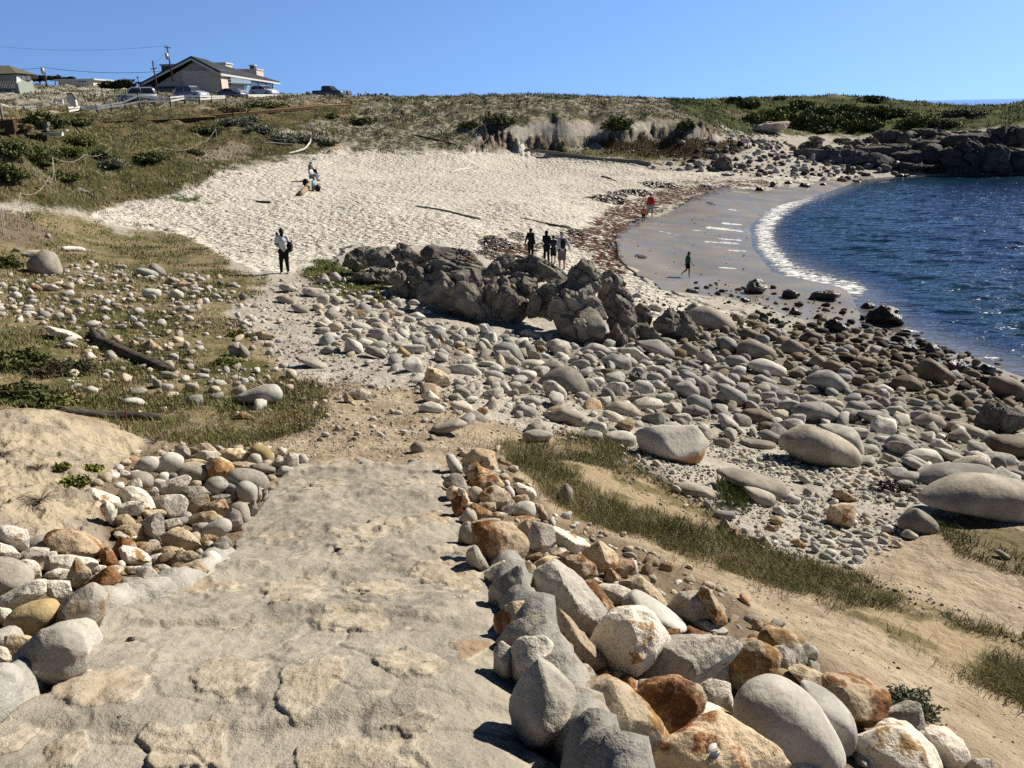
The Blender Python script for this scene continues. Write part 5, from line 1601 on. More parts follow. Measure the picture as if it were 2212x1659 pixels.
class MB:
    def __init__(s): s.v = []; s.f = []; s.n = 0
    def add(s, v, f): 
        s.v.append(np.asarray(v, float)); s.f += [[q + s.n for q in p] for p in f]; s.n += len(v)
    def box(s, c, size, rot=None):
        q = np.array([[x, y, z] for x in (-.5, .5) for y in (-.5, .5) for z in (-.5, .5)]) * np.asarray(size)
        if rot is not None: q = q @ np.asarray(rot).T
        s.add(q + np.asarray(c), [[0,1,3,2],[4,6,7,5],[0,4,5,1],[2,3,7,6],[0,2,6,4],[1,5,7,3]])
    def beam(s, a, b, w, h, up=(0, 0, 1)):
        a = np.asarray(a, float); b = np.asarray(b, float); d = b - a; L = np.linalg.norm(d); d /= L
        up = np.asarray(up, float); sd = np.cross(d, up); sd /= np.linalg.norm(sd) + 1e-9; u = np.cross(sd, d)
        s.box((a + b) / 2, (L, w, h), np.stack([d, sd, u], 1))
    def tube(s, pts, rad, n=8, cap=True, rough=0.0, seed=0):
        pts = np.asarray(pts, float); rad = np.broadcast_to(rad, (len(pts),)); rs = np.random.default_rng(seed)
        base = s.n; V = []; up = np.array([0, 0, 1.0])
        for i, p in enumerate(pts):
            d = pts[min(i + 1, len(pts) - 1)] - pts[max(i - 1, 0)]; d /= np.linalg.norm(d) + 1e-9
            r = up if abs(d[2]) < .92 else np.array([1.0, 0, 0]); a = np.cross(d, r); a /= np.linalg.norm(a); b = np.cross(d, a)
            for k in range(n):
                t = 2 * math.pi * k / n; rr_ = rad[i] * (1 + rough * rs.normal())
                V.append(p + (a * math.cos(t) + b * math.sin(t)) * rr_)
        F = []
        for i in range(len(pts) - 1):
            for k in range(n): F.append([i * n + k, i * n + (k + 1) % n, (i + 1) * n + (k + 1) % n, (i + 1) * n + k])
        if cap: F.append(list(range(n))[::-1]); F.append([(len(pts) - 1) * n + k for k in range(n)])
        s.add(V, F)
    def blob(s, c, r, sub=2, amp=0.0, seed=0):
        v, f = ico(sub); v = v * np.asarray(r)
        if amp: v = roughen(v, float(np.mean(r)), amp, seed)
        s.add(v + np.asarray(c), f.tolist())
    def prism(s, poly, d):
        """poly: 3-D outline points, d: extrusion vector"""
        n = len(poly); p = np.asarray(poly, float); q = p + np.asarray(d)
        s.add(np.concatenate([p, q]), [list(range(n))[::-1], [n + i for i in range(n)]] + [[i, (i + 1) % n, n + (i + 1) % n, n + i] for i in range(n)])
    def build(s, name, mat, parent=None, smooth_shade=False, loc=None):
        me = bpy.data.meshes.new(name); v = np.concatenate(s.v)
        if loc is not None: v = v - np.asarray(loc)
        me.from_pydata(v.tolist(), [], s.f); me.update()
        bm = bmesh.new(); bm.from_mesh(me); bmesh.ops.recalc_face_normals(bm, faces=bm.faces); bm.to_mesh(me); bm.free()
        if mat is not None: me.materials.append(mat)
        if smooth_shade: me.polygons.foreach_set('use_smooth', [True] * len(me.polygons))
        o = bpy.data.objects.new(name, me); COL.objects.link(o)
        if loc is not None: o.location = Vector(loc)
        if parent is not None: o.parent = parent; 
        return o
def empty(name, loc, rz=0.0, label=None, cat=None, group=None):
    o = bpy.data.objects.new(name, None); COL.objects.link(o); o.location = Vector(loc); o.rotation_euler = (0, 0, rz); o.empty_display_size = .2
    return tag(o, label, cat, group)
def Vp(b, x, y): return conv(b, x, y)
def H(b, x, y):
    return hit(*conv(b, x, y))
def AY(b, x, y, Y): return at_y(*conv(b, x, y), Y)
def at_w(b, x, y, w): return CAM + ray(*conv(b, x, y)) * w
def wat(p): return project(p)[2]

# ---------------------------------------------------------------- driftwood
def log(b, pts, rpx, mat, label, name='driftwood_log', lift=.5, rough=.10, group=None, bend=None, n=10):
    """pts: points along the log as seen; it lies on the ground"""
    P3 = []
    for (x, y) in pts:
        h = H(b, x, y)
        P3.append(h)
    P3 = np.array(P3); w = project(P3)[2]; s = BLOCKS[b][2]
    rad = np.broadcast_to(rpx, (len(pts),)) / s * .86406 * w / VF
    P3[:, 2] += rad * lift
    if bend is not None: P3[:, 2] += np.array(bend)
    # resample
    t = np.linspace(0, len(P3) - 1, 12); i = np.minimum(t.astype(int), len(P3) - 2); f = (t - i)[:, None]
    Q = P3[i] * (1 - f) + P3[i + 1] * f; rq = rad[i] * (1 - f[:, 0]) + rad[i + 1] * f[:, 0]
    Q[:, 2] += fbm3(Q * 1.3, 2) * rq * .4
    rq = rq * (1 + .12 * fbm3(Q * 2.1 + 4, 2)); rq[0] *= .8; rq[-1] *= .8
    m = MB(); m.tube(Q, rq, n, rough=rough, seed=len(label))
    o = m.build(name, mat, smooth_shade=True, loc=Q.mean(0)); tag(o, label, 'driftwood', group)
    return o
log('Q', [(800,790),(850,890),(1000,960),(1150,1020),(1300,1080),(1440,1150),(1520,1160)], [30,42,44,42,42,40,36], MT['dark'], 'thick dark grey driftwood log lying across the stony grass', lift=.6, n=14)
log('Dd', [(240,165),(500,210),(760,240),(1000,255),(1180,262)], [22,28,30,34,32], MT['dark'], 'long dark log lying behind the sandy mound by the rusty rod', n=14)
log('T', [(280,705),(350,695),(430,670),(475,630),(480,580)], [6,8,8,7,2], MT['pale'], 'bleached curved branch rising out of the dune grass', bend=[0,.03,.08,.3,.7])
log('T', [(50,612),(200,625),(420,645)], [7,10,9], MT['grey'], 'thin grey log lying in the grass behind the curved branch')
log('T', [(630,690),(680,665),(735,655)], [10,14,13], MT['tanw'], 'short pale log stub at the upper edge of the sand')
log('T', [(1370,545),(1550,590),(1725,632)], [5,9,10], MT['dark'], 'dark narrow beam lying at the foot of the dune')
log('U', [(390,675),(700,715),(900,745),(1150,765),(1350,785),(1478,805)], [12,15,13,14,18,22], MT['grey'], 'very long weathered log running across the top of the beach')
log('T', [(1375,1160),(1600,1195),(1750,1230),(1945,1278)], [5,9,9,8], MT['grey'], 'long thin grey pole lying on the open sand')
log('T', [(1675,872),(1760,848),(1850,838),(1935,842)], [6,9,8,3], MT['pale'], 'small bleached branch lying flat on the white sand')
log('U', [(1050,905),(1100,915),(1175,942)], [7,7,3], MT['dark'], 'short dark stick on the smooth white sand')
log('T', [(385,1070),(440,1020),(470,990),(500,960)], [22,24,22,16], MT['tanw'], 'stubby tan log on the sand used as a seat', lift=.8)
log('U', [(350,1262),(480,1290),(600,1325),(780,1355)], [4,7,12,14], MT['dark'], 'dark half buried log on the sand behind the standing group')
log('P', [(540,1200),(640,1200),(735,1208)], [18,22,20], MT['pale'], 'chunky bleached white log lying in the green grass', lift=.9)
log('Q', [(460,665),(560,680),(690,695)], [8,12,8], MT['grey'], 'thin grey plank of driftwood among the stones in the grass')
log('U', [(2085,890),(2180,900)], [10,12], MT['grey'], 'short grey log on the far sand beside the dark rocks')
log('T', [(0,1120),(60,1128),(130,1130)], [6,9,8], MT['dark'], 'small dark log at the left edge of the sand')
log('A', [(665,125),(740,145),(805,158)], [9,10,8], MT['tanw'], 'short tan stick on the dirt beyond the right stone pile')
log('J', [(0,240),(60,243),(120,250)], [4,4,3], MT['dark'], 'crooked dark twig on the sand left of the woman')

# ---------------------------------------------------------------- mortar kerbs holding the stones
def kerb(line, h0, h1, wd, off, label):
    P3 = np.array([hit(*q) for q in line]); n = 90
    t = np.linspace(0, len(P3) - 1, n); i = np.minimum(t.astype(int), len(P3) - 2); f = (t - i)[:, None]; Q = P3[i] * (1 - f) + P3[i + 1] * f
    d = np.gradient(Q, axis=0); d[:, 2] = 0; d /= np.linalg.norm(d, axis=1)[:, None]; sd = np.stack([-d[:, 1], d[:, 0], 0 * d[:, 0]], 1)
    u = np.linspace(0, 1, n); H_ = h0 + (h1 - h0) * u; H_ = H_ * (1 + .55 * fbm3(np.stack([u * 16, u * 0, u * 0 + off], -1), 3))
    prof = [(-.55, -.25), (-.5, .25), (-.42, .6), (-.30, .88), (-.1, 1.0), (.12, .98), (.32, .8), (.45, .5), (.55, -.25)]
    V = np.array([[q + s_ * (a * wd + off) + [0, 0, b * hh] for a, b in prof] for q, s_, hh in zip(Q, sd, H_)])
    V = V + (fbm3(V * 5.0, 4)[..., None] * .045 + fbm3(V * 22, 2)[..., None] * .008) * np.array([1, .4, .8])
    V[0] = V[0].mean(0); V[-1] = V[-1].mean(0)      # rounded-off ends
    o = mesh_obj('mortar_kerb', V.reshape(-1, 3), grid_faces(n, len(prof)), MATS['N'])
    tag(o, label, 'kerb')
MATS['N'] = stone_material('mortar', (.27,.265,.245), (.40,.385,.35), (.44,.36,.25), .60, .3, bumpy=1.2)
kerb([(1018,1140),(1052,1200),(1070,1260),(1088,1320),(1110,1400),(1140,1490),(1172,1580),(1205,1680),(1235,1780),(1262,1900),(1290,2050),(1310,2200)][::-1], .37, .09, .24, -.10, 'lumpy grey mortar kerb along the right edge of the path')
kerb([(500,1190),(440,1250),(330,1300),(215,1330),(165,1440),(60,1520),(-60,1600)], .06, .20, .20, -.07, 'low mortar kerb along the left edge of the path')
# ---------------------------------------------------------------- kelp heaps
def kelp(b, x, y, rx, ry, label, n=90):
    c = H(b, x, y); w = wat(c); m_ = .86406 / BLOCKS[b][2] * w / VF
    rxm = rx * m_; rym = min(ry * m_ / max(.12, math.sin(math.atan2(CAM[2] - c[2], c[1]))), rxm * 2.2)
    m = MB(); rs = np.random.default_rng(int(x + y))
    for k in range(n):
        a = rs.uniform(0, 6.283); q = math.sqrt(rs.random())
        px, py = c[0] + math.cos(a) * q * rxm, c[1] + math.sin(a) * q * rym
        L = rs.uniform(.15, .45) * (rxm + .2); th = rs.uniform(0, 6.283)
        hz = (1 - q * q) * .28 * min(rxm, .6)
        P3 = []
        for t in np.linspace(0, 1, 5):
            xx = px + math.cos(th + t * 1.4) * L * t; yy = py + math.sin(th + t * 1.4) * L * t
            P3.append([xx, yy, float(ground(xx, yy)) + .015 + hz * (1 - t * .5) + rs.uniform(0, .03)])
        m.tube(P3, np.array([.5, 1, 1, .8, .3]) * max(.012, rxm * .035), 4, rough=.3, seed=k)
    tag(m.build('kelp_heap', MT['kelp'], loc=c), label, 'seaweed', 'heaps of washed up kelp')
kelp('T', 2080, 1490, 130, 60, 'big dark kelp heap on the sand left of the standing group', 200)
kelp('T', 2020, 1590, 100, 40, 'spread of dark kelp touching the top of the outcrop', 120)
kelp('T', 2020, 1445, 45, 18, 'small round kelp heap just beyond the biggest one')
kelp('U', 330, 1430, 70, 45, 'reddish kelp patch beside the person in black with long hair')
kelp('U', 840, 1395, 75, 25, 'low kelp heap behind the man with the backpack')
kelp('U', 1180, 1065, 90, 30, 'dark kelp heap in the seaweed band behind the red jacket')
kelp('U', 1350, 1040, 130, 25, 'long kelp bank stretched along the wrack line', 130)
kelp('U', 1550, 985, 150, 24, 'thin kelp bank where the wrack line meets the wet sand', 130)
kelp('U', 1120, 1505, 50, 22, 'kelp heap at the edge of the wet sand')
kelp('U', 1390, 1600, 50, 10, 'flat strand of kelp on the wet sand')
kelp('U', 1990, 1137, 35, 9, 'small kelp clump far up the wet sand')
kelp('K', 215, 395, 125, 45, 'black dried kelp heap left of the great domed boulder', 160)
kelp('L', 435, 60, 42, 18, 'small brown dried kelp clump on the pebbles', 60)
kelp('U', 1110, 1100, 160, 22, 'ragged kelp strand lying across the pale sand', 110)
kelp('U', 1960, 1000, 70, 12, 'thin kelp trail near the far rocks')

# ---------------------------------------------------------------- bushes
def bush(b, x, y, rx, ry, cols, label, leaves=900, leaf=.09, name='shrub', yb=None, tall=1.0, cat='bush'):
    """x, y: centre as seen, y + ry is where it meets the ground"""
    c = H(b, x, y + ry * .8)
    if c is None: c = AY(b, x, y, 150)
    w = wat(c); m_ = .86406 / BLOCKS[b][2] * w / VF
    rxm, hm = rx * m_ * 1.1, ry * 1.15 * m_ * tall
    e = empty(name, c, 0, label, cat)
    rs = np.random.default_rng(int(x * 3 + y)); n = leaves
    u = rs.normal(size=(n, 3)); u /= np.linalg.norm(u, axis=1)[:, None]; u[:, 2] = np.abs(u[:, 2])
    lob = 1 + .6 * fbm3(u * 2.6 + rs.uniform(0, 50), 3)
    p = u * (lob * rs.uniform(.72, 1.05, n))[:, None] * np.array([rxm, rxm * .8, hm])
    sz = leaf * rs.uniform(.6, 1.5, n)
    a = rs.normal(size=(n, 3)); a /= np.linalg.norm(a, axis=1)[:, None]
    bb = np.cross(a, rs.normal(size=(n, 3))); bb /= np.linalg.norm(bb, axis=1)[:, None]
    V = np.stack([p - a * sz[:, None], p + bb * sz[:, None] * .45, p + a * sz[:, None], p - bb * sz[:, None] * .45], 1).reshape(-1, 3)
    F = np.arange(n)[:, None] * 4 + np.array([[0, 1, 2, 3]])
    o = mesh_obj('foliage', V, F, M_LEAF, e, False)
    cols = np.array(cols); cc = cols[np.clip(((lob - .7) / .6 * len(cols) + rs.normal(0, .7, n)), 0, len(cols) - 1).astype(int)] * rs.uniform(.7, 1.3, (n, 1))
    set_attr(o, 'tint', np.repeat(cc, 4, 0))
    m = MB()
    for k in range(5):
        t = k * 1.256; m.tube([[0, 0, -.1], [math.cos(t) * rxm * .3, math.sin(t) * rxm * .3, hm * .4], [math.cos(t) * rxm * .6, math.sin(t) * rxm * .5, hm * .75]], [rxm * .05, rxm * .035, rxm * .015], 6)
    # dense heart of twigs that the leaves sit on
    m.blob((0, 0, hm * .2), (rxm * .72, rxm * .6, hm * .55), 3, .25, x)
    m.build('stems', MT['twig'], e, True)
    return e
MT['twig'] = plain('twigs', (.04,.038,.018), .95, .1, vary=.3, scale=20)
DG = [(.03,.04,.014), (.055,.07,.02), (.09,.11,.03), (.14,.15,.05)]
YG = [(.05,.07,.015), (.09,.115,.022), (.15,.17,.035), (.20,.21,.05)]
GG = [(.06,.065,.045), (.11,.12,.08), (.18,.19,.13), (.24,.25,.18)]
BR = [(.05,.04,.028), (.08,.065,.045), (.06,.075,.025), (.12,.10,.07)]
for a in [('N', 470, 930, 170, 120, DG, 'big dark leafy bush on the left hillside below the fence', 2600, .12), ('N', 800, 950, 160, 60, DG, 'low spreading bush right of the big hillside bush', 1500, .10), ('N', 240, 1000, 90, 40, OLIVE, 'small olive bush beside the wooden landing', 700, .1),
    ('N', 1590, 1310, 150, 70, DG, 'dark round bush beside the rope on the left slope', 1800, .08), ('N', 2060, 1270, 100, 50, DG, 'small dark bush right of the round one by the rope', 900, .08), ('N', 1060, 1290, 100, 55, DG, 'dark bush in the middle of the flower patch', 900, .08),
    ('N', 850, 1130, 160, 70, YG, 'bright green weeds with pale flowers on the slope', 1800, .07), ('N', 700, 1250, 190, 60, YG, 'lower patch of bright green flowering weeds', 1600, .07), ('N', 350, 1300, 260, 130, DG, 'dense dark shrubs covering the bank at the left edge', 3000, .08), ('N', 100, 1220, 170, 120, DG, 'dark ivy like growth at the top of the left bank', 2200, .08), ('N', 620, 1520, 230, 80, DG, 'dark green shrubs trailing down the bank toward the sand', 2200, .07), ('N', 100, 1480, 160, 110, DG, 'dark shrub clinging to the earth bank at the frame edge', 2000, .07),
    ('N', 1200, 1380, 130, 60, GG, 'grey green tuft on the slope under the rope', 900, .08), ('X', 870, 770, 140, 55, GG, 'silvery shrub below the boardwalk', 1500, .12), ('X', 1010, 740, 90, 40, GG, 'second silvery shrub right under the boardwalk', 900, .12), ('X', 1330, 920, 150, 70, GG, 'wide silver green lupine patch above the beach', 1800, .12), ('X', 1560, 930, 130, 60, GG, 'silver green lupine patch behind the curved branch', 1500, .12), ('X', 1100, 840, 120, 50, GG, 'grey green shrub in the middle of the lupine patches', 1200, .12), ('X', 1750, 960, 100, 35, GG, 'small silver green tuft above the short log stub', 700, .12),
    ('X', 600, 840, 150, 40, DG, 'flat dark bush below the middle of the boardwalk', 1000, .12), ('X', 2090, 760, 110, 40, DG, 'low dark bush on the pale dune slope', 900, .14), ('X', 1790, 720, 55, 25, DG, 'small dark bush just under the end of the boardwalk', 500, .14), ('X', 830, 660, 120, 35, BR, 'brown scrubby bush above the boardwalk', 900, .14), ('X', 1150, 610, 180, 35, DG, 'dark scrub mound between cars and boardwalk', 1300, .14),
    ('T', 1850, 445, 70, 40, DG, 'dark shrub left of the sandy slide', 700, .16), ('T', 2120, 400, 90, 55, DG, 'dark bush on the right side of the sandy slide', 900, .16),
    ('U', 170, 400, 80, 55, BR, 'brown shrub hanging at the top of the far scarp', 800, .18), ('U', 1190, 430, 110, 70, DG, 'dark bush hanging over the middle of the far scarp', 1300, .18), ('U', 1780, 450, 70, 55, DG, 'dark bush over the right end of the far scarp', 900, .18), ('U', 700, 620, 40, 22, GG, 'small grey tuft at the foot of the far scarp', 300, .15),
    ('S', 360, 310, 100, 60, YG, 'round green bush on the headland above the rocky shore', 1300, .28), ('S', 240, 330, 70, 50, DG, 'dark bush left of the round green headland bush', 900, .28), ('S', 200, 225, 80, 40, DG, 'dark bush near the crest of the headland', 900, .3), ('S', 110, 200, 60, 30, DG, 'round bush on the headland skyline', 700, .3), ('S', 580, 230, 80, 35, DG, 'dark bush on the middle of the headland crest', 800, .3), ('S', 650, 340, 110, 65, DG, 'large dark bush in the middle of the headland', 1500, .28), ('S', 820, 350, 100, 55, YG, 'yellow green bush beside the large dark headland bush', 1200, .28), ('S', 900, 270, 120, 50, DG, 'wide dark bush behind the yellow green one', 1300, .28), ('S', 1060, 370, 110, 55, DG, 'dark bush at the lower edge of the headland', 1300, .28), ('S', 1140, 280, 130, 50, DG, 'broad bush on the right half of the headland', 1300, .28), ('S', 1440, 350, 130, 65, YG, 'rightmost big green bush above the shore rocks', 1600, .28), ('S', 1110, 190, 90, 25, DG, 'dark thicket on the highest point of the headland', 800, .3), ('S', 520, 315, 60, 30, YG, 'small yellow green bush between two darker ones', 600, .28), ('S', 740, 410, 80, 30, DG, 'low shrub at the foot of the headland slope', 700, .28), ('S', 430, 190, 45, 20, YG, 'small bush on the headland skyline', 400, .3),
    ('S', 950, 320, 90, 45, DG, 'dark bush in the fold of the headland', 900, .28), ('S', 1300, 290, 90, 35, YG, 'flat light green bush high on the right headland', 800, .28), ('S', 1750, 300, 130, 30, BR, 'brown scrub on the right end of the headland', 900, .28), ('S', 1620, 370, 90, 25, BR, 'low brown scrub above the dark cliff rocks', 600, .28), ('S', 470, 270, 70, 35, DG, 'dark bush above the round green bush', 700, .28), ('S', 700, 280, 90, 40, DG, 'dark bush right of the headland hollow', 900, .28),
    ('Q', 150, 1010, 230, 110, DG, 'dark green shrub inside the rope fence at left', 5000, .035), ('Q', 120, 1330, 300, 110, DG, 'dense green shrub behind the sandy mound', 5000, .035), ('Q', 450, 1110, 260, 60, BR, 'brown twiggy bush between rope and stones', 3500, .035), ('Q', 620, 1090, 170, 40, YG, 'feathery light green plant beside the dark log', 1800, .03), ('Q', 560, 1350, 130, 60, OLIVE, 'olive weeds behind the long dark log', 1500, .03),
    ('Q', 2070, 800, 110, 40, YG, 'small green mat plant on the stony sand', 900, .03), ('Q', 1950, 1040, 110, 40, YG, 'low green weed below the brown rock', 700, .03), ('Q', 50, 180, 110, 70, DG, 'dark grass tussock behind the brown boulder', 1200, .05),
    ('C', 1440, 1030, 170, 90, GG, 'grey green mat plant growing on the sandy slope', 1900, .014), ('Dd', 540, 700, 90, 40, YG, 'small green weed sprouting from the sandy mound', 450, .02), ('Dd', 660, 610, 80, 25, YG, 'second green weed on the sandy mound', 300, .02), ('Dd', 450, 590, 50, 30, YG, 'leafy sprig in a hollow of the sandy mound', 200, .02),
    ('E1', 1270, 700, 70, 70, YG, 'grass tuft growing between the right side stones', 220, .03)]:
    b, x, y, rx, ry, cols, label, n, lf = a
    bush(b, x, y, rx, ry, cols, label, n, lf)
# spiky dead grass fans on the mound
def fan(b, x, y, r, label, up=.5):
    c = H(b, x, y); m_ = .86406 / BLOCKS[b][2] * wat(c) / VF; m = MB(); rs = np.random.default_rng(int(x))
    for k in range(70):
        t = rs.uniform(0, 6.283); L = r * m_ * rs.uniform(.4, 1.0)
        m.tube([c, c + np.array([math.cos(t) * L * .5, math.sin(t) * L * .5, L * up * .6]), c + np.array([math.cos(t + .2) * L, math.sin(t + .2) * L, L * up * .4])], [.002, .0015, .0008], 3)
    tag(m.build('dry_plant', MT['drygrass'], loc=c), label, 'dead plant')
MT['drygrass'] = plain('dry_stalks', (.13,.095,.06), .9)
fan('Dd', 290, 850, 190, 'dead wiry plant lying on the sandy mound'); fan('Dd', 270, 620, 110, 'smaller dead wiry plant higher on the mound'); fan('Dd', 1130, 430, 120, 'dry brown grass tuft behind the left stones', .9); fan('Dd', 30, 520, 90, 'thin dead stalks at the left edge of the mound')

# ---------------------------------------------------------------- rope fences
def rope_fence(b, posts, sags, label, hpx=None, r=.012, post_r=.016, pm='rope', closed=None, maxY=None):
    """posts: (x, y_top, y_bottom) as seen"""
    tops, bots = [], []
    for x, yt, yb in posts:
        g0 = H(b, x, yb); w = wat(g0); vx, vy = conv(b, x, yt)
        t = CAM + ray(vx, vy) * w; t[0:2] = t[0:2] * .5 + g0[0:2] * .5
        tops.append(t); bots.append(g0)
    e = empty('rope_fence', bots[0], 0, label, 'rope fence')
    o0 = np.array(bots[0])
    for t, g0 in zip(tops, bots):
        m = MB(); m.tube([g0 - [0, 0, .2] - o0, t - o0], [post_r * .8, post_r * .7], 6); m.build('stake', MT[pm], e)
    for i, s in enumerate(sags):
        a, c = tops[i], tops[i + 1]
        q = np.array([a * (1 - u) + c * u - np.array([0, 0, s * 4 * u * (1 - u)]) for u in np.linspace(0, 1, 12)]) - o0
        m = MB(); m.tube(q, r * .42, 5); m.build('rope', MT['rope'], e)
    return e
rope_fence('P', [(1870,140,230),(1780,260,300)], [.1], 'short rope span high on the left slope', r=.02, post_r=.03)
rope_fence('P', [(42,820,1050),(25,830,1050),(195,695,880),(440,555,720),(475,385,590),(740,365,480),(960,305,360),(1230,352,400),(1385,300,360),(1600,328,370),(1740,265,300),(1870,150,240),(2195,205,300)], [0,.45,.35,.5,.35,.3,.1,.05,.1,.05,.2,.2], 'sagging pale rope on thin stakes down the left slope', r=.02, post_r=.022)
rope_fence('Q', [(-600,1235,1420),(1095,1170,1659)], [.12], 'rope stretched to a bent rusty rod behind the mound', r=.008, post_r=.011, pm='rust')
rope_fence('U', [(300,560,590),(420,520,590),(640,540,600),(900,500,560)], [.2,.3,.3], 'faint rope fence at the foot of the far scarp', r=.02, post_r=.03)
rope_fence('X', [(1040,910,1010),(1440,940,990)], [.2], 'rope span behind the thin grey log', r=.02, post_r=.025)
rope_fence('X', [(1600,600,625),(1760,570,600),(1900,590,620)], [.15,.1], 'rope span above the end of the boardwalk', r=.025, post_r=.035)

# ---------------------------------------------------------------- rail fence along the road
def rail_fence(posts, label, rails, name='rail_fence', pw=.2):
    B0 = None; e = None; prev = None
    for (b, x, yt, yb, Y) in posts:
        base = AY(b, x, yb, Y); top = AY(b, x, yt, Y); top[:2] = base[:2]
        if e is None: B0 = base; e = empty(name, base, 0, label, 'fence')
        m = MB(); m.box((base + top) / 2 - B0 - [0, 0, .25], (pw, pw, top[2] - base[2] + .5)); m.build('post', MT['post'], e)
        if prev is not None and rails:
            pb, pt = prev
            for f, hh in ((.78, .15), (.30, .15)):
                a = pb + (pt - pb) * f - B0; c = base + (top - base) * f - B0
                m = MB(); m.beam(a + [0, -.13, 0], c + [0, -.13, 0], .06, hh * 1.3); m.build('rail', MT['white'], e)
        prev = (base, top)
    return e
rail_fence([('N', 0, 730, 850, 95), ('N', 115, 775, 850, 96), ('N', 258, 785, 840, 97), ('N', 402, 780, 830, 98)], 'white two rail fence at the far left above the big bush', True)
rail_fence([('N', 728, 790, 865, 95), ('N', 870, 785, 835, 97), ('N', 1035, 780, 835, 97), ('N', 1185, 758, 810, 98), ('N', 1330, 735, 790, 99), ('N', 1485, 650, 780, 100), ('N', 1648, 690, 757, 101), ('N', 1815, 682, 755, 102), ('N', 1965, 672, 720, 104), ('N', 2125, 668, 735, 105), ('X', 645, 528, 570, 107), ('X', 780, 528, 560, 109)], 'white two rail fence with dark posts running past the parked cars', True)
rail_fence([('X', 990, 520, 545, 118), ('X', 1400, 520, 545, 128), ('X', 1490, 520, 545, 130), ('X', 1580, 520, 540, 132), ('X', 1750, 530, 545, 134), ('X', 1850, 530, 548, 135)], 'low pale rail and posts in front of the pickup', True)
for i, (x, t_) in enumerate([(885, 195), (905, 200), (965, 198), (975, 198), (1025, 200), (1038, 198), (1075, 196), (1090, 196), (1128, 198), (1138, 198)]):
    g0 = AY('T', x, 222, 136); tp = AY('T', x, t_, 136); m = MB(); m.box((g0 + tp) / 2, (.22, .22, tp[2] - g0[2] + .5))
    tag(m.build('bollard', MT['post'], loc=g0), 'short dark wooden bollard on the dune skyline', 'bollard', 'row of dark bollards on the skyline')

# ---------------------------------------------------------------- boardwalk
def boardwalk(line, label, width=1.8):
    P3 = np.array([AY(*q) for q in line]); e = empty('boardwalk', P3[0], 0, label, 'boardwalk'); B0 = P3[0]
    m = MB(); seg = np.linalg.norm(np.diff(P3, axis=0), axis=1); tot = seg.sum(); n = int(tot / .30); cs = np.concatenate([[0], np.cumsum(seg)])
    for k in range(n):
        s = k * tot / n; i = min(np.searchsorted(cs, s, 'right') - 1, len(seg) - 1); t = (s - cs[i]) / seg[i]
        p = P3[i] * (1 - t) + P3[i + 1] * t; d = (P3[i + 1] - P3[i]) / seg[i]; a = math.atan2(d[1], d[0])
        sd = np.array([-math.sin(a), math.cos(a), 0]); dz = random.uniform(-.012, .012)
        m.beam(p - B0 - sd * width * .5 + [0, 0, dz], p - B0 + sd * width * .5 + [0, 0, dz], .25, .06)
    m.build('deck', MT['dec'], e)
    for off in (-.45, .45):
        m = MB()
        for i in range(len(P3) - 1):
            d = (P3[i + 1] - P3[i]); a = math.atan2(d[1], d[0]); sd = np.array([-math.sin(a), math.cos(a), 0]) * width * off
            m.beam(P3[i] - B0 + sd - [0, 0, .20], P3[i + 1] - B0 + sd - [0, 0, .20], .10, .28)
        m.build('joist', MT['beam'], e)
    for k in range(int(tot / 2.4)):
        s = k * 2.4; i = min(np.searchsorted(cs, s, 'right') - 1, len(seg) - 1); t = (s - cs[i]) / seg[i]; p = P3[i] * (1 - t) + P3[i + 1] * t
        for off in (-.45, .45):
            m = MB(); m.box(p - B0 + [0, off * width, -.75], (.16, .16, 1.2)); m.build('post', MT['beam'], e)
boardwalk([('N', 960, 952, 84), ('N', 1500, 940, 86), ('N', 2212, 900, 90), ('X', 480, 728, 92), ('X', 800, 700, 95), ('X', 1220, 660, 101), ('X', 1600, 628, 108), ('X', 1930, 612, 114)], 'long raised timber boardwalk climbing the dune')
boardwalk([('N', -60, 918, 60), ('N', 275, 915, 62)], 'short end of timber boardwalk at the left edge', 1.4)
def crates(b, rects, Y, label, mat='beam', name='timber_wall', cat='timber wall'):
    B0 = AY(b, rects[0][0], rects[0][3], Y); e = empty(name, B0, 0, label, cat)
    for k, (x0, y0, x1, y1) in enumerate(rects):
        a = AY(b, x0, y1, Y + k * .05) - B0; c = AY(b, x1, y0, Y + k * .05) - B0
        m = MB(); m.box((a + c) / 2 + [0, .2, 0], (c[0] - a[0], .35, c[2] - a[2])); m.build('timber', MT[mat], e)
    return e
crates('N', [(0,940,45,1030), (50,935,130,1060), (-60,1060,130,1095)], 52, 'stack of dark timbers at the left edge of the slope')
crates('N', [(120,1090,365,1130), (290,1120,375,1175), (400,1085,455,1170), (455,1095,495,1135)], 53, 'dark timber steps edge in front of the pale landing')
crates('N', [(150,1040,700,1060), (370,1068,640,1110)], 55, 'pale concrete landing behind the dark timbers', 'sign', 'landing', 'landing')
crates('N', [(440,955,495,1000), (462,1000,485,1055)], 54.5, 'small sign board on a post in front of the big bush', 'post', 'small_sign', 'sign')
m = MB(); a = AY('N', 0, 760, 54); c = AY('N', 45, 1030, 54); m.tube([c - [0, 0, .3], a], .08, 8); tag(m.build('leaning_pole', MT['grey'], smooth_shade=True, loc=c), 'leaning pale pole at the left edge', 'pole')

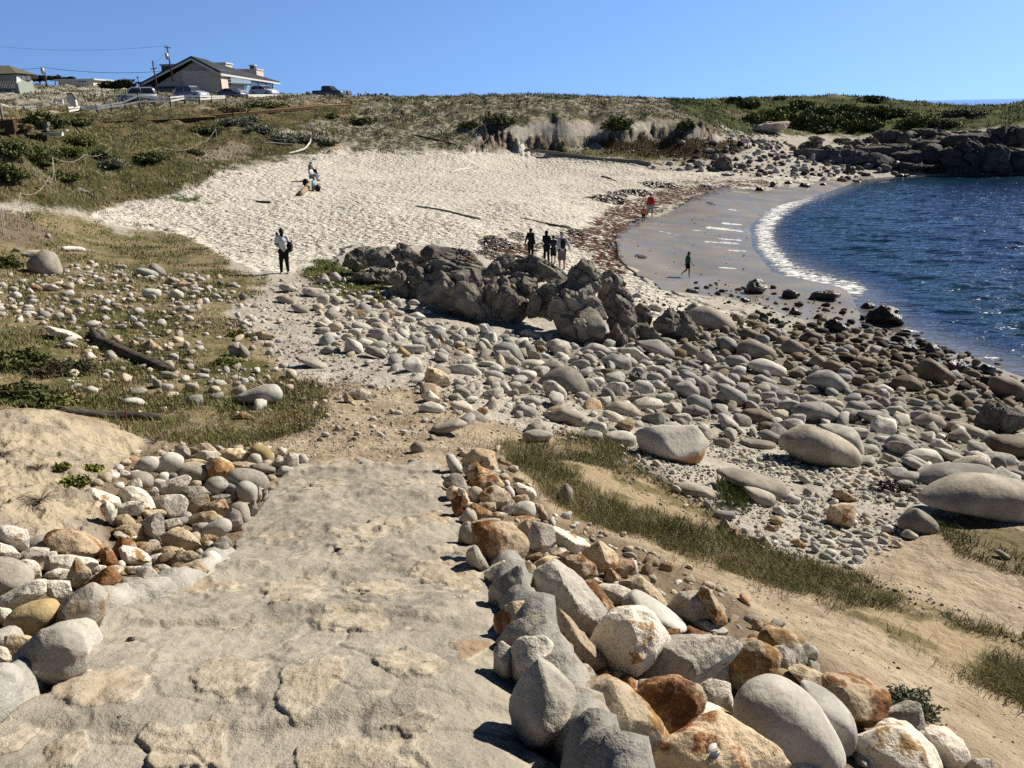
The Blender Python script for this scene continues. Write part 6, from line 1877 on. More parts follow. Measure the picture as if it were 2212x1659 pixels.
# ---------------------------------------------------------------- trailhead board and small white box
B0 = AY('N', 760, 783, 96); e = empty('notice_board', B0, 0, 'tall white angular notice board beside the white fence', 'sign')
q = [AY('N', *p, 96) - B0 for p in [(705,655),(760,655),(800,710),(812,783),(770,783),(715,745)]]
m = MB(); m.prism(q, (0, .35, 0)); m.build('panel', MT['sign'], e)
q = [AY('N', *p, 95.9) - B0 for p in [(700,648),(762,646),(806,706),(800,716),(757,660),(705,660)]]
m = MB(); m.prism(q, (0, .6, 0)); m.build('cap', MT['post'], e)
B0 = AY('N', 620, 760, 97); e = empty('road_barrier', B0, 0, 'small white framed barrier near the notice board', 'barrier')
for r_ in [(572,718,668,735),(572,730,590,760),(650,730,668,760)]:
    a = AY('N', r_[0], r_[3], 97) - B0; c = AY('N', r_[2], r_[1], 97) - B0; m = MB(); m.box((a + c) / 2, (c[0] - a[0], .2, c[2] - a[2])); m.build('board', MT['white'], e)

# ---------------------------------------------------------------- cars
def rounded_prism(poly, y0, y1, inset_top=0.0, zmax=None, zmin=None, n=2):
    return None
def car(loc, heading, L, Wd, Hh, paint, label, kind='suv', group='cars parked behind the white fence'):
    e = empty('parked_car', loc, heading, label, 'car', group)
    hw = Wd / 2; wr = .36 if kind != 'sedan' else .33
    if kind == 'suv': low = [(-L/2, .45), (-L/2+.05, .95), (-L/2+.25, 1.05), (L/2-1.15, 1.08), (L/2-.15, .92), (L/2, .55), (L/2-.1, .32), (-L/2+.1, .32)]; cab = [(-L/2+.12, 1.04), (-L/2+.35, Hh-.12), (-L/2+.7, Hh), (L/2-2.2, Hh), (L/2-1.85, Hh-.1), (L/2-1.1, 1.06)]
    elif kind == 'sedan': low = [(-L/2, .45), (-L/2+.05, .9), (-L/2+.7, .98), (L/2-1.2, .95), (L/2-.12, .75), (L/2, .5), (L/2-.1, .28), (-L/2+.1, .28)]; cab = [(-L/2+.45, .96), (-L/2+1.2, Hh-.06), (-L/2+1.7, Hh), (L/2-2.4, Hh), (L/2-1.2, .95)]
    elif kind == 'hatch': low = [(-L/2, .45), (-L/2+.03, .95), (-L/2+.2, 1.02), (L/2-1.1, 1.02), (L/2-.15, .82), (L/2, .5), (L/2-.1, .3), (-L/2+.1, .3)]; cab = [(-L/2+.1, 1.0), (-L/2+.4, Hh-.15), (-L/2+.8, Hh), (L/2-2.0, Hh-.02), (L/2-1.05, 1.01)]
    else: low = [(-L/2, .55), (-L/2, 1.12), (L/2-1.4, 1.15), (L/2-.15, 1.05), (L/2, .65), (L/2-.1, .42), (-L/2+.1, .42)]; cab = [(-L/2+1.75, 1.12), (-L/2+1.85, Hh-.06), (-L/2+2.1, Hh), (L/2-2.3, Hh), (L/2-1.45, 1.14)]
    def body(poly, w0, w1, name, mat, zlo, zhi, parent=e):
        m = MB(); n = len(poly)
        def wz(z): t = np.clip((z - zlo) / (zhi - zlo + 1e-6), 0, 1); return w0 + (w1 - w0) * t
        V = []
        for s, k in ((-1, .96), (-1, 1), (1, 1), (1, .96)):
            for (x, z) in poly:
                w = wz(z) * (1 if k == 1 else .93) * (hw); cx, cz = np.mean(poly, 0)
                V.append([cx + (x - cx) * (1 if k != 1 else .985), s * (w if k == 1 else w), cz + (z - cz) * (1 if k != 1 else .97)])
        V = np.array(V)
        V[n:2*n, 1] = -np.array([wz(z) * hw for x, z in poly]); V[0:n, 1] = -np.array([wz(z) * hw * .93 for x, z in poly])
        V[2*n:3*n, 1] = -V[n:2*n, 1]; V[3*n:, 1] = -V[0:n, 1]
        # order: side cap (inset), shoulder, centre ... build as a loft
        rings = [V[n:2*n], V[0:n], V[3*n:], V[2*n:3*n]]
        A = np.concatenate(rings); F = []
        for r_ in range(3):
            for i in range(n): F.append([r_*n+i, r_*n+(i+1)%n, (r_+1)*n+(i+1)%n, (r_+1)*n+i])
        F.append(list(range(n))[::-1]); F.append([3*n+i for i in range(n)])
        m.add(A, F); o = m.build(name, mat, parent)
        bm = bmesh.new(); bm.from_mesh(o.data); bmesh.ops.bevel(bm, geom=[x for x in bm.edges if x.calc_face_angle(0) > .35], offset=.05, segments=2, affect='EDGES'); bm.to_mesh(o.data); bm.free()
        o.data.polygons.foreach_set('use_smooth', [True] * len(o.data.polygons))
        return o
    body(low, 1.0, .98, 'body', paint, .3, 1.1)
    zc = max(z for x, z in cab)
    cb = body(cab, .93, .76, 'cabin', paint, 1.0, zc)
    # glazing: side windows, windscreen and rear window, a hair proud of the cabin
    def wq(pts): 
        return [list(p) for p in pts]
    def side(s, x0b, x1b, x0t, x1t, zb, zt):
        m = MB(); yb = s * (hw * (.93 - .17 * (zb - 1.0) / (zc - 1.0)) + .012); yt = s * (hw * (.93 - .17 * (zt - 1.0) / (zc - 1.0)) + .012)
        m.prism([(x0b, yb, zb), (x1b, yb, zb), (x1t, yt, zt), (x0t, yt, zt)], (0, -s * .02, 0)); m.build('side_window', MT['glass'], cb)
    xs0, xs1 = cab[0][0], cab[-1][0]; zt = zc - .10; zb = 1.08 if kind != 'sedan' else 1.0
    xm = (xs0 + xs1) / 2
    ft = cab[-2][0] - .05; rt = cab[1][0] + .1 if kind != 'sedan' else cab[2][0] - .2
    for s in (-1, 1):
        side(s, xm + .05, xs1 - .22, xm + .05, ft, zb, zt); side(s, xs0 + .28, xm - .05, rt + .15, xm - .05, zb, zt)
    def pane(p0, p1, name):
        (x0, z0), (x1, z1) = p0, p1; d = np.array([x1 - x0, z1 - z0]); n2 = np.array([d[1], -d[0]]); n2 /= np.linalg.norm(n2); n2 *= -.02 if n2[0] * (x0 + x1) < 0 else .02
        a = np.array([x0, z0]) + d * .12 + n2 * 1.3; c = np.array([x0, z0]) + d * .88 + n2 * 1.3
        w0, w1 = hw * (.93 - .17 * (a[1] - 1) / (zc - 1)) * .90, hw * (.93 - .17 * (c[1] - 1) / (zc - 1)) * .88
        m = MB(); m.prism([(a[0], -w0, a[1]), (a[0], w0, a[1]), (c[0], w1, c[1]), (c[0], -w1, c[1])], (-n2[0], 0, -n2[1])); m.build(name, MT['glass'], cb)
    pane(cab[-1], cab[-2], 'windscreen'); pane(cab[0], cab[1], 'rear_window')
    for sx in (-L/2 + .85, L/2 - .9):
        for s in (-1, 1):
            m = MB(); m.tube([(sx, s * (hw - .22), wr), (sx, s * (hw + .01), wr)], wr, 20); w_ = m.build('wheel', MT['tyre'], e, True)
            m = MB(); m.tube([(sx, s * (hw - .02), wr), (sx, s * (hw + .022), wr)], wr * .62, 14); m.build('rim', MT['rim'], w_)
    for s in (-1, 1):
        m = MB(); m.blob((L/2 - .10, s * hw * .72, .78 if kind != 'pickup' else .9), (.10, .18, .10), 2); m.build('headlight', MT['lamp'], e, True)
        m = MB(); m.blob((-L/2 + .06, s * hw * .80, .88), (.08, .12, .14), 2); m.build('tail_light', MT['tail'], e, True)
        m = MB(); m.blob((cab[-1][0] - .15, s * (hw + .08), 1.08), (.09, .10, .08), 2); m.build('mirror', paint, e, True)
    for s in (-1, 1):
        m = MB(); m.box(((L/2 - .02) * s, 0, .5), (.12, Wd * .86, .18)); m.build('bumper', MT['frame'] if s < 0 else paint, e)
    if kind == 'suv':
        for s in (-1, 1):
            m = MB(); m.tube([(xs0 + .7, s * hw * .62, Hh + .03), (ft, s * hw * .62, Hh + .03)], .025, 6); m.build('roof_rail', MT['rim'], e)
    if kind == 'pickup':
        m = MB(); m.box((-L/2 + .85, 0, 1.14), (1.5, Wd * .84, .03)); m.build('bed_floor', MT['frame'], e)
    return e
silver = car_paint('silver_paint', (.42,.44,.47)); dgrey = car_paint('grey_paint', (.20,.22,.25)); white = car_paint('white_car_paint', (.75,.76,.77), .0); bgrey = car_paint('slate_paint', (.13,.16,.20)); pale = car_paint('pale_silver_paint', (.55,.57,.60))
def carpos(b, x, y, Y): return AY(b, x, y, Y)
car(carpos('N', 1470, 752, 106), R(205), 4.9, 1.95, 1.85, silver, 'silver SUV parked nose left behind the fence, leftmost of the cars', 'suv')
car(carpos('N', 2045, 722, 112), R(335), 4.8, 1.9, 1.8, pale, 'pale SUV seen from its dark rear, second parked car from the left', 'suv')
car(carpos('X', 850, 556, 122), R(335), 4.6, 1.8, 1.4, dgrey, 'low grey sedan parked in front of the green glazing', 'sedan')
car(carpos('X', 1150, 540, 126), R(335), 4.4, 1.8, 1.6, white, 'white hatchback parked below the end of the big building', 'hatch')
car(carpos('X', 1770, 548, 140), R(340), 5.6, 1.95, 1.85, bgrey, 'slate grey pickup truck parked alone on the dune road', 'pickup')
# low dark roofed shelter parts right of the pickup, and a small dark gable
def gable(b, pts, Y, depth, label, mat='darkpanel', name='shelter'):
    B0 = AY(b, *pts[0], Y); e = empty(name, B0, 0, label, 'shelter')
    m = MB(); m.prism([AY(b, *p, Y) - B0 for p in pts], (0, depth, 0)); m.build('roof', MT[mat], e)
    x0 = AY(b, *pts[0], Y) - B0; x1 = AY(b, *pts[-1], Y) - B0
    m = MB(); m.box((x0 + x1) / 2 + [0, depth * .5, -.6], (abs(x1[0] - x0[0]) * .9, depth * .8, 1.4)); m.build('wall', MT['post'], e)
gable('X', [(1860,515),(1870,482),(1935,482),(1950,518)], 150, 4, 'small dark roofed shelter just right of the pickup')
gable('X', [(1540,540),(1545,490),(1590,518),(1600,540)], 128, 2, 'little dark wedge shaped shelter left of the pickup')

# ---------------------------------------------------------------- the big gabled building
def big_building():
    Y0, Y1, Y2 = 170.0, 165.0, 228.0
    L_b, C_b = AY('X', 105, 560, Y0), AY('X', 722, 560, Y1)
    zf = min(L_b[2], C_b[2]) - 1.0
    Lw, Cw = L_b.copy(), C_b.copy(); F = AY('X', 1228, 476, Y2); along = np.array([F[0] - Cw[0], F[1] - Cw[1], 0.0])
    e = empty('big_building', (Cw[0], Cw[1], zf), 0, 'large beige gabled building with a dark roof and green glazed side', 'building'); B0 = np.array([Cw[0], Cw[1], zf])
    fd = (Cw - Lw); fd[2] = 0; fd /= np.linalg.norm(fd); fn = np.array([fd[1], -fd[0], 0])      # facade direction and outward normal
    ad = along / np.linalg.norm(along); an = np.array([ad[1], -ad[0], 0])
    def onf(x, y, off=0.0):      # a sight line meeting the gable wall
        d = ray(*conv('X', x, y)); t = ((B0 + fn * off - CAM) @ fn) / (d @ fn); return CAM + d * t - B0
    def ons(x, y, off=0.0):
        d = ray(*conv('X', x, y)); t = ((B0 + an * off - CAM) @ an) / (d @ an); return CAM + d * t - B0
    ap = onf(505, 190); le = onf(105, 440); re = onf(722, 290)
    base = lambda p: np.array([p[0], p[1], -1.0])
    m = MB(); m.prism([base(le), base(re), re, ap, le], along / np.linalg.norm(along) * 6); m.build('wall', MT['wall'], e)
    ftz = ons(1228, 398); m = MB(); V0 = [base(re) - an * .3 - fd * 0, base(ftz) - an * .3, ftz - an * .3, re - an * .3]; m.prism(V0, -an * 7); m.build('wall', MT['wall'], e)
    # side wall in pale stucco near the corner, then green glazing
    far_top = ons(1228, 398)
    def sq(x0, y0t, y0b, x1, y1t, y1b, off, name, mat, parent=e, th=.15):
        q = [ons(x0, y0b, off), ons(x1, y1b, off), ons(x1, y1t, off), ons(x0, y0t, off)]
        mm = MB(); mm.prism(q, -an * th); return mm.build(name, MT[mat], parent)
    sq(722, 275, 545, 960, 330, 520, .06, 'side_wall', 'wallw', th=.3)
    for k, (x0, x1, t0, t1, b0, b1) in enumerate([(950,1018,332,350,500,500),(1024,1088,352,370,495,492),(1094,1162,372,388,490,486),(1168,1226,390,404,484,478)]):
        f = sq(x0, t0, b0, x1, t1, b1, .35, 'glazing', 'blind', th=.1)
        sq(x1, t1, b1, x1 + 6, t1 + 2, b1, .42, 'mullion', 'frame', f, th=.12)
    for (x0, x1, t0, t1, b0, b1) in [(736,785,275,290,370,375),(798,842,292,302,360,362),(858,908,308,320,362,364),(920,942,324,330,366,368),(748,800,452,454,520,520),(820,860,455,456,505,503),(880,925,456,458,500,498)]:
        w_ = sq(x0, t0, b0, x1, t1, b1, .30, 'window', 'frame', th=.1)
        q = [ons(x0 + 4, b0 - 4, .34), ons(x1 - 3, b1 - 4, .34), ons(x1 - 3, t1 + 4, .34), ons(x0 + 4, t0 + 4, .34)]
        mm = MB(); mm.prism(q, -an * .05); mm.build('pane', MT['blind'], w_)
    # balcony with clear rail over a dark canopy
    b1_, b2_ = ons(765, 425, 0), ons(965, 432, 0)
    mm = MB(); mm.prism([b1_, b2_, b2_ + an * 1.5, b1_ + an * 1.5], (0, 0, .3)); bal = mm.build('balcony', MT['frame'], e)
    mm = MB(); mm.prism([b1_ + an * 1.45 + [0, 0, .3], b2_ + an * 1.45 + [0, 0, .3], b2_ + an * 1.45 + [0, 0, 1.3], b1_ + an * 1.45 + [0, 0, 1.3]], -an * .05); mm.build('glass_rail', MT['railglass'], bal)
    # gable windows
    for (x0, y0, x1, y1) in [(386,322,422,377),(475,318,511,374),(629,313,667,381),(646,446,683,514),(490,452,524,490)]:
        q = [onf(x0, y1, .02), onf(x1, y1, .02), onf(x1, y0, .02), onf(x0, y0, .02)]
        mm = MB(); mm.prism(q, fn * .12); w_ = mm.build('window', MT['frame'], e)
        q = [onf(x0 + 6, y1 - 7, .15), onf(x1 - 6, y1 - 7, .15), onf(x1 - 6, y0 + 6, .15), onf(x0 + 6, y0 + 6, .15)]
        mm = MB(); mm.prism(q, fn * .03); mm.build('pane', MT['glass'], w_)
    q = [onf(135, 465, .02), onf(400, 456, .02), onf(400, 437, .02), onf(135, 446, .02)]
    mm = MB(); mm.prism(q, fn * .5); mm.build('lintel', MT['frame'], e)
    # roof: two thick slopes with overhang and pale fascia
    ov = fn * 1.6; tl = onf(35, 418, 0); ta = onf(503, 174, 0)
    tr_near = re + (re - ta) / np.linalg.norm(re - ta) * 1.4
    th = np.array([0, 0, .45])
    al2 = along * 1.0 + ad * 1.5 - np.array([0, 0, 0])
    mm = MB(); mm.prism([tl + ov, ta + ov, ta + ov + th * .8, tl + ov + th * .8], ad * 14); r1 = mm.build('roof', MT['roof'], e)
    ef = AY('X', 1294, 408, Y2 + 3) - B0; rf = AY('X', 1282, 404, Y2 + 14) - B0
    A_ = [ta + ov + [0, 0, .004], tr_near + ov, ef, rf]; B_ = [p + th * .8 for p in A_]
    mm = MB(); mm.add(np.array(A_ + B_), [[0, 1, 2, 3], [7, 6, 5, 4], [0, 4, 5, 1], [1, 5, 6, 2], [2, 6, 7, 3], [3, 7, 4, 0]]); r2 = mm.build('roof', MT['roof'], e)
    for p0, p1, par in ((tl, ta, r1), (ta, tr_near, r2)):
        mm = MB(); mm.prism([p0 + ov * 1.01 - th * .9, p1 + ov * 1.01 - th * .9, p1 + ov * 1.01 - [0, 0, .02], p0 + ov * 1.01 - [0, 0, .02]], fn * .12); mm.build('fascia', MT['fascia'], par)
    # eave fascia along the glazed side
    mm = MB(); q0, q1 = tr_near + ov + an * .02, ef + an * .02; mm.prism([q0 - th * .9, q1 - th * .9, q1 - [0, 0, .02], q0 - [0, 0, .02]], an * .12); mm.build('fascia', MT['fascia'], r2)
    # raised flat roofed volumes and the chimney behind the ridge
    def vol(x0, x1, yt, yb, Y, dep, name, mat, cap=True):
        a = AY('X', x0, yb, Y) - B0; c = AY('X', x1, yt, Y) - B0
        mm = MB(); mm.box(((a[0] + c[0]) / 2, (a[1] + c[1]) / 2 + dep / 2, (a[2] + c[2]) / 2 - .5), (c[0] - a[0], dep, c[2] - a[2] + 1)); v = mm.build(name, MT[mat], e)
        if cap:
            mm = MB(); mm.box(((a[0] + c[0]) / 2, (a[1] + c[1]) / 2 + dep / 2, c[2] + .16), (c[0] - a[0] + .5, dep + .5, .3)); mm.build('roof_edge', MT['fascia'], v)
    vol(175, 400, 240, 330, 178, 8, 'upper_block', 'darkpanel'); vol(690, 775, 226, 290, 205, 5, 'upper_block', 'wall'); vol(900, 1070, 284, 370, 250, 7, 'upper_block', 'wall'); vol(1012, 1048, 246, 290, 251, 2, 'chimney', 'darkpanel')
big_building()
# small house on the far left, seen to its hipped roof
def left_house():
    Y = 118.0; B0 = AY('N', 170, 580, Y); e = empty('hipped_house', B0, 0, 'green house with a shingled hip roof at the far left', 'house')
    P_ = lambda x, y, dy=0: AY('N', x, y, Y + dy) - B0
    a, c = P_(-160, 600), P_(335, 550); b = P_(170, 575)
    m = MB(); q = [P_(-160, 435, 3), P_(165, 440), P_(330, 455, 6), P_(330, 455, 14), P_(-160, 435, 14)]
    zt = q[1][2]; foot = [np.array([p[0], p[1], -1.5]) for p in q]
    m.prism(foot, (0, 0, zt + 1.4)); m.build('wall', MT['green'], e)
    m = MB(); E = [np.array(p) for p in (P_(-190, 440, 2), P_(175, 442, -1.2), P_(400, 458, 5), P_(400, 458, 17), P_(-190, 440, 17))]
    for p in E: p[2] = zt
    top = [P_(-190, 358, 8), P_(95, 355, 8)]
    V = E + top; m.add(V, [[0, 1, 6, 5], [1, 2, 6], [2, 3, 6], [3, 4, 5, 6], [4, 0, 5], [0, 4, 3, 2, 1]]); m.build('roof', MT['shingle'], e)
    for k in range(3):
        x0 = 178 + k * 52; f = [P_(x0, 545 - k * 3, k * 2 - .15), P_(x0 + 44, 543 - k * 3, k * 2 + 1.45), P_(x0 + 44, 468, k * 2 + 1.45), P_(x0, 463, k * 2 - .15)]
        m = MB(); m.prism(f, (.06, -.12, 0)); w_ = m.build('window', MT['white'], e)
        f2 = [p * .9 + np.mean(f, 0) * .1 + np.array([.03, -.16, 0]) for p in f]; m = MB(); m.prism(f2, (.02, -.03, 0)); m.build('pane', MT['blind'], w_)
    m = MB()
    for k in range(9): m.box(P_(5 + k * 18, 560, -2.5), (.06, .06, .9))
    m.beam(P_(0, 540, -2.5), P_(160, 540, -2.5), .06, .06); m.build('railing', MT['grey'], e)
left_house()
def low_house(b, x0, x1, yt, yb, Y, label, mat='wallw', roof='fascia', name='low_house'):
    a = AY(b, x0, yb, Y); c = AY(b, x1, yt, Y); e = empty(name, (a + c) / 2 * [1, 1, 0] + [0, 0, a[2]], 0, label, 'house')
    B0 = np.array(e.location); m = MB(); m.box((a + c) / 2 - B0 + [0, 4, -1], (c[0] - a[0], 8, c[2] - a[2] + 2)); m.build('wall', MT[mat], e)
    m = MB(); m.box(np.array([(a[0] + c[0]) / 2, a[1] + 4, c[2] + .15]) - B0, (c[0] - a[0] + 1.2, 9, .3)); m.build('roof', MT[roof], e)
    m = MB(); q = AY(b, x1 - (x1 - x0) * .3, (yt + yb) / 2, Y - .05) - B0; m.box(q, ((c[0] - a[0]) * .2, .1, (c[2] - a[2]) * .5)); m.build('window', MT['glass'], e)
low_house('N', 620, 985, 512, 545, 175, 'long low flat roofed house half hidden by the pale dune')
low_house('N', 1490, 1640, 545, 600, 170, 'small grey house between the dark cypress and the big building', 'darkpanel', 'roof')

# ---------------------------------------------------------------- utility poles and wires
def upole(b, top, bot, arms, Y, label, box=None):
    a = AY(b, *bot, Y); c = AY(b, *top, Y); e = empty('utility_pole', a, 0, label, 'utility pole')
    m = MB(); m.tube([(0, 0, -3), c - a], [.16, .11], 8); m.build('pole', MT['pole'], e, True)
    for (x0, y0, x1, y1) in arms:
        m = MB(); m.beam(AY(b, x0, y0, Y - .1) - a, AY(b, x1, y1, Y - .1) - a, .12, .14); m.build('crossarm', MT['pole'], e)
        for t in (.05, .5, .95):
            p = AY(b, x0 + (x1 - x0) * t, y0 + (y1 - y0) * t, Y - .1) - a; m = MB(); m.tube([p, p + [0, 0, .25]], .05, 6); m.build('insulator', MT['metal'], e)
    if box is not None:
        p = AY(b, *box, Y - .3) - a; m = MB(); m.tube([p - [0, 0, .5], p + [0, 0, .5]], .28, 10); m.build('transformer', MT['metal'], e, True)
    return c
t1 = upole('N', (1775,145), (1810,340), [(1750,165,1812,168)], 150, 'tall utility pole leaning left behind the big roof', (1775,260))
t2 = upole('N', (1620,308), (1658,500), [(1602,395,1665,387)], 138, 'leaning utility pole at the left end of the big building')
t3 = upole('N', (468,378), (478,515), [(445,385,475,385)], 140, 'short utility pole with transformer above the pale dune', (455,415))
t4 = upole('N', (1462,473), (1470,528), [(1448,482,1476,482)], 210, 'small distant utility pole above the cypress')
def wire(pts, label, sag=1.0, r=.035):
    m = MB(); pts = [np.asarray(p) for p in pts]
    for a, c in zip(pts[:-1], pts[1:]):
        m.tube([a * (1 - u) + c * u - np.array([0, 0, sag * 4 * u * (1 - u)]) for u in np.linspace(0, 1, 14)], r, 4)
    tag(m.build('power_line', MT['wire'], loc=pts[0]), label, 'power line')
wire([AY('N', -400, 350, 140), t3, AY('N', 1720, 417, 145)], 'single power line crossing the sky from the left house to the big building', .5)
wire([AY('N', -300, 120, 170), t1], 'high faint power line running left from the tallest pole', 1.0, .02)
wire([t2, AY('N', 1720, 415, 142)], 'slack wire dropping from the leaning pole to the roof', .1, .03)
wire([t2, t1], 'short wire joining the two leaning poles', .8, .025)

# ---------------------------------------------------------------- cypresses
def cypress(b, x, y, rx, ry, Y, label, n=2600, leaf=.35):
    c = AY(b, x, y + ry, Y); m_ = .86406 / BLOCKS[b][2] * wat(c) / VF; rxm, hm = rx * m_, 2 * ry * m_
    e = empty('cypress_tree', c, 0, label, 'tree'); rs = np.random.default_rng(int(x))
    m = MB(); m.tube([(0, 0, -1), (rxm * .05, 0, hm * .35), (rxm * .15, 0, hm * .6)], [rxm * .06, rxm * .05, rxm * .03], 8)
    Ps = []
    for k in range(16):
        t = k / 16 * 6.283; u = rs.uniform(.5, 1.0); tip = np.array([math.cos(t) * rxm * u, math.sin(t) * rxm * .5 * u, hm * (.95 - .55 * u * u) * rs.uniform(.8, 1.05)])
        m.tube([(0, 0, hm * .25), tip * [.5, .5, .8], tip], [rxm * .025, rxm * .018, rxm * .006], 5)
        for q in range(3): Ps.append(tip * (.5 + .25 * q) * np.array([1, 1, .8 + .1 * q]) + [0, 0, hm * .08])
    m.build('trunk', MT['pole'], e, True)
    Ps = np.array(Ps); idx = rs.integers(0, len(Ps), n)
    p = Ps[idx] + rs.normal(size=(n, 3)) * np.array([rxm * .10, rxm * .10, hm * .05])
    sz = leaf * rs.uniform(.5, 1.3, n); a = rs.normal(size=(n, 3)) * [1, 1, .35]; a /= np.linalg.norm(a, axis=1)[:, None]; bb = np.cross(a, rs.normal(size=(n, 3))); bb /= np.linalg.norm(bb, axis=1)[:, None]
    V = np.stack([p - a * sz[:, None], p + bb * sz[:, None] * .4, p + a * sz[:, None], p - bb * sz[:, None] * .4], 1).reshape(-1, 3)
    o = mesh_obj('crown', V, np.arange(n)[:, None] * 4 + np.array([[0, 1, 2, 3]]), M_LEAF, e, False)
    set_attr(o, 'tint', np.repeat(np.array([(.014,.022,.010), (.025,.035,.014), (.04,.05,.02)])[rs.integers(0, 3, n)], 4, 0))
cypress('N', 1275, 562, 190, 52, 150, 'low dark windswept cypress between the dune and the parked cars')
cypress('N', 420, 495, 110, 32, 190, 'dark cypress clump right of the green house roof', 1400, .5)
cypress('N', 580, 490, 90, 22, 200, 'flat dark tree behind the short utility pole', 1000, .5)
cypress('N', 730, 498, 70, 14, 210, 'small flat tree above the long low house', 700, .5)
# ---------------------------------------------------------------- people
def flesh(name, caps, blobs, mat, parent, vox=.018, fingers=()):
    """grow one continuous skin over tapered limbs"""
    m = MB()
    for a, c, ra, rc in caps:
        a = np.asarray(a, float); c = np.asarray(c, float)
        for t in np.linspace(0, 1, max(2, int(np.linalg.norm(c - a) / max(min(ra, rc) * .55, .01)) + 1)):
            r = ra + (rc - ra) * t; m.blob(a + (c - a) * t, (r, r, r), 2)
    for c, r in blobs: m.blob(c, r, 3)
    o = m.build(name, mat, None, True)
    md = o.modifiers.new('r', 'REMESH'); md.mode = 'VOXEL'; md.voxel_size = vox; md.use_smooth_shade = True
    s = o.modifiers.new('s', 'SMOOTH'); s.factor = .5; s.iterations = 3
    dg = bpy.context.evaluated_depsgraph_get(); me = bpy.data.meshes.new_from_object(o.evaluated_get(dg)); me.name = name
    bpy.data.objects.remove(o)
    if fingers:
        bm = bmesh.new(); bm.from_mesh(me); f = MB()
        for pts, r in fingers: f.tube(pts, r, 6)
        t = f.build('f', mat); bm.from_mesh(t.data); bm.to_mesh(me); bm.free(); bpy.data.objects.remove(t)
    for p in me.polygons: p.use_smooth = True
    if not me.materials: me.materials.append(mat)
    o = bpy.data.objects.new(name, me); COL.objects.link(o)
    if parent is not None: o.parent = parent
    return o
SK = plain('skin', (.42,.25,.17), .6, .3, vary=.05); SKD = plain('skin_tanned', (.26,.15,.10), .6, .3, vary=.05)
HAIRB = plain('dark_hair', (.018,.014,.012), .5, .3); HAIRG = plain('grey_hair', (.28,.27,.26), .7)
CL = lambda n, c: plain('cloth_' + n, c, .9, .1, vary=.12, scale=9)
cblack, cwhite, cgrey, cred, cteal, corange, cnavy, cblue, cshort, ccyan, clav = CL('black', (.015,.015,.017)), CL('white', (.72,.72,.74)), CL('grey', (.30,.31,.33)), CL('red', (.62,.03,.05)), CL('teal', (.02,.10,.09)), CL('orange', (.75,.22,.08)), CL('navy', (.03,.035,.06)), CL('denim', (.20,.25,.34)), CL('shorts', (.13,.11,.12)), CL('turquoise', (.25,.55,.58)), CL('lavender', (.60,.56,.70))
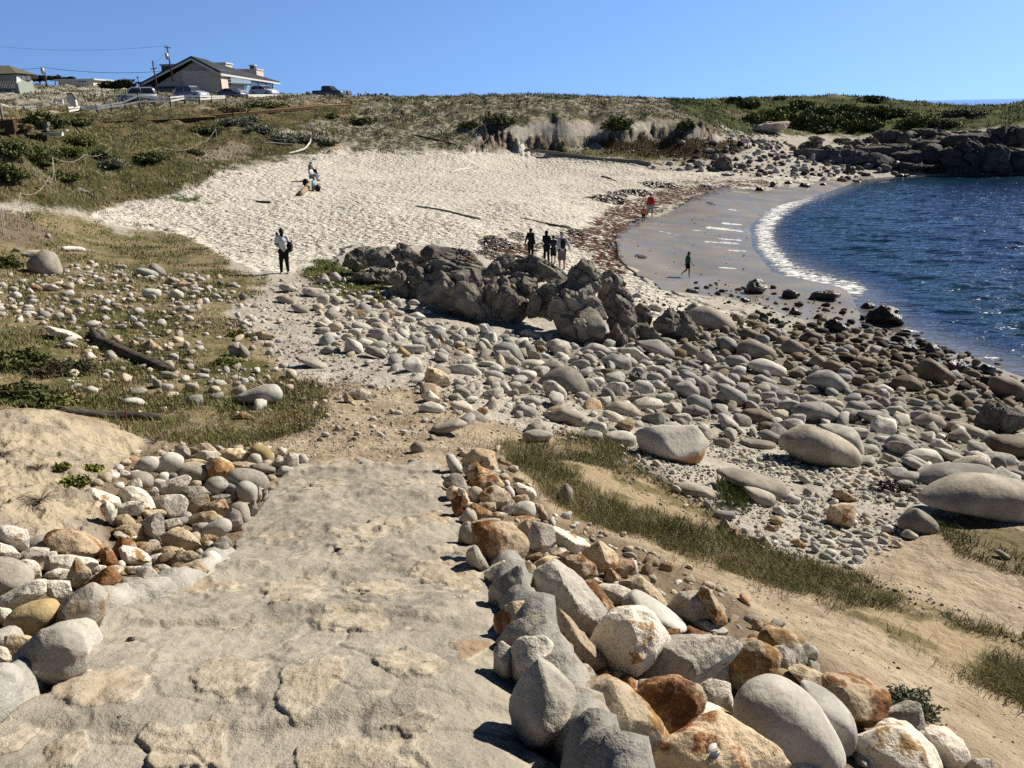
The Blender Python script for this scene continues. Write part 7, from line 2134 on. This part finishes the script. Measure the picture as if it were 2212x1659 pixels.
def person(base, Ht, face, label, top, bottom, skin=SK, hair=HAIRB, sleeves='long', legs='long', pose=None, hairlen=0, hat=None, shoes=cblack, group=None, vox=None):
    f = np.array([math.cos(R(face)), math.sin(R(face)), 0]); l = np.array([-f[1], f[0], 0])
    P = dict(pelvis=(0,0,.52), chest=(.005,0,.72), neck=(.01,0,.845), head=(.025,0,.925), sL=(0,.088,.805), sR=(0,-.088,.805), eL=(-.02,.125,.64), eR=(-.02,-.125,.64), wL=(.03,.14,.49), wR=(.03,-.14,.49),
             hL=(0,.05,.50), hR=(0,-.05,.50), kL=(.012,.058,.275), kR=(.012,-.058,.275), aL=(-.01,.06,.045), aR=(-.01,-.06,.045), fL=(.07,.07,.022), fR=(.07,-.07,.022))
    P.update(pose or {})
    J = {k: (f * v[0] + l * v[1] + np.array([0, 0, v[2]])) * Ht for k, v in P.items()}
    e = empty('person', base, 0, label, 'person', group)
    vox = vox or .0115 * Ht
    s = Ht
    caps = [(J['pelvis'], J['chest'], .075*s, .085*s), (J['chest'], J['neck'], .075*s, .035*s), (J['neck'], J['head'], .032*s, .035*s), (J['sL'], J['sR'], .033*s, .033*s)]
    for q in 'LR':
        caps += [(J['s'+q], J['e'+q], .034*s, .026*s), (J['e'+q], J['w'+q], .025*s, .016*s), (J['h'+q], J['k'+q], .055*s, .036*s), (J['k'+q], J['a'+q], .036*s, .022*s), (J['a'+q], J['f'+q], .022*s, .018*s)]
    hd = J['head']; bl = [(hd, (.048*s, .048*s, .064*s)), (hd + f * .03 * s - [0, 0, .02 * s], (.034*s, .034*s, .036*s)), (hd + f * .052 * s - [0, 0, .006 * s], (.012*s,) * 3)]
    for sg in (-1, 1): bl.append((hd + l * sg * .047 * s - [0, 0, .005 * s], (.010*s, .008*s, .016*s)))
    fing = []
    for q, sg in (('L', 1), ('R', -1)):
        d = J['w'+q] - J['e'+q]; d /= np.linalg.norm(d); sd = np.cross(d, f); sd /= np.linalg.norm(sd) + 1e-9; nn_ = np.cross(sd, d)
        pc = J['w'+q] + d * .030 * s; caps.append((J['w'+q], pc + d * .018 * s, .016*s, .017*s))
        for k, (off, ln) in enumerate([(-.016, .040), (-.0055, .046), (.0055, .044), (.016, .035)]):
            b0 = pc + d * .018 * s + nn_ * off * s
            fing.append(([b0, b0 + d * ln * s * .5 + sd * .003 * s, b0 + d * ln * s * .9 + sd * .014 * s], [.0058*s, .0052*s, .004*s]))
        fing.append(([pc - nn_ * .014 * s, pc - nn_ * .030 * s + d * .015 * s, pc - nn_ * .034 * s + d * .034 * s], [.007*s, .006*s, .0045*s]))
    body = flesh('body', caps, bl, skin, e, vox, fing)
    # face
    for sg in (-1, 1):
        m = MB(); m.blob(hd + f * .046 * s + l * sg * .019 * s + [0, 0, .006 * s], (.006*s, .007*s, .005*s), 1); m.build('eye', HAIRB, e, True)
    m = MB(); m.blob(hd + f * .056 * s - [0, 0, .030 * s], (.006*s, .014*s, .004*s), 1); m.build('mouth', MT['lip'], e, True)
    g = .009 * s
    tc = [(J['pelvis'] + [0, 0, .01 * s], J['chest'], .075*s+g, .085*s+g), (J['chest'], J['neck'] - [0, 0, .02 * s], .075*s+g, .04*s+g), (J['sL'], J['sR'], .034*s+g, .034*s+g)]
    for q in 'LR':
        w_ = J['e'+q] + (J['w'+q] - J['e'+q]) * .9
        tc.append((J['s'+q], J['e'+q], .034*s+g, .028*s+g))
        if sleeves == 'long': tc.append((J['e'+q], w_, .027*s+g, .019*s+g))
    if sleeves == 'short': tc = tc[:3] + [(J['s'+q], J['s'+q] + (J['e'+q] - J['s'+q]) * .6, .036*s+g, .033*s+g) for q in 'LR']
    flesh('shirt', tc, [], top, e, vox)
    bc = [(J['hL'], J['hR'], .072*s+g*.6, .072*s+g*.6), (J['pelvis'], J['pelvis'] + [0, 0, .015*s], .078*s, .078*s)]
    for q in 'LR':
        if legs == 'long': bc += [(J['h'+q], J['k'+q], .056*s+g*.7, .040*s+g*.7), (J['k'+q], J['k'+q] + (J['a'+q] - J['k'+q]) * .92, .040*s+g*.7, .027*s+g*.7)]
        elif legs == 'short': bc += [(J['h'+q], J['k'+q] * .95 + J['h'+q] * .05, .058*s+g, .050*s+g)]
        else: bc += [(J['h'+q], J['h'+q] + (J['k'+q] - J['h'+q]) * .45, .058*s+g, .056*s+g)]
    flesh('trousers' if legs == 'long' else 'shorts', bc, [], bottom, e, vox)
    if shoes is not None:
        for q in 'LR':
            flesh('shoe', [(J['a'+q] - [0, 0, .012*s], J['f'+q] + f * .015 * s, .027*s, .021*s), (J['a'+q] - f*.015*s - [0, 0, .015*s], J['a'+q] - [0, 0, .012*s], .024*s, .026*s)], [], shoes, e, vox)
    hb = [(hd - f * .010 * s + [0, 0, .012 * s], (.054*s, .054*s, .062*s))]
    hc = []
    if hairlen: hc = [(hd - f * .03 * s, hd - f * .045 * s - [0, 0, hairlen * s], .045*s, .035*s)]
    h_ = flesh('hair', hc, hb, hair, e, vox)
    if hat == 'hood':
        flesh('hood', [(J['neck'] - f * .01 * s, hd - f * .015 * s, .05*s, .058*s)], [(hd - f * .012 * s + [0, 0, .012*s], (.060*s, .060*s, .070*s))], top, e, vox)
    elif hat is not None:
        m = MB(); m.blob(hd + [0, 0, .035*s], (.060*s, .060*s, .042*s), 3); m.tube([hd + [0, 0, .028*s] + f * .0, hd + [0, 0, .026*s] + f * .085*s], [.05*s, .03*s], 10); m.build('cap', hat, e, True)
    return e, J, f, l, s
MT['lip'] = plain('lips', (.30,.12,.10), .6)
def footpt(b, x, y): return H(b, x, y)
def hgt(b, base, px): return px / BLOCKS[b][2] * .86406 * wat(base) / VF
def backpack(base, J, f, l, s, mat, label, size=1.0, side=0):
    c = J['chest'] - f * .135 * s * size + l * side * s - [0, 0, .02 * s]
    m = MB(); m.blob((0, 0, 0), (.075*s*size, .085*s*size, .135*s*size), 3, .06, 3); m.blob(-f * .05 * s - np.array([0, 0, .05 * s]), (.04*s*size, .065*s*size, .06*s*size), 3)
    e = empty('backpack', np.asarray(base) + c, 0, label, 'backpack'); m.build('bag_body', mat, e, True)
    for q in (-1, 1):
        st = MB(); a = l * q * .055 * s; st.tube([a + [0, 0, .10*s], a * 1.1 + f * .06 * s + [0, 0, .125*s], a * 1.1 + f * .155*s + [0, 0, .09*s], a * 1.2 + f * .20*s, a + f * .10*s - [0, 0, .09*s], a - [0, 0, .10*s]], .008*s, 5); st.build('strap', mat, e, True)
    return e
# woman with a small child on her arm
b0 = footpt('J', 400, 432); h0 = hgt('J', b0, 395)
w = person(b0, h0, 112, 'person in white top and black trousers carrying a small child on the sand', cwhite, cblack, sleeves='short', hairlen=.09, shoes=cwhite,
    pose=dict(kL=(.03,.075,.28), aL=(-.035,.10,.05), fL=(.04,.11,.022), kR=(.02,-.045,.275), aR=(.03,-.05,.045), fR=(.10,-.055,.022), eL=(.03,.155,.66), wL=(.115,.085,.60), eR=(.04,-.13,.64), wR=(.13,-.02,.585)))
cb = b0 + np.array([-.20, .03, h0 * .36])
person(cb, .92, 20, 'small child in white shirt held on the arm of the person in white', cwhite, cgrey, sleeves='short', legs='short', shoes=None, vox=.014,
    pose=dict(kL=(.16,.10,.44), aL=(.20,.12,.24), fL=(.25,.13,.20), kR=(.16,-.09,.44), aR=(.20,-.10,.24), fR=(.25,-.11,.20), pelvis=(0,0,.50), eL=(.10,.10,.70), wL=(.20,.02,.72), eR=(.10,-.12,.70), wR=(.22,-.05,.70)))
backpack(b0, w[1], w[2], w[3], w[4], cblack, 'black handbag hanging at the hip of the person carrying the child', .85, -.10).location += Vector((.05, 0, -.16))
# four people standing beyond the outcrop
def grp(x, yb, yt, face, Yoff=0):
    g0 = footpt('H', x, yb); return g0, hgt('H', g0, yb - yt)
b1, h1 = grp(440, 300, 35, 60); person(b1, h1, 60, 'person in black coat with long hair, leftmost of the four standing', cblack, cblack, hairlen=.12, pose=dict(eL=(-.06,.13,.65), wL=(-.10,.15,.51)))
b2, h2 = grp(575, 325, 58, 80); person(b2, h2, 75, 'person in black hooded jacket, second of the four standing', cblack, cblack, hat='hood', pose=dict(eL=(.05,.12,.65), wL=(.12,.05,.60), eR=(.05,-.12,.65), wR=(.12,-.05,.60)))
b3, h3 = grp(634, 335, 100, 90); person(b3, h3, 85, 'shorter boy in navy shirt standing between hooded person and backpack man', cnavy, cblack, sleeves='short', legs='short', hat=cblack)
b4, h4 = grp(708, 395, 68, 95); m4 = person(b4, h4, 100, 'man in pale grey hoodie and shorts wearing a backpack and cap', cgrey2 if 'cgrey2' in globals() else CL('pale_grey', (.45,.47,.50)), cshort, legs='short', hair=HAIRG, hat=CL('cap_grey', (.22,.23,.25)), shoes=cblack,
    pose=dict(eR=(-.02,-.17,.66), wR=(.0,-.215,.52), aL=(-.03,.07,.05), fL=(.04,.08,.02)))
backpack(b4, m4[1], m4[2], m4[3], m4[4], cblack, 'black backpack worn by the man in pale grey', 1.0)
# red jacket with a child at the water
b5 = footpt('U', 1470, 1258); h5 = hgt('U', b5, 205)
person(b5, h5, 75, 'barefoot man in bright red top and light shorts on the wet sand', cred, CL('pale_shorts', (.40,.44,.50)), skin=SKD, legs='short', shoes=None, hair=SKD, pose=dict(kR=(.03,-.065,.28), aR=(-.03,-.07,.05), fR=(.03,-.08,.02), kL=(.05,.08,.29), aL=(-.02,.16,.06), fL=(.05,.17,.04)))
b6 = footpt('U', 1412, 1298); h6 = hgt('U', b6, 138)
person(b6, h6, 80, 'small child in orange top beside the man in red', corange, cblack, skin=SKD, sleeves='short', legs='brief', shoes=None, hair=CL('brown_hair', (.12,.05,.03)), hairlen=.06)
# child walking on the wet sand
b7 = footpt('H', 1790, 462); h7 = hgt('H', b7, 226)
person(b7, h7, 5, 'barefoot child in teal shirt striding across the wet sand', cteal, cblack, skin=SKD, sleeves='short', legs='brief', shoes=None, hairlen=.04,
    pose=dict(kR=(.05,-.05,.28), aR=(.055,-.05,.045), fR=(.12,-.05,.018), kL=(-.03,.05,.29), aL=(-.19,.05,.16), fL=(-.22,.05,.09), eL=(-.06,.12,.66), wL=(-.05,.13,.52), eR=(.04,-.13,.66), wR=(.14,-.13,.54), chest=(.01,0,.72), head=(.03,0,.925)))
# three people resting by the log
sb = footpt('T', 505, 985); hs = 1.68
SIT = dict(pelvis=(0,0,.10), hL=(.0,.05,.09), hR=(.0,-.05,.09), chest=(.02,0,.30), neck=(.035,0,.425), head=(.06,0,.505), sL=(.02,.105,.39), sR=(.02,-.105,.39), kL=(.25,.07,.20), kR=(.25,-.07,.20), aL=(.30,.07,-.03), aR=(.32,-.07,-.03), fL=(.38,.08,-.055), fR=(.40,-.08,-.055), eL=(.06,.14,.25), eR=(.06,-.14,.25), wL=(.19,.08,.22), wR=(.19,-.08,.22))
g1 = footpt('T', 480, 965)
person(g1 + np.array([0, 0, .33]), 1.7, -10, 'seated person in white shirt and jeans resting on the short tan log', cwhite, cblue, pose=SIT, sleeves='long', hair=HAIRG, hat=cgrey)
g2 = footpt('T', 468, 940)
person(g2 + np.array([.05, 0.1, .45]), 1.7, -15, 'seated person in dark jacket with a blue cap on the log', cnavy, cblack, pose=SIT, hat=CL('cap_blue', (.22,.28,.42)))
SITL = dict(SIT); SITL.update(kL=(.24,.06,.26), kR=(.26,-.06,.24), aL=(.36,.07,.05), aR=(.42,-.06,.05), fL=(.44,.08,.03), fR=(.50,-.07,.03), pelvis=(0,0,.07), eL=(-.04,.15,.24), wL=(-.08,.17,.10))
g3 = footpt('T', 500, 1025)
person(g3, 1.62, -8, 'person in turquoise shirt sitting on the sand against the log', ccyan, cgrey, pose=SITL, sleeves='short', legs='short', shoes=None)
m = MB(); c = footpt('T', 535, 1032); m.blob((0, 0, .18), (.20, .12, .18), 3, .12, 2); e = empty('bag', c, 0, 'black bag on the sand beside the person in turquoise', 'bag'); m.build('bag_body', cblack, e, True); m = MB(); m.tube([(-.12,0,.30),(-.06,0,.44),(.06,0,.44),(.12,0,.30)], .012, 6); m.build('handle', cblack, e, True)
m = MB(); c = footpt('T', 432, 985); m.blob((0, 0, .25), (.22, .18, .28), 3, .1, 6); e = empty('backpack', c, 0, 'dark backpack leaning behind the seated people', 'backpack'); m.build('bag_body', cblack, e, True); m = MB(); m.tube([(.05,-.15,.45),(.05,-.24,.3),(.05,-.16,.1)], .02, 6); m.build('strap', cblack, e, True)
# far people among the shore rocks
g8 = footpt('S', 678, 655); person(g8 + np.array([0, 0, .25]), 1.65, 200, 'distant seated person in lavender top among the far rocks', clav, cgrey, pose=SIT, vox=.03)
g9 = footpt('S', 1455, 730); person(g9, hgt('S', g9, 80), 100, 'distant standing person in white by the far cliff', cwhite, cgrey, vox=.03)
g10 = footpt('S', 1495, 732); person(g10, hgt('S', g10, 66), 30, 'distant person in white bending beside another at the far cliff', cwhite, cblack, vox=.03, pose=dict(chest=(.12,0,.68), neck=(.20,0,.76), head=(.27,0,.80), sL=(.16,.1,.74), sR=(.16,-.1,.74), eL=(.20,.12,.58), eR=(.20,-.12,.58), wL=(.22,.1,.44), wR=(.22,-.1,.44)))
# ---------------------------------------------------------------- small finds
def shells():
    best = None
    tgt = Vp('C', 215, 1350); d = ray(*tgt)
    dg = bpy.context.evaluated_depsgraph_get()
    ok, loc, nrm, _i, ob, _m = scene.ray_cast(dg, Vector(CAM), Vector(d).normalized())
    if not ok: return
    for k, (dx, dy, rot) in enumerate([(0, .012, .3), (.0, -.022, .1)]):
        u, v, f_ = [], [], []
        m = MB(); N = 9
        V = []
        for i in range(N):
            for j in range(N):
                a = (i / (N - 1) - .5) * 2; c_ = j / (N - 1)
                wd = math.sin(math.pi * min(c_ * .9 + .08, 1)) * .014
                V.append([a * wd * 1.0, c_ * .05 - .025, (1 - a * a) * wd * .5 * (1 if k == 0 else 1)])
        F = [[i * N + j, (i + 1) * N + j, (i + 1) * N + j + 1, i * N + j + 1] for i in range(N - 1) for j in range(N - 1)]
        m.add(V, F)
        o = m.build('mussel_shell', MT['shell'] if k else MT['white'], smooth_shade=True)
        s_ = o.modifiers.new('t', 'SOLIDIFY'); s_.thickness = .0015
        q = nrm.to_track_quat('Z', 'Y').to_euler(); o.rotation_euler = (q.x, q.y, q.z + 1.2 + rot); o.location = loc + nrm * .002 + Vector((dx, dy, 0)); 
        tag(o, 'open white mussel shell half on the big orange stone' if k == 0 else 'dark mussel shell half below the white one on the orange stone', 'shell')
shells()
def path_pebble(b, x, y, r, label):
    c = H(b, x, y); m = MB(); m.blob((0, 0, r * .5), (r, r * .7, r * .6), 3, .12, x); o = m.build('pebble', MATS['K'], smooth_shade=True); o.location = Vector(c) + Vector((0, 0, .02)); tag(o, label, 'pebble')
path_pebble('G', 880, 1350, .016, 'dark leaf shaped chip lying on the path near the bottom')
path_pebble('G', 960, 765, .020, 'brown pebble on the path right of the mortared edge stones')
path_pebble('G', 1000, 435, .026, 'dark pebble at the corner of the left stones on the path')
path_pebble('G', 1825, 200, .018, 'small dark stone in a hollow of the path')
path_pebble('g5', 720, 1125, .030, 'grey pebble set in the middle of the path')
# ---------------------------------------------------------------- naming every stone
AREAS = {
 'right': ('stone pile along the right side of the path', 'wall stone', 'edging_stone', 'stones piled along the right of the path'),
 'left': ('stone pile on the left side of the path', 'wall stone', 'edging_stone', 'stones piled along the left of the path'),
 'beach': ('boulder beach', 'boulder', 'boulder', 'boulders on the beach slope'),
 'mid': ('sandy strip below the outcrop', 'rock', 'rock', 'rocks on the sandy strip'),
 'grass': ('grassy left bank', 'rock', 'rock', 'rocks in the grass'),
 'outcrop': ('jagged outcrop', 'outcrop', 'outcrop_rock', 'rock masses of the outcrop'),
 'far': ('far rocky shore', 'shore rock', 'shore_rock', 'rocks of the far shore')}
MARKS = [  # landmarks anyone can find in the view
 ('the rust-topped block', 1105, 1165), ('the big pale domed stone', 1700, 1560), ('the tall grey mortared slab', 1180, 1500), ('the flat orange-topped slab', 1500, 1420), ('the white-faced upright stone', 1360, 1370), ('the big orange stone', 1530, 1610), ('the far end of the path', 960, 990), ('the grass strip', 1700, 1230),
 ('the smooth ochre stone', 75, 1330), ('the smooth round grey-tan stone', 415, 1015), ('the near end of the left pile', 40, 1480), ('the top of the left pile', 480, 965), ('the sandy mound', 200, 1050), ('the path edge', 540, 1100), ('the orange striated block', 170, 1160),
 ('the two-tone boulder', 1450, 965), ('the huge domed boulder at the right edge', 2120, 1070), ('the long sandy boulder', 1780, 965), ('the round grey dome boulder', 1217, 825), ('the rusty cube rock', 1817, 1115), ('the kelp-covered rock', 1910, 685), ('the waterline', 2060, 770), ('the ochre angular rock', 945, 815), ('the pinnacle of the outcrop', 1255, 640), ('the fractured dark boulder', 2160, 890), ('the blocky dark rock at the right edge', 2190, 960),
 ('the brown boulder with the shaded hollow', 95, 570), ('the thick dark log', 290, 770), ('the person carrying a child', 613, 560), ('the leaning rust rod', 285, 870), ('the white log', 160, 543), ('the half buried pale slab', 555, 860),
 ('the long weathered log', 1270, 340), ('the lavender figure', 1757, 340), ('the dark shore pinnacle', 2090, 340), ('the small far beach', 1990, 375), ('the brown grass bank', 1430, 320), ('the left end of the outcrop', 800, 560), ('the walking child', 1488, 580)]
def sizeword(px, area):
    return 'large' if px > 62 else 'mid-sized' if px > 32 else 'small' if px > 15 else 'tiny'
def shapeword(sx, sy, code):
    r = sx / max(sy, 1e-6)
    if code in 'CLSYB': return 'flat rounded' if r > 2 else 'upright rounded' if r < .8 else 'rounded'
    return 'slab-like' if r > 2 else 'upright' if r < .75 else 'angular'
def where(dx, dy):
    if abs(dx) > 2.2 * abs(dy): return 'just right of' if dx > 0 else 'just left of'
    if abs(dy) > 1.6 * abs(dx): return 'below' if dy > 0 else 'above'
    return ('below and right of' if dx > 0 else 'below and left of') if dy > 0 else ('above and right of' if dx > 0 else 'above and left of')
used = {}
ORD = ['', 'second ', 'third ', 'fourth ', 'fifth ', 'sixth ', 'seventh ', 'eighth ', 'ninth ']
for rec in sorted(ROCKS, key=lambda r: -r[7]):
    o, c, r, code, area, (sx, sy), (vx, vy), px = rec
    loose = area.endswith('_loose'); a0 = area.replace('_loose', '')
    a0 = {'wet': 'beach', 'shore': 'beach', 'pile': 'right' if vx > 900 else 'left'}.get(a0, a0)
    where_, cat, nm, grp_ = AREAS[a0]
    o.name = nm if not loose else ('cobble' if a0 in ('beach', 'mid', 'grass') else nm)
    noun = {'wall stone': 'stone', 'outcrop': 'rock mass', 'shore rock': 'rock', 'boulder': 'boulder' if px > 20 else 'cobble', 'rock': 'rock'}[cat]
    if loose and a0 in ('beach', 'mid', 'grass'): noun, cat = 'cobble', 'cobble'
    mk = sorted(MARKS, key=lambda m_: math.hypot(m_[1] - vx, (m_[2] - vy) * 1.2))
    done = False
    colour = MATWORDS[code]
    for k in range(4):
        m_ = mk[k]; d = math.hypot(m_[1] - vx, m_[2] - vy)
        if d < 26 and k == 0: rel = 'known as' if False else None
        else: rel = None
        dirw = where(vx - m_[1], vy - m_[2])
        far = '' if d < 110 else 'well ' if not dirw.startswith('just') else ''
        dd = dirw.replace('just ', '') if d > 150 else dirw
        lab = f"{sizeword(px, a0)} {shapeword(sx, sy, code)} {colour} {noun} {far}{dd} {m_[0]}"
        if d < 24:
            lab = f"{sizeword(px, a0)} {shapeword(sx, sy, code)} {colour} {noun}, {m_[0]} itself" if px > 50 else lab
        if lab not in used:
            used[lab] = 1; done = True; break
    if not done:
        m_ = mk[0]; d = math.hypot(m_[1] - vx, m_[2] - vy); dirw = where(vx - m_[1], vy - m_[2]).replace('just ', '')
        base_lab = f"{shapeword(sx, sy, code)} {colour} {noun} {dirw} {m_[0]}"
        n = used.get('#' + base_lab, 0); used['#' + base_lab] = n + 1
        lab = f"{ORD[min(n, 8)]}largest {base_lab}" if n < 9 else f"one of many {base_lab}"
    lab = ' '.join(lab.split()[:16])
    tag(o, lab, cat, ('loose cobbles' if loose and cat == 'cobble' else grp_))
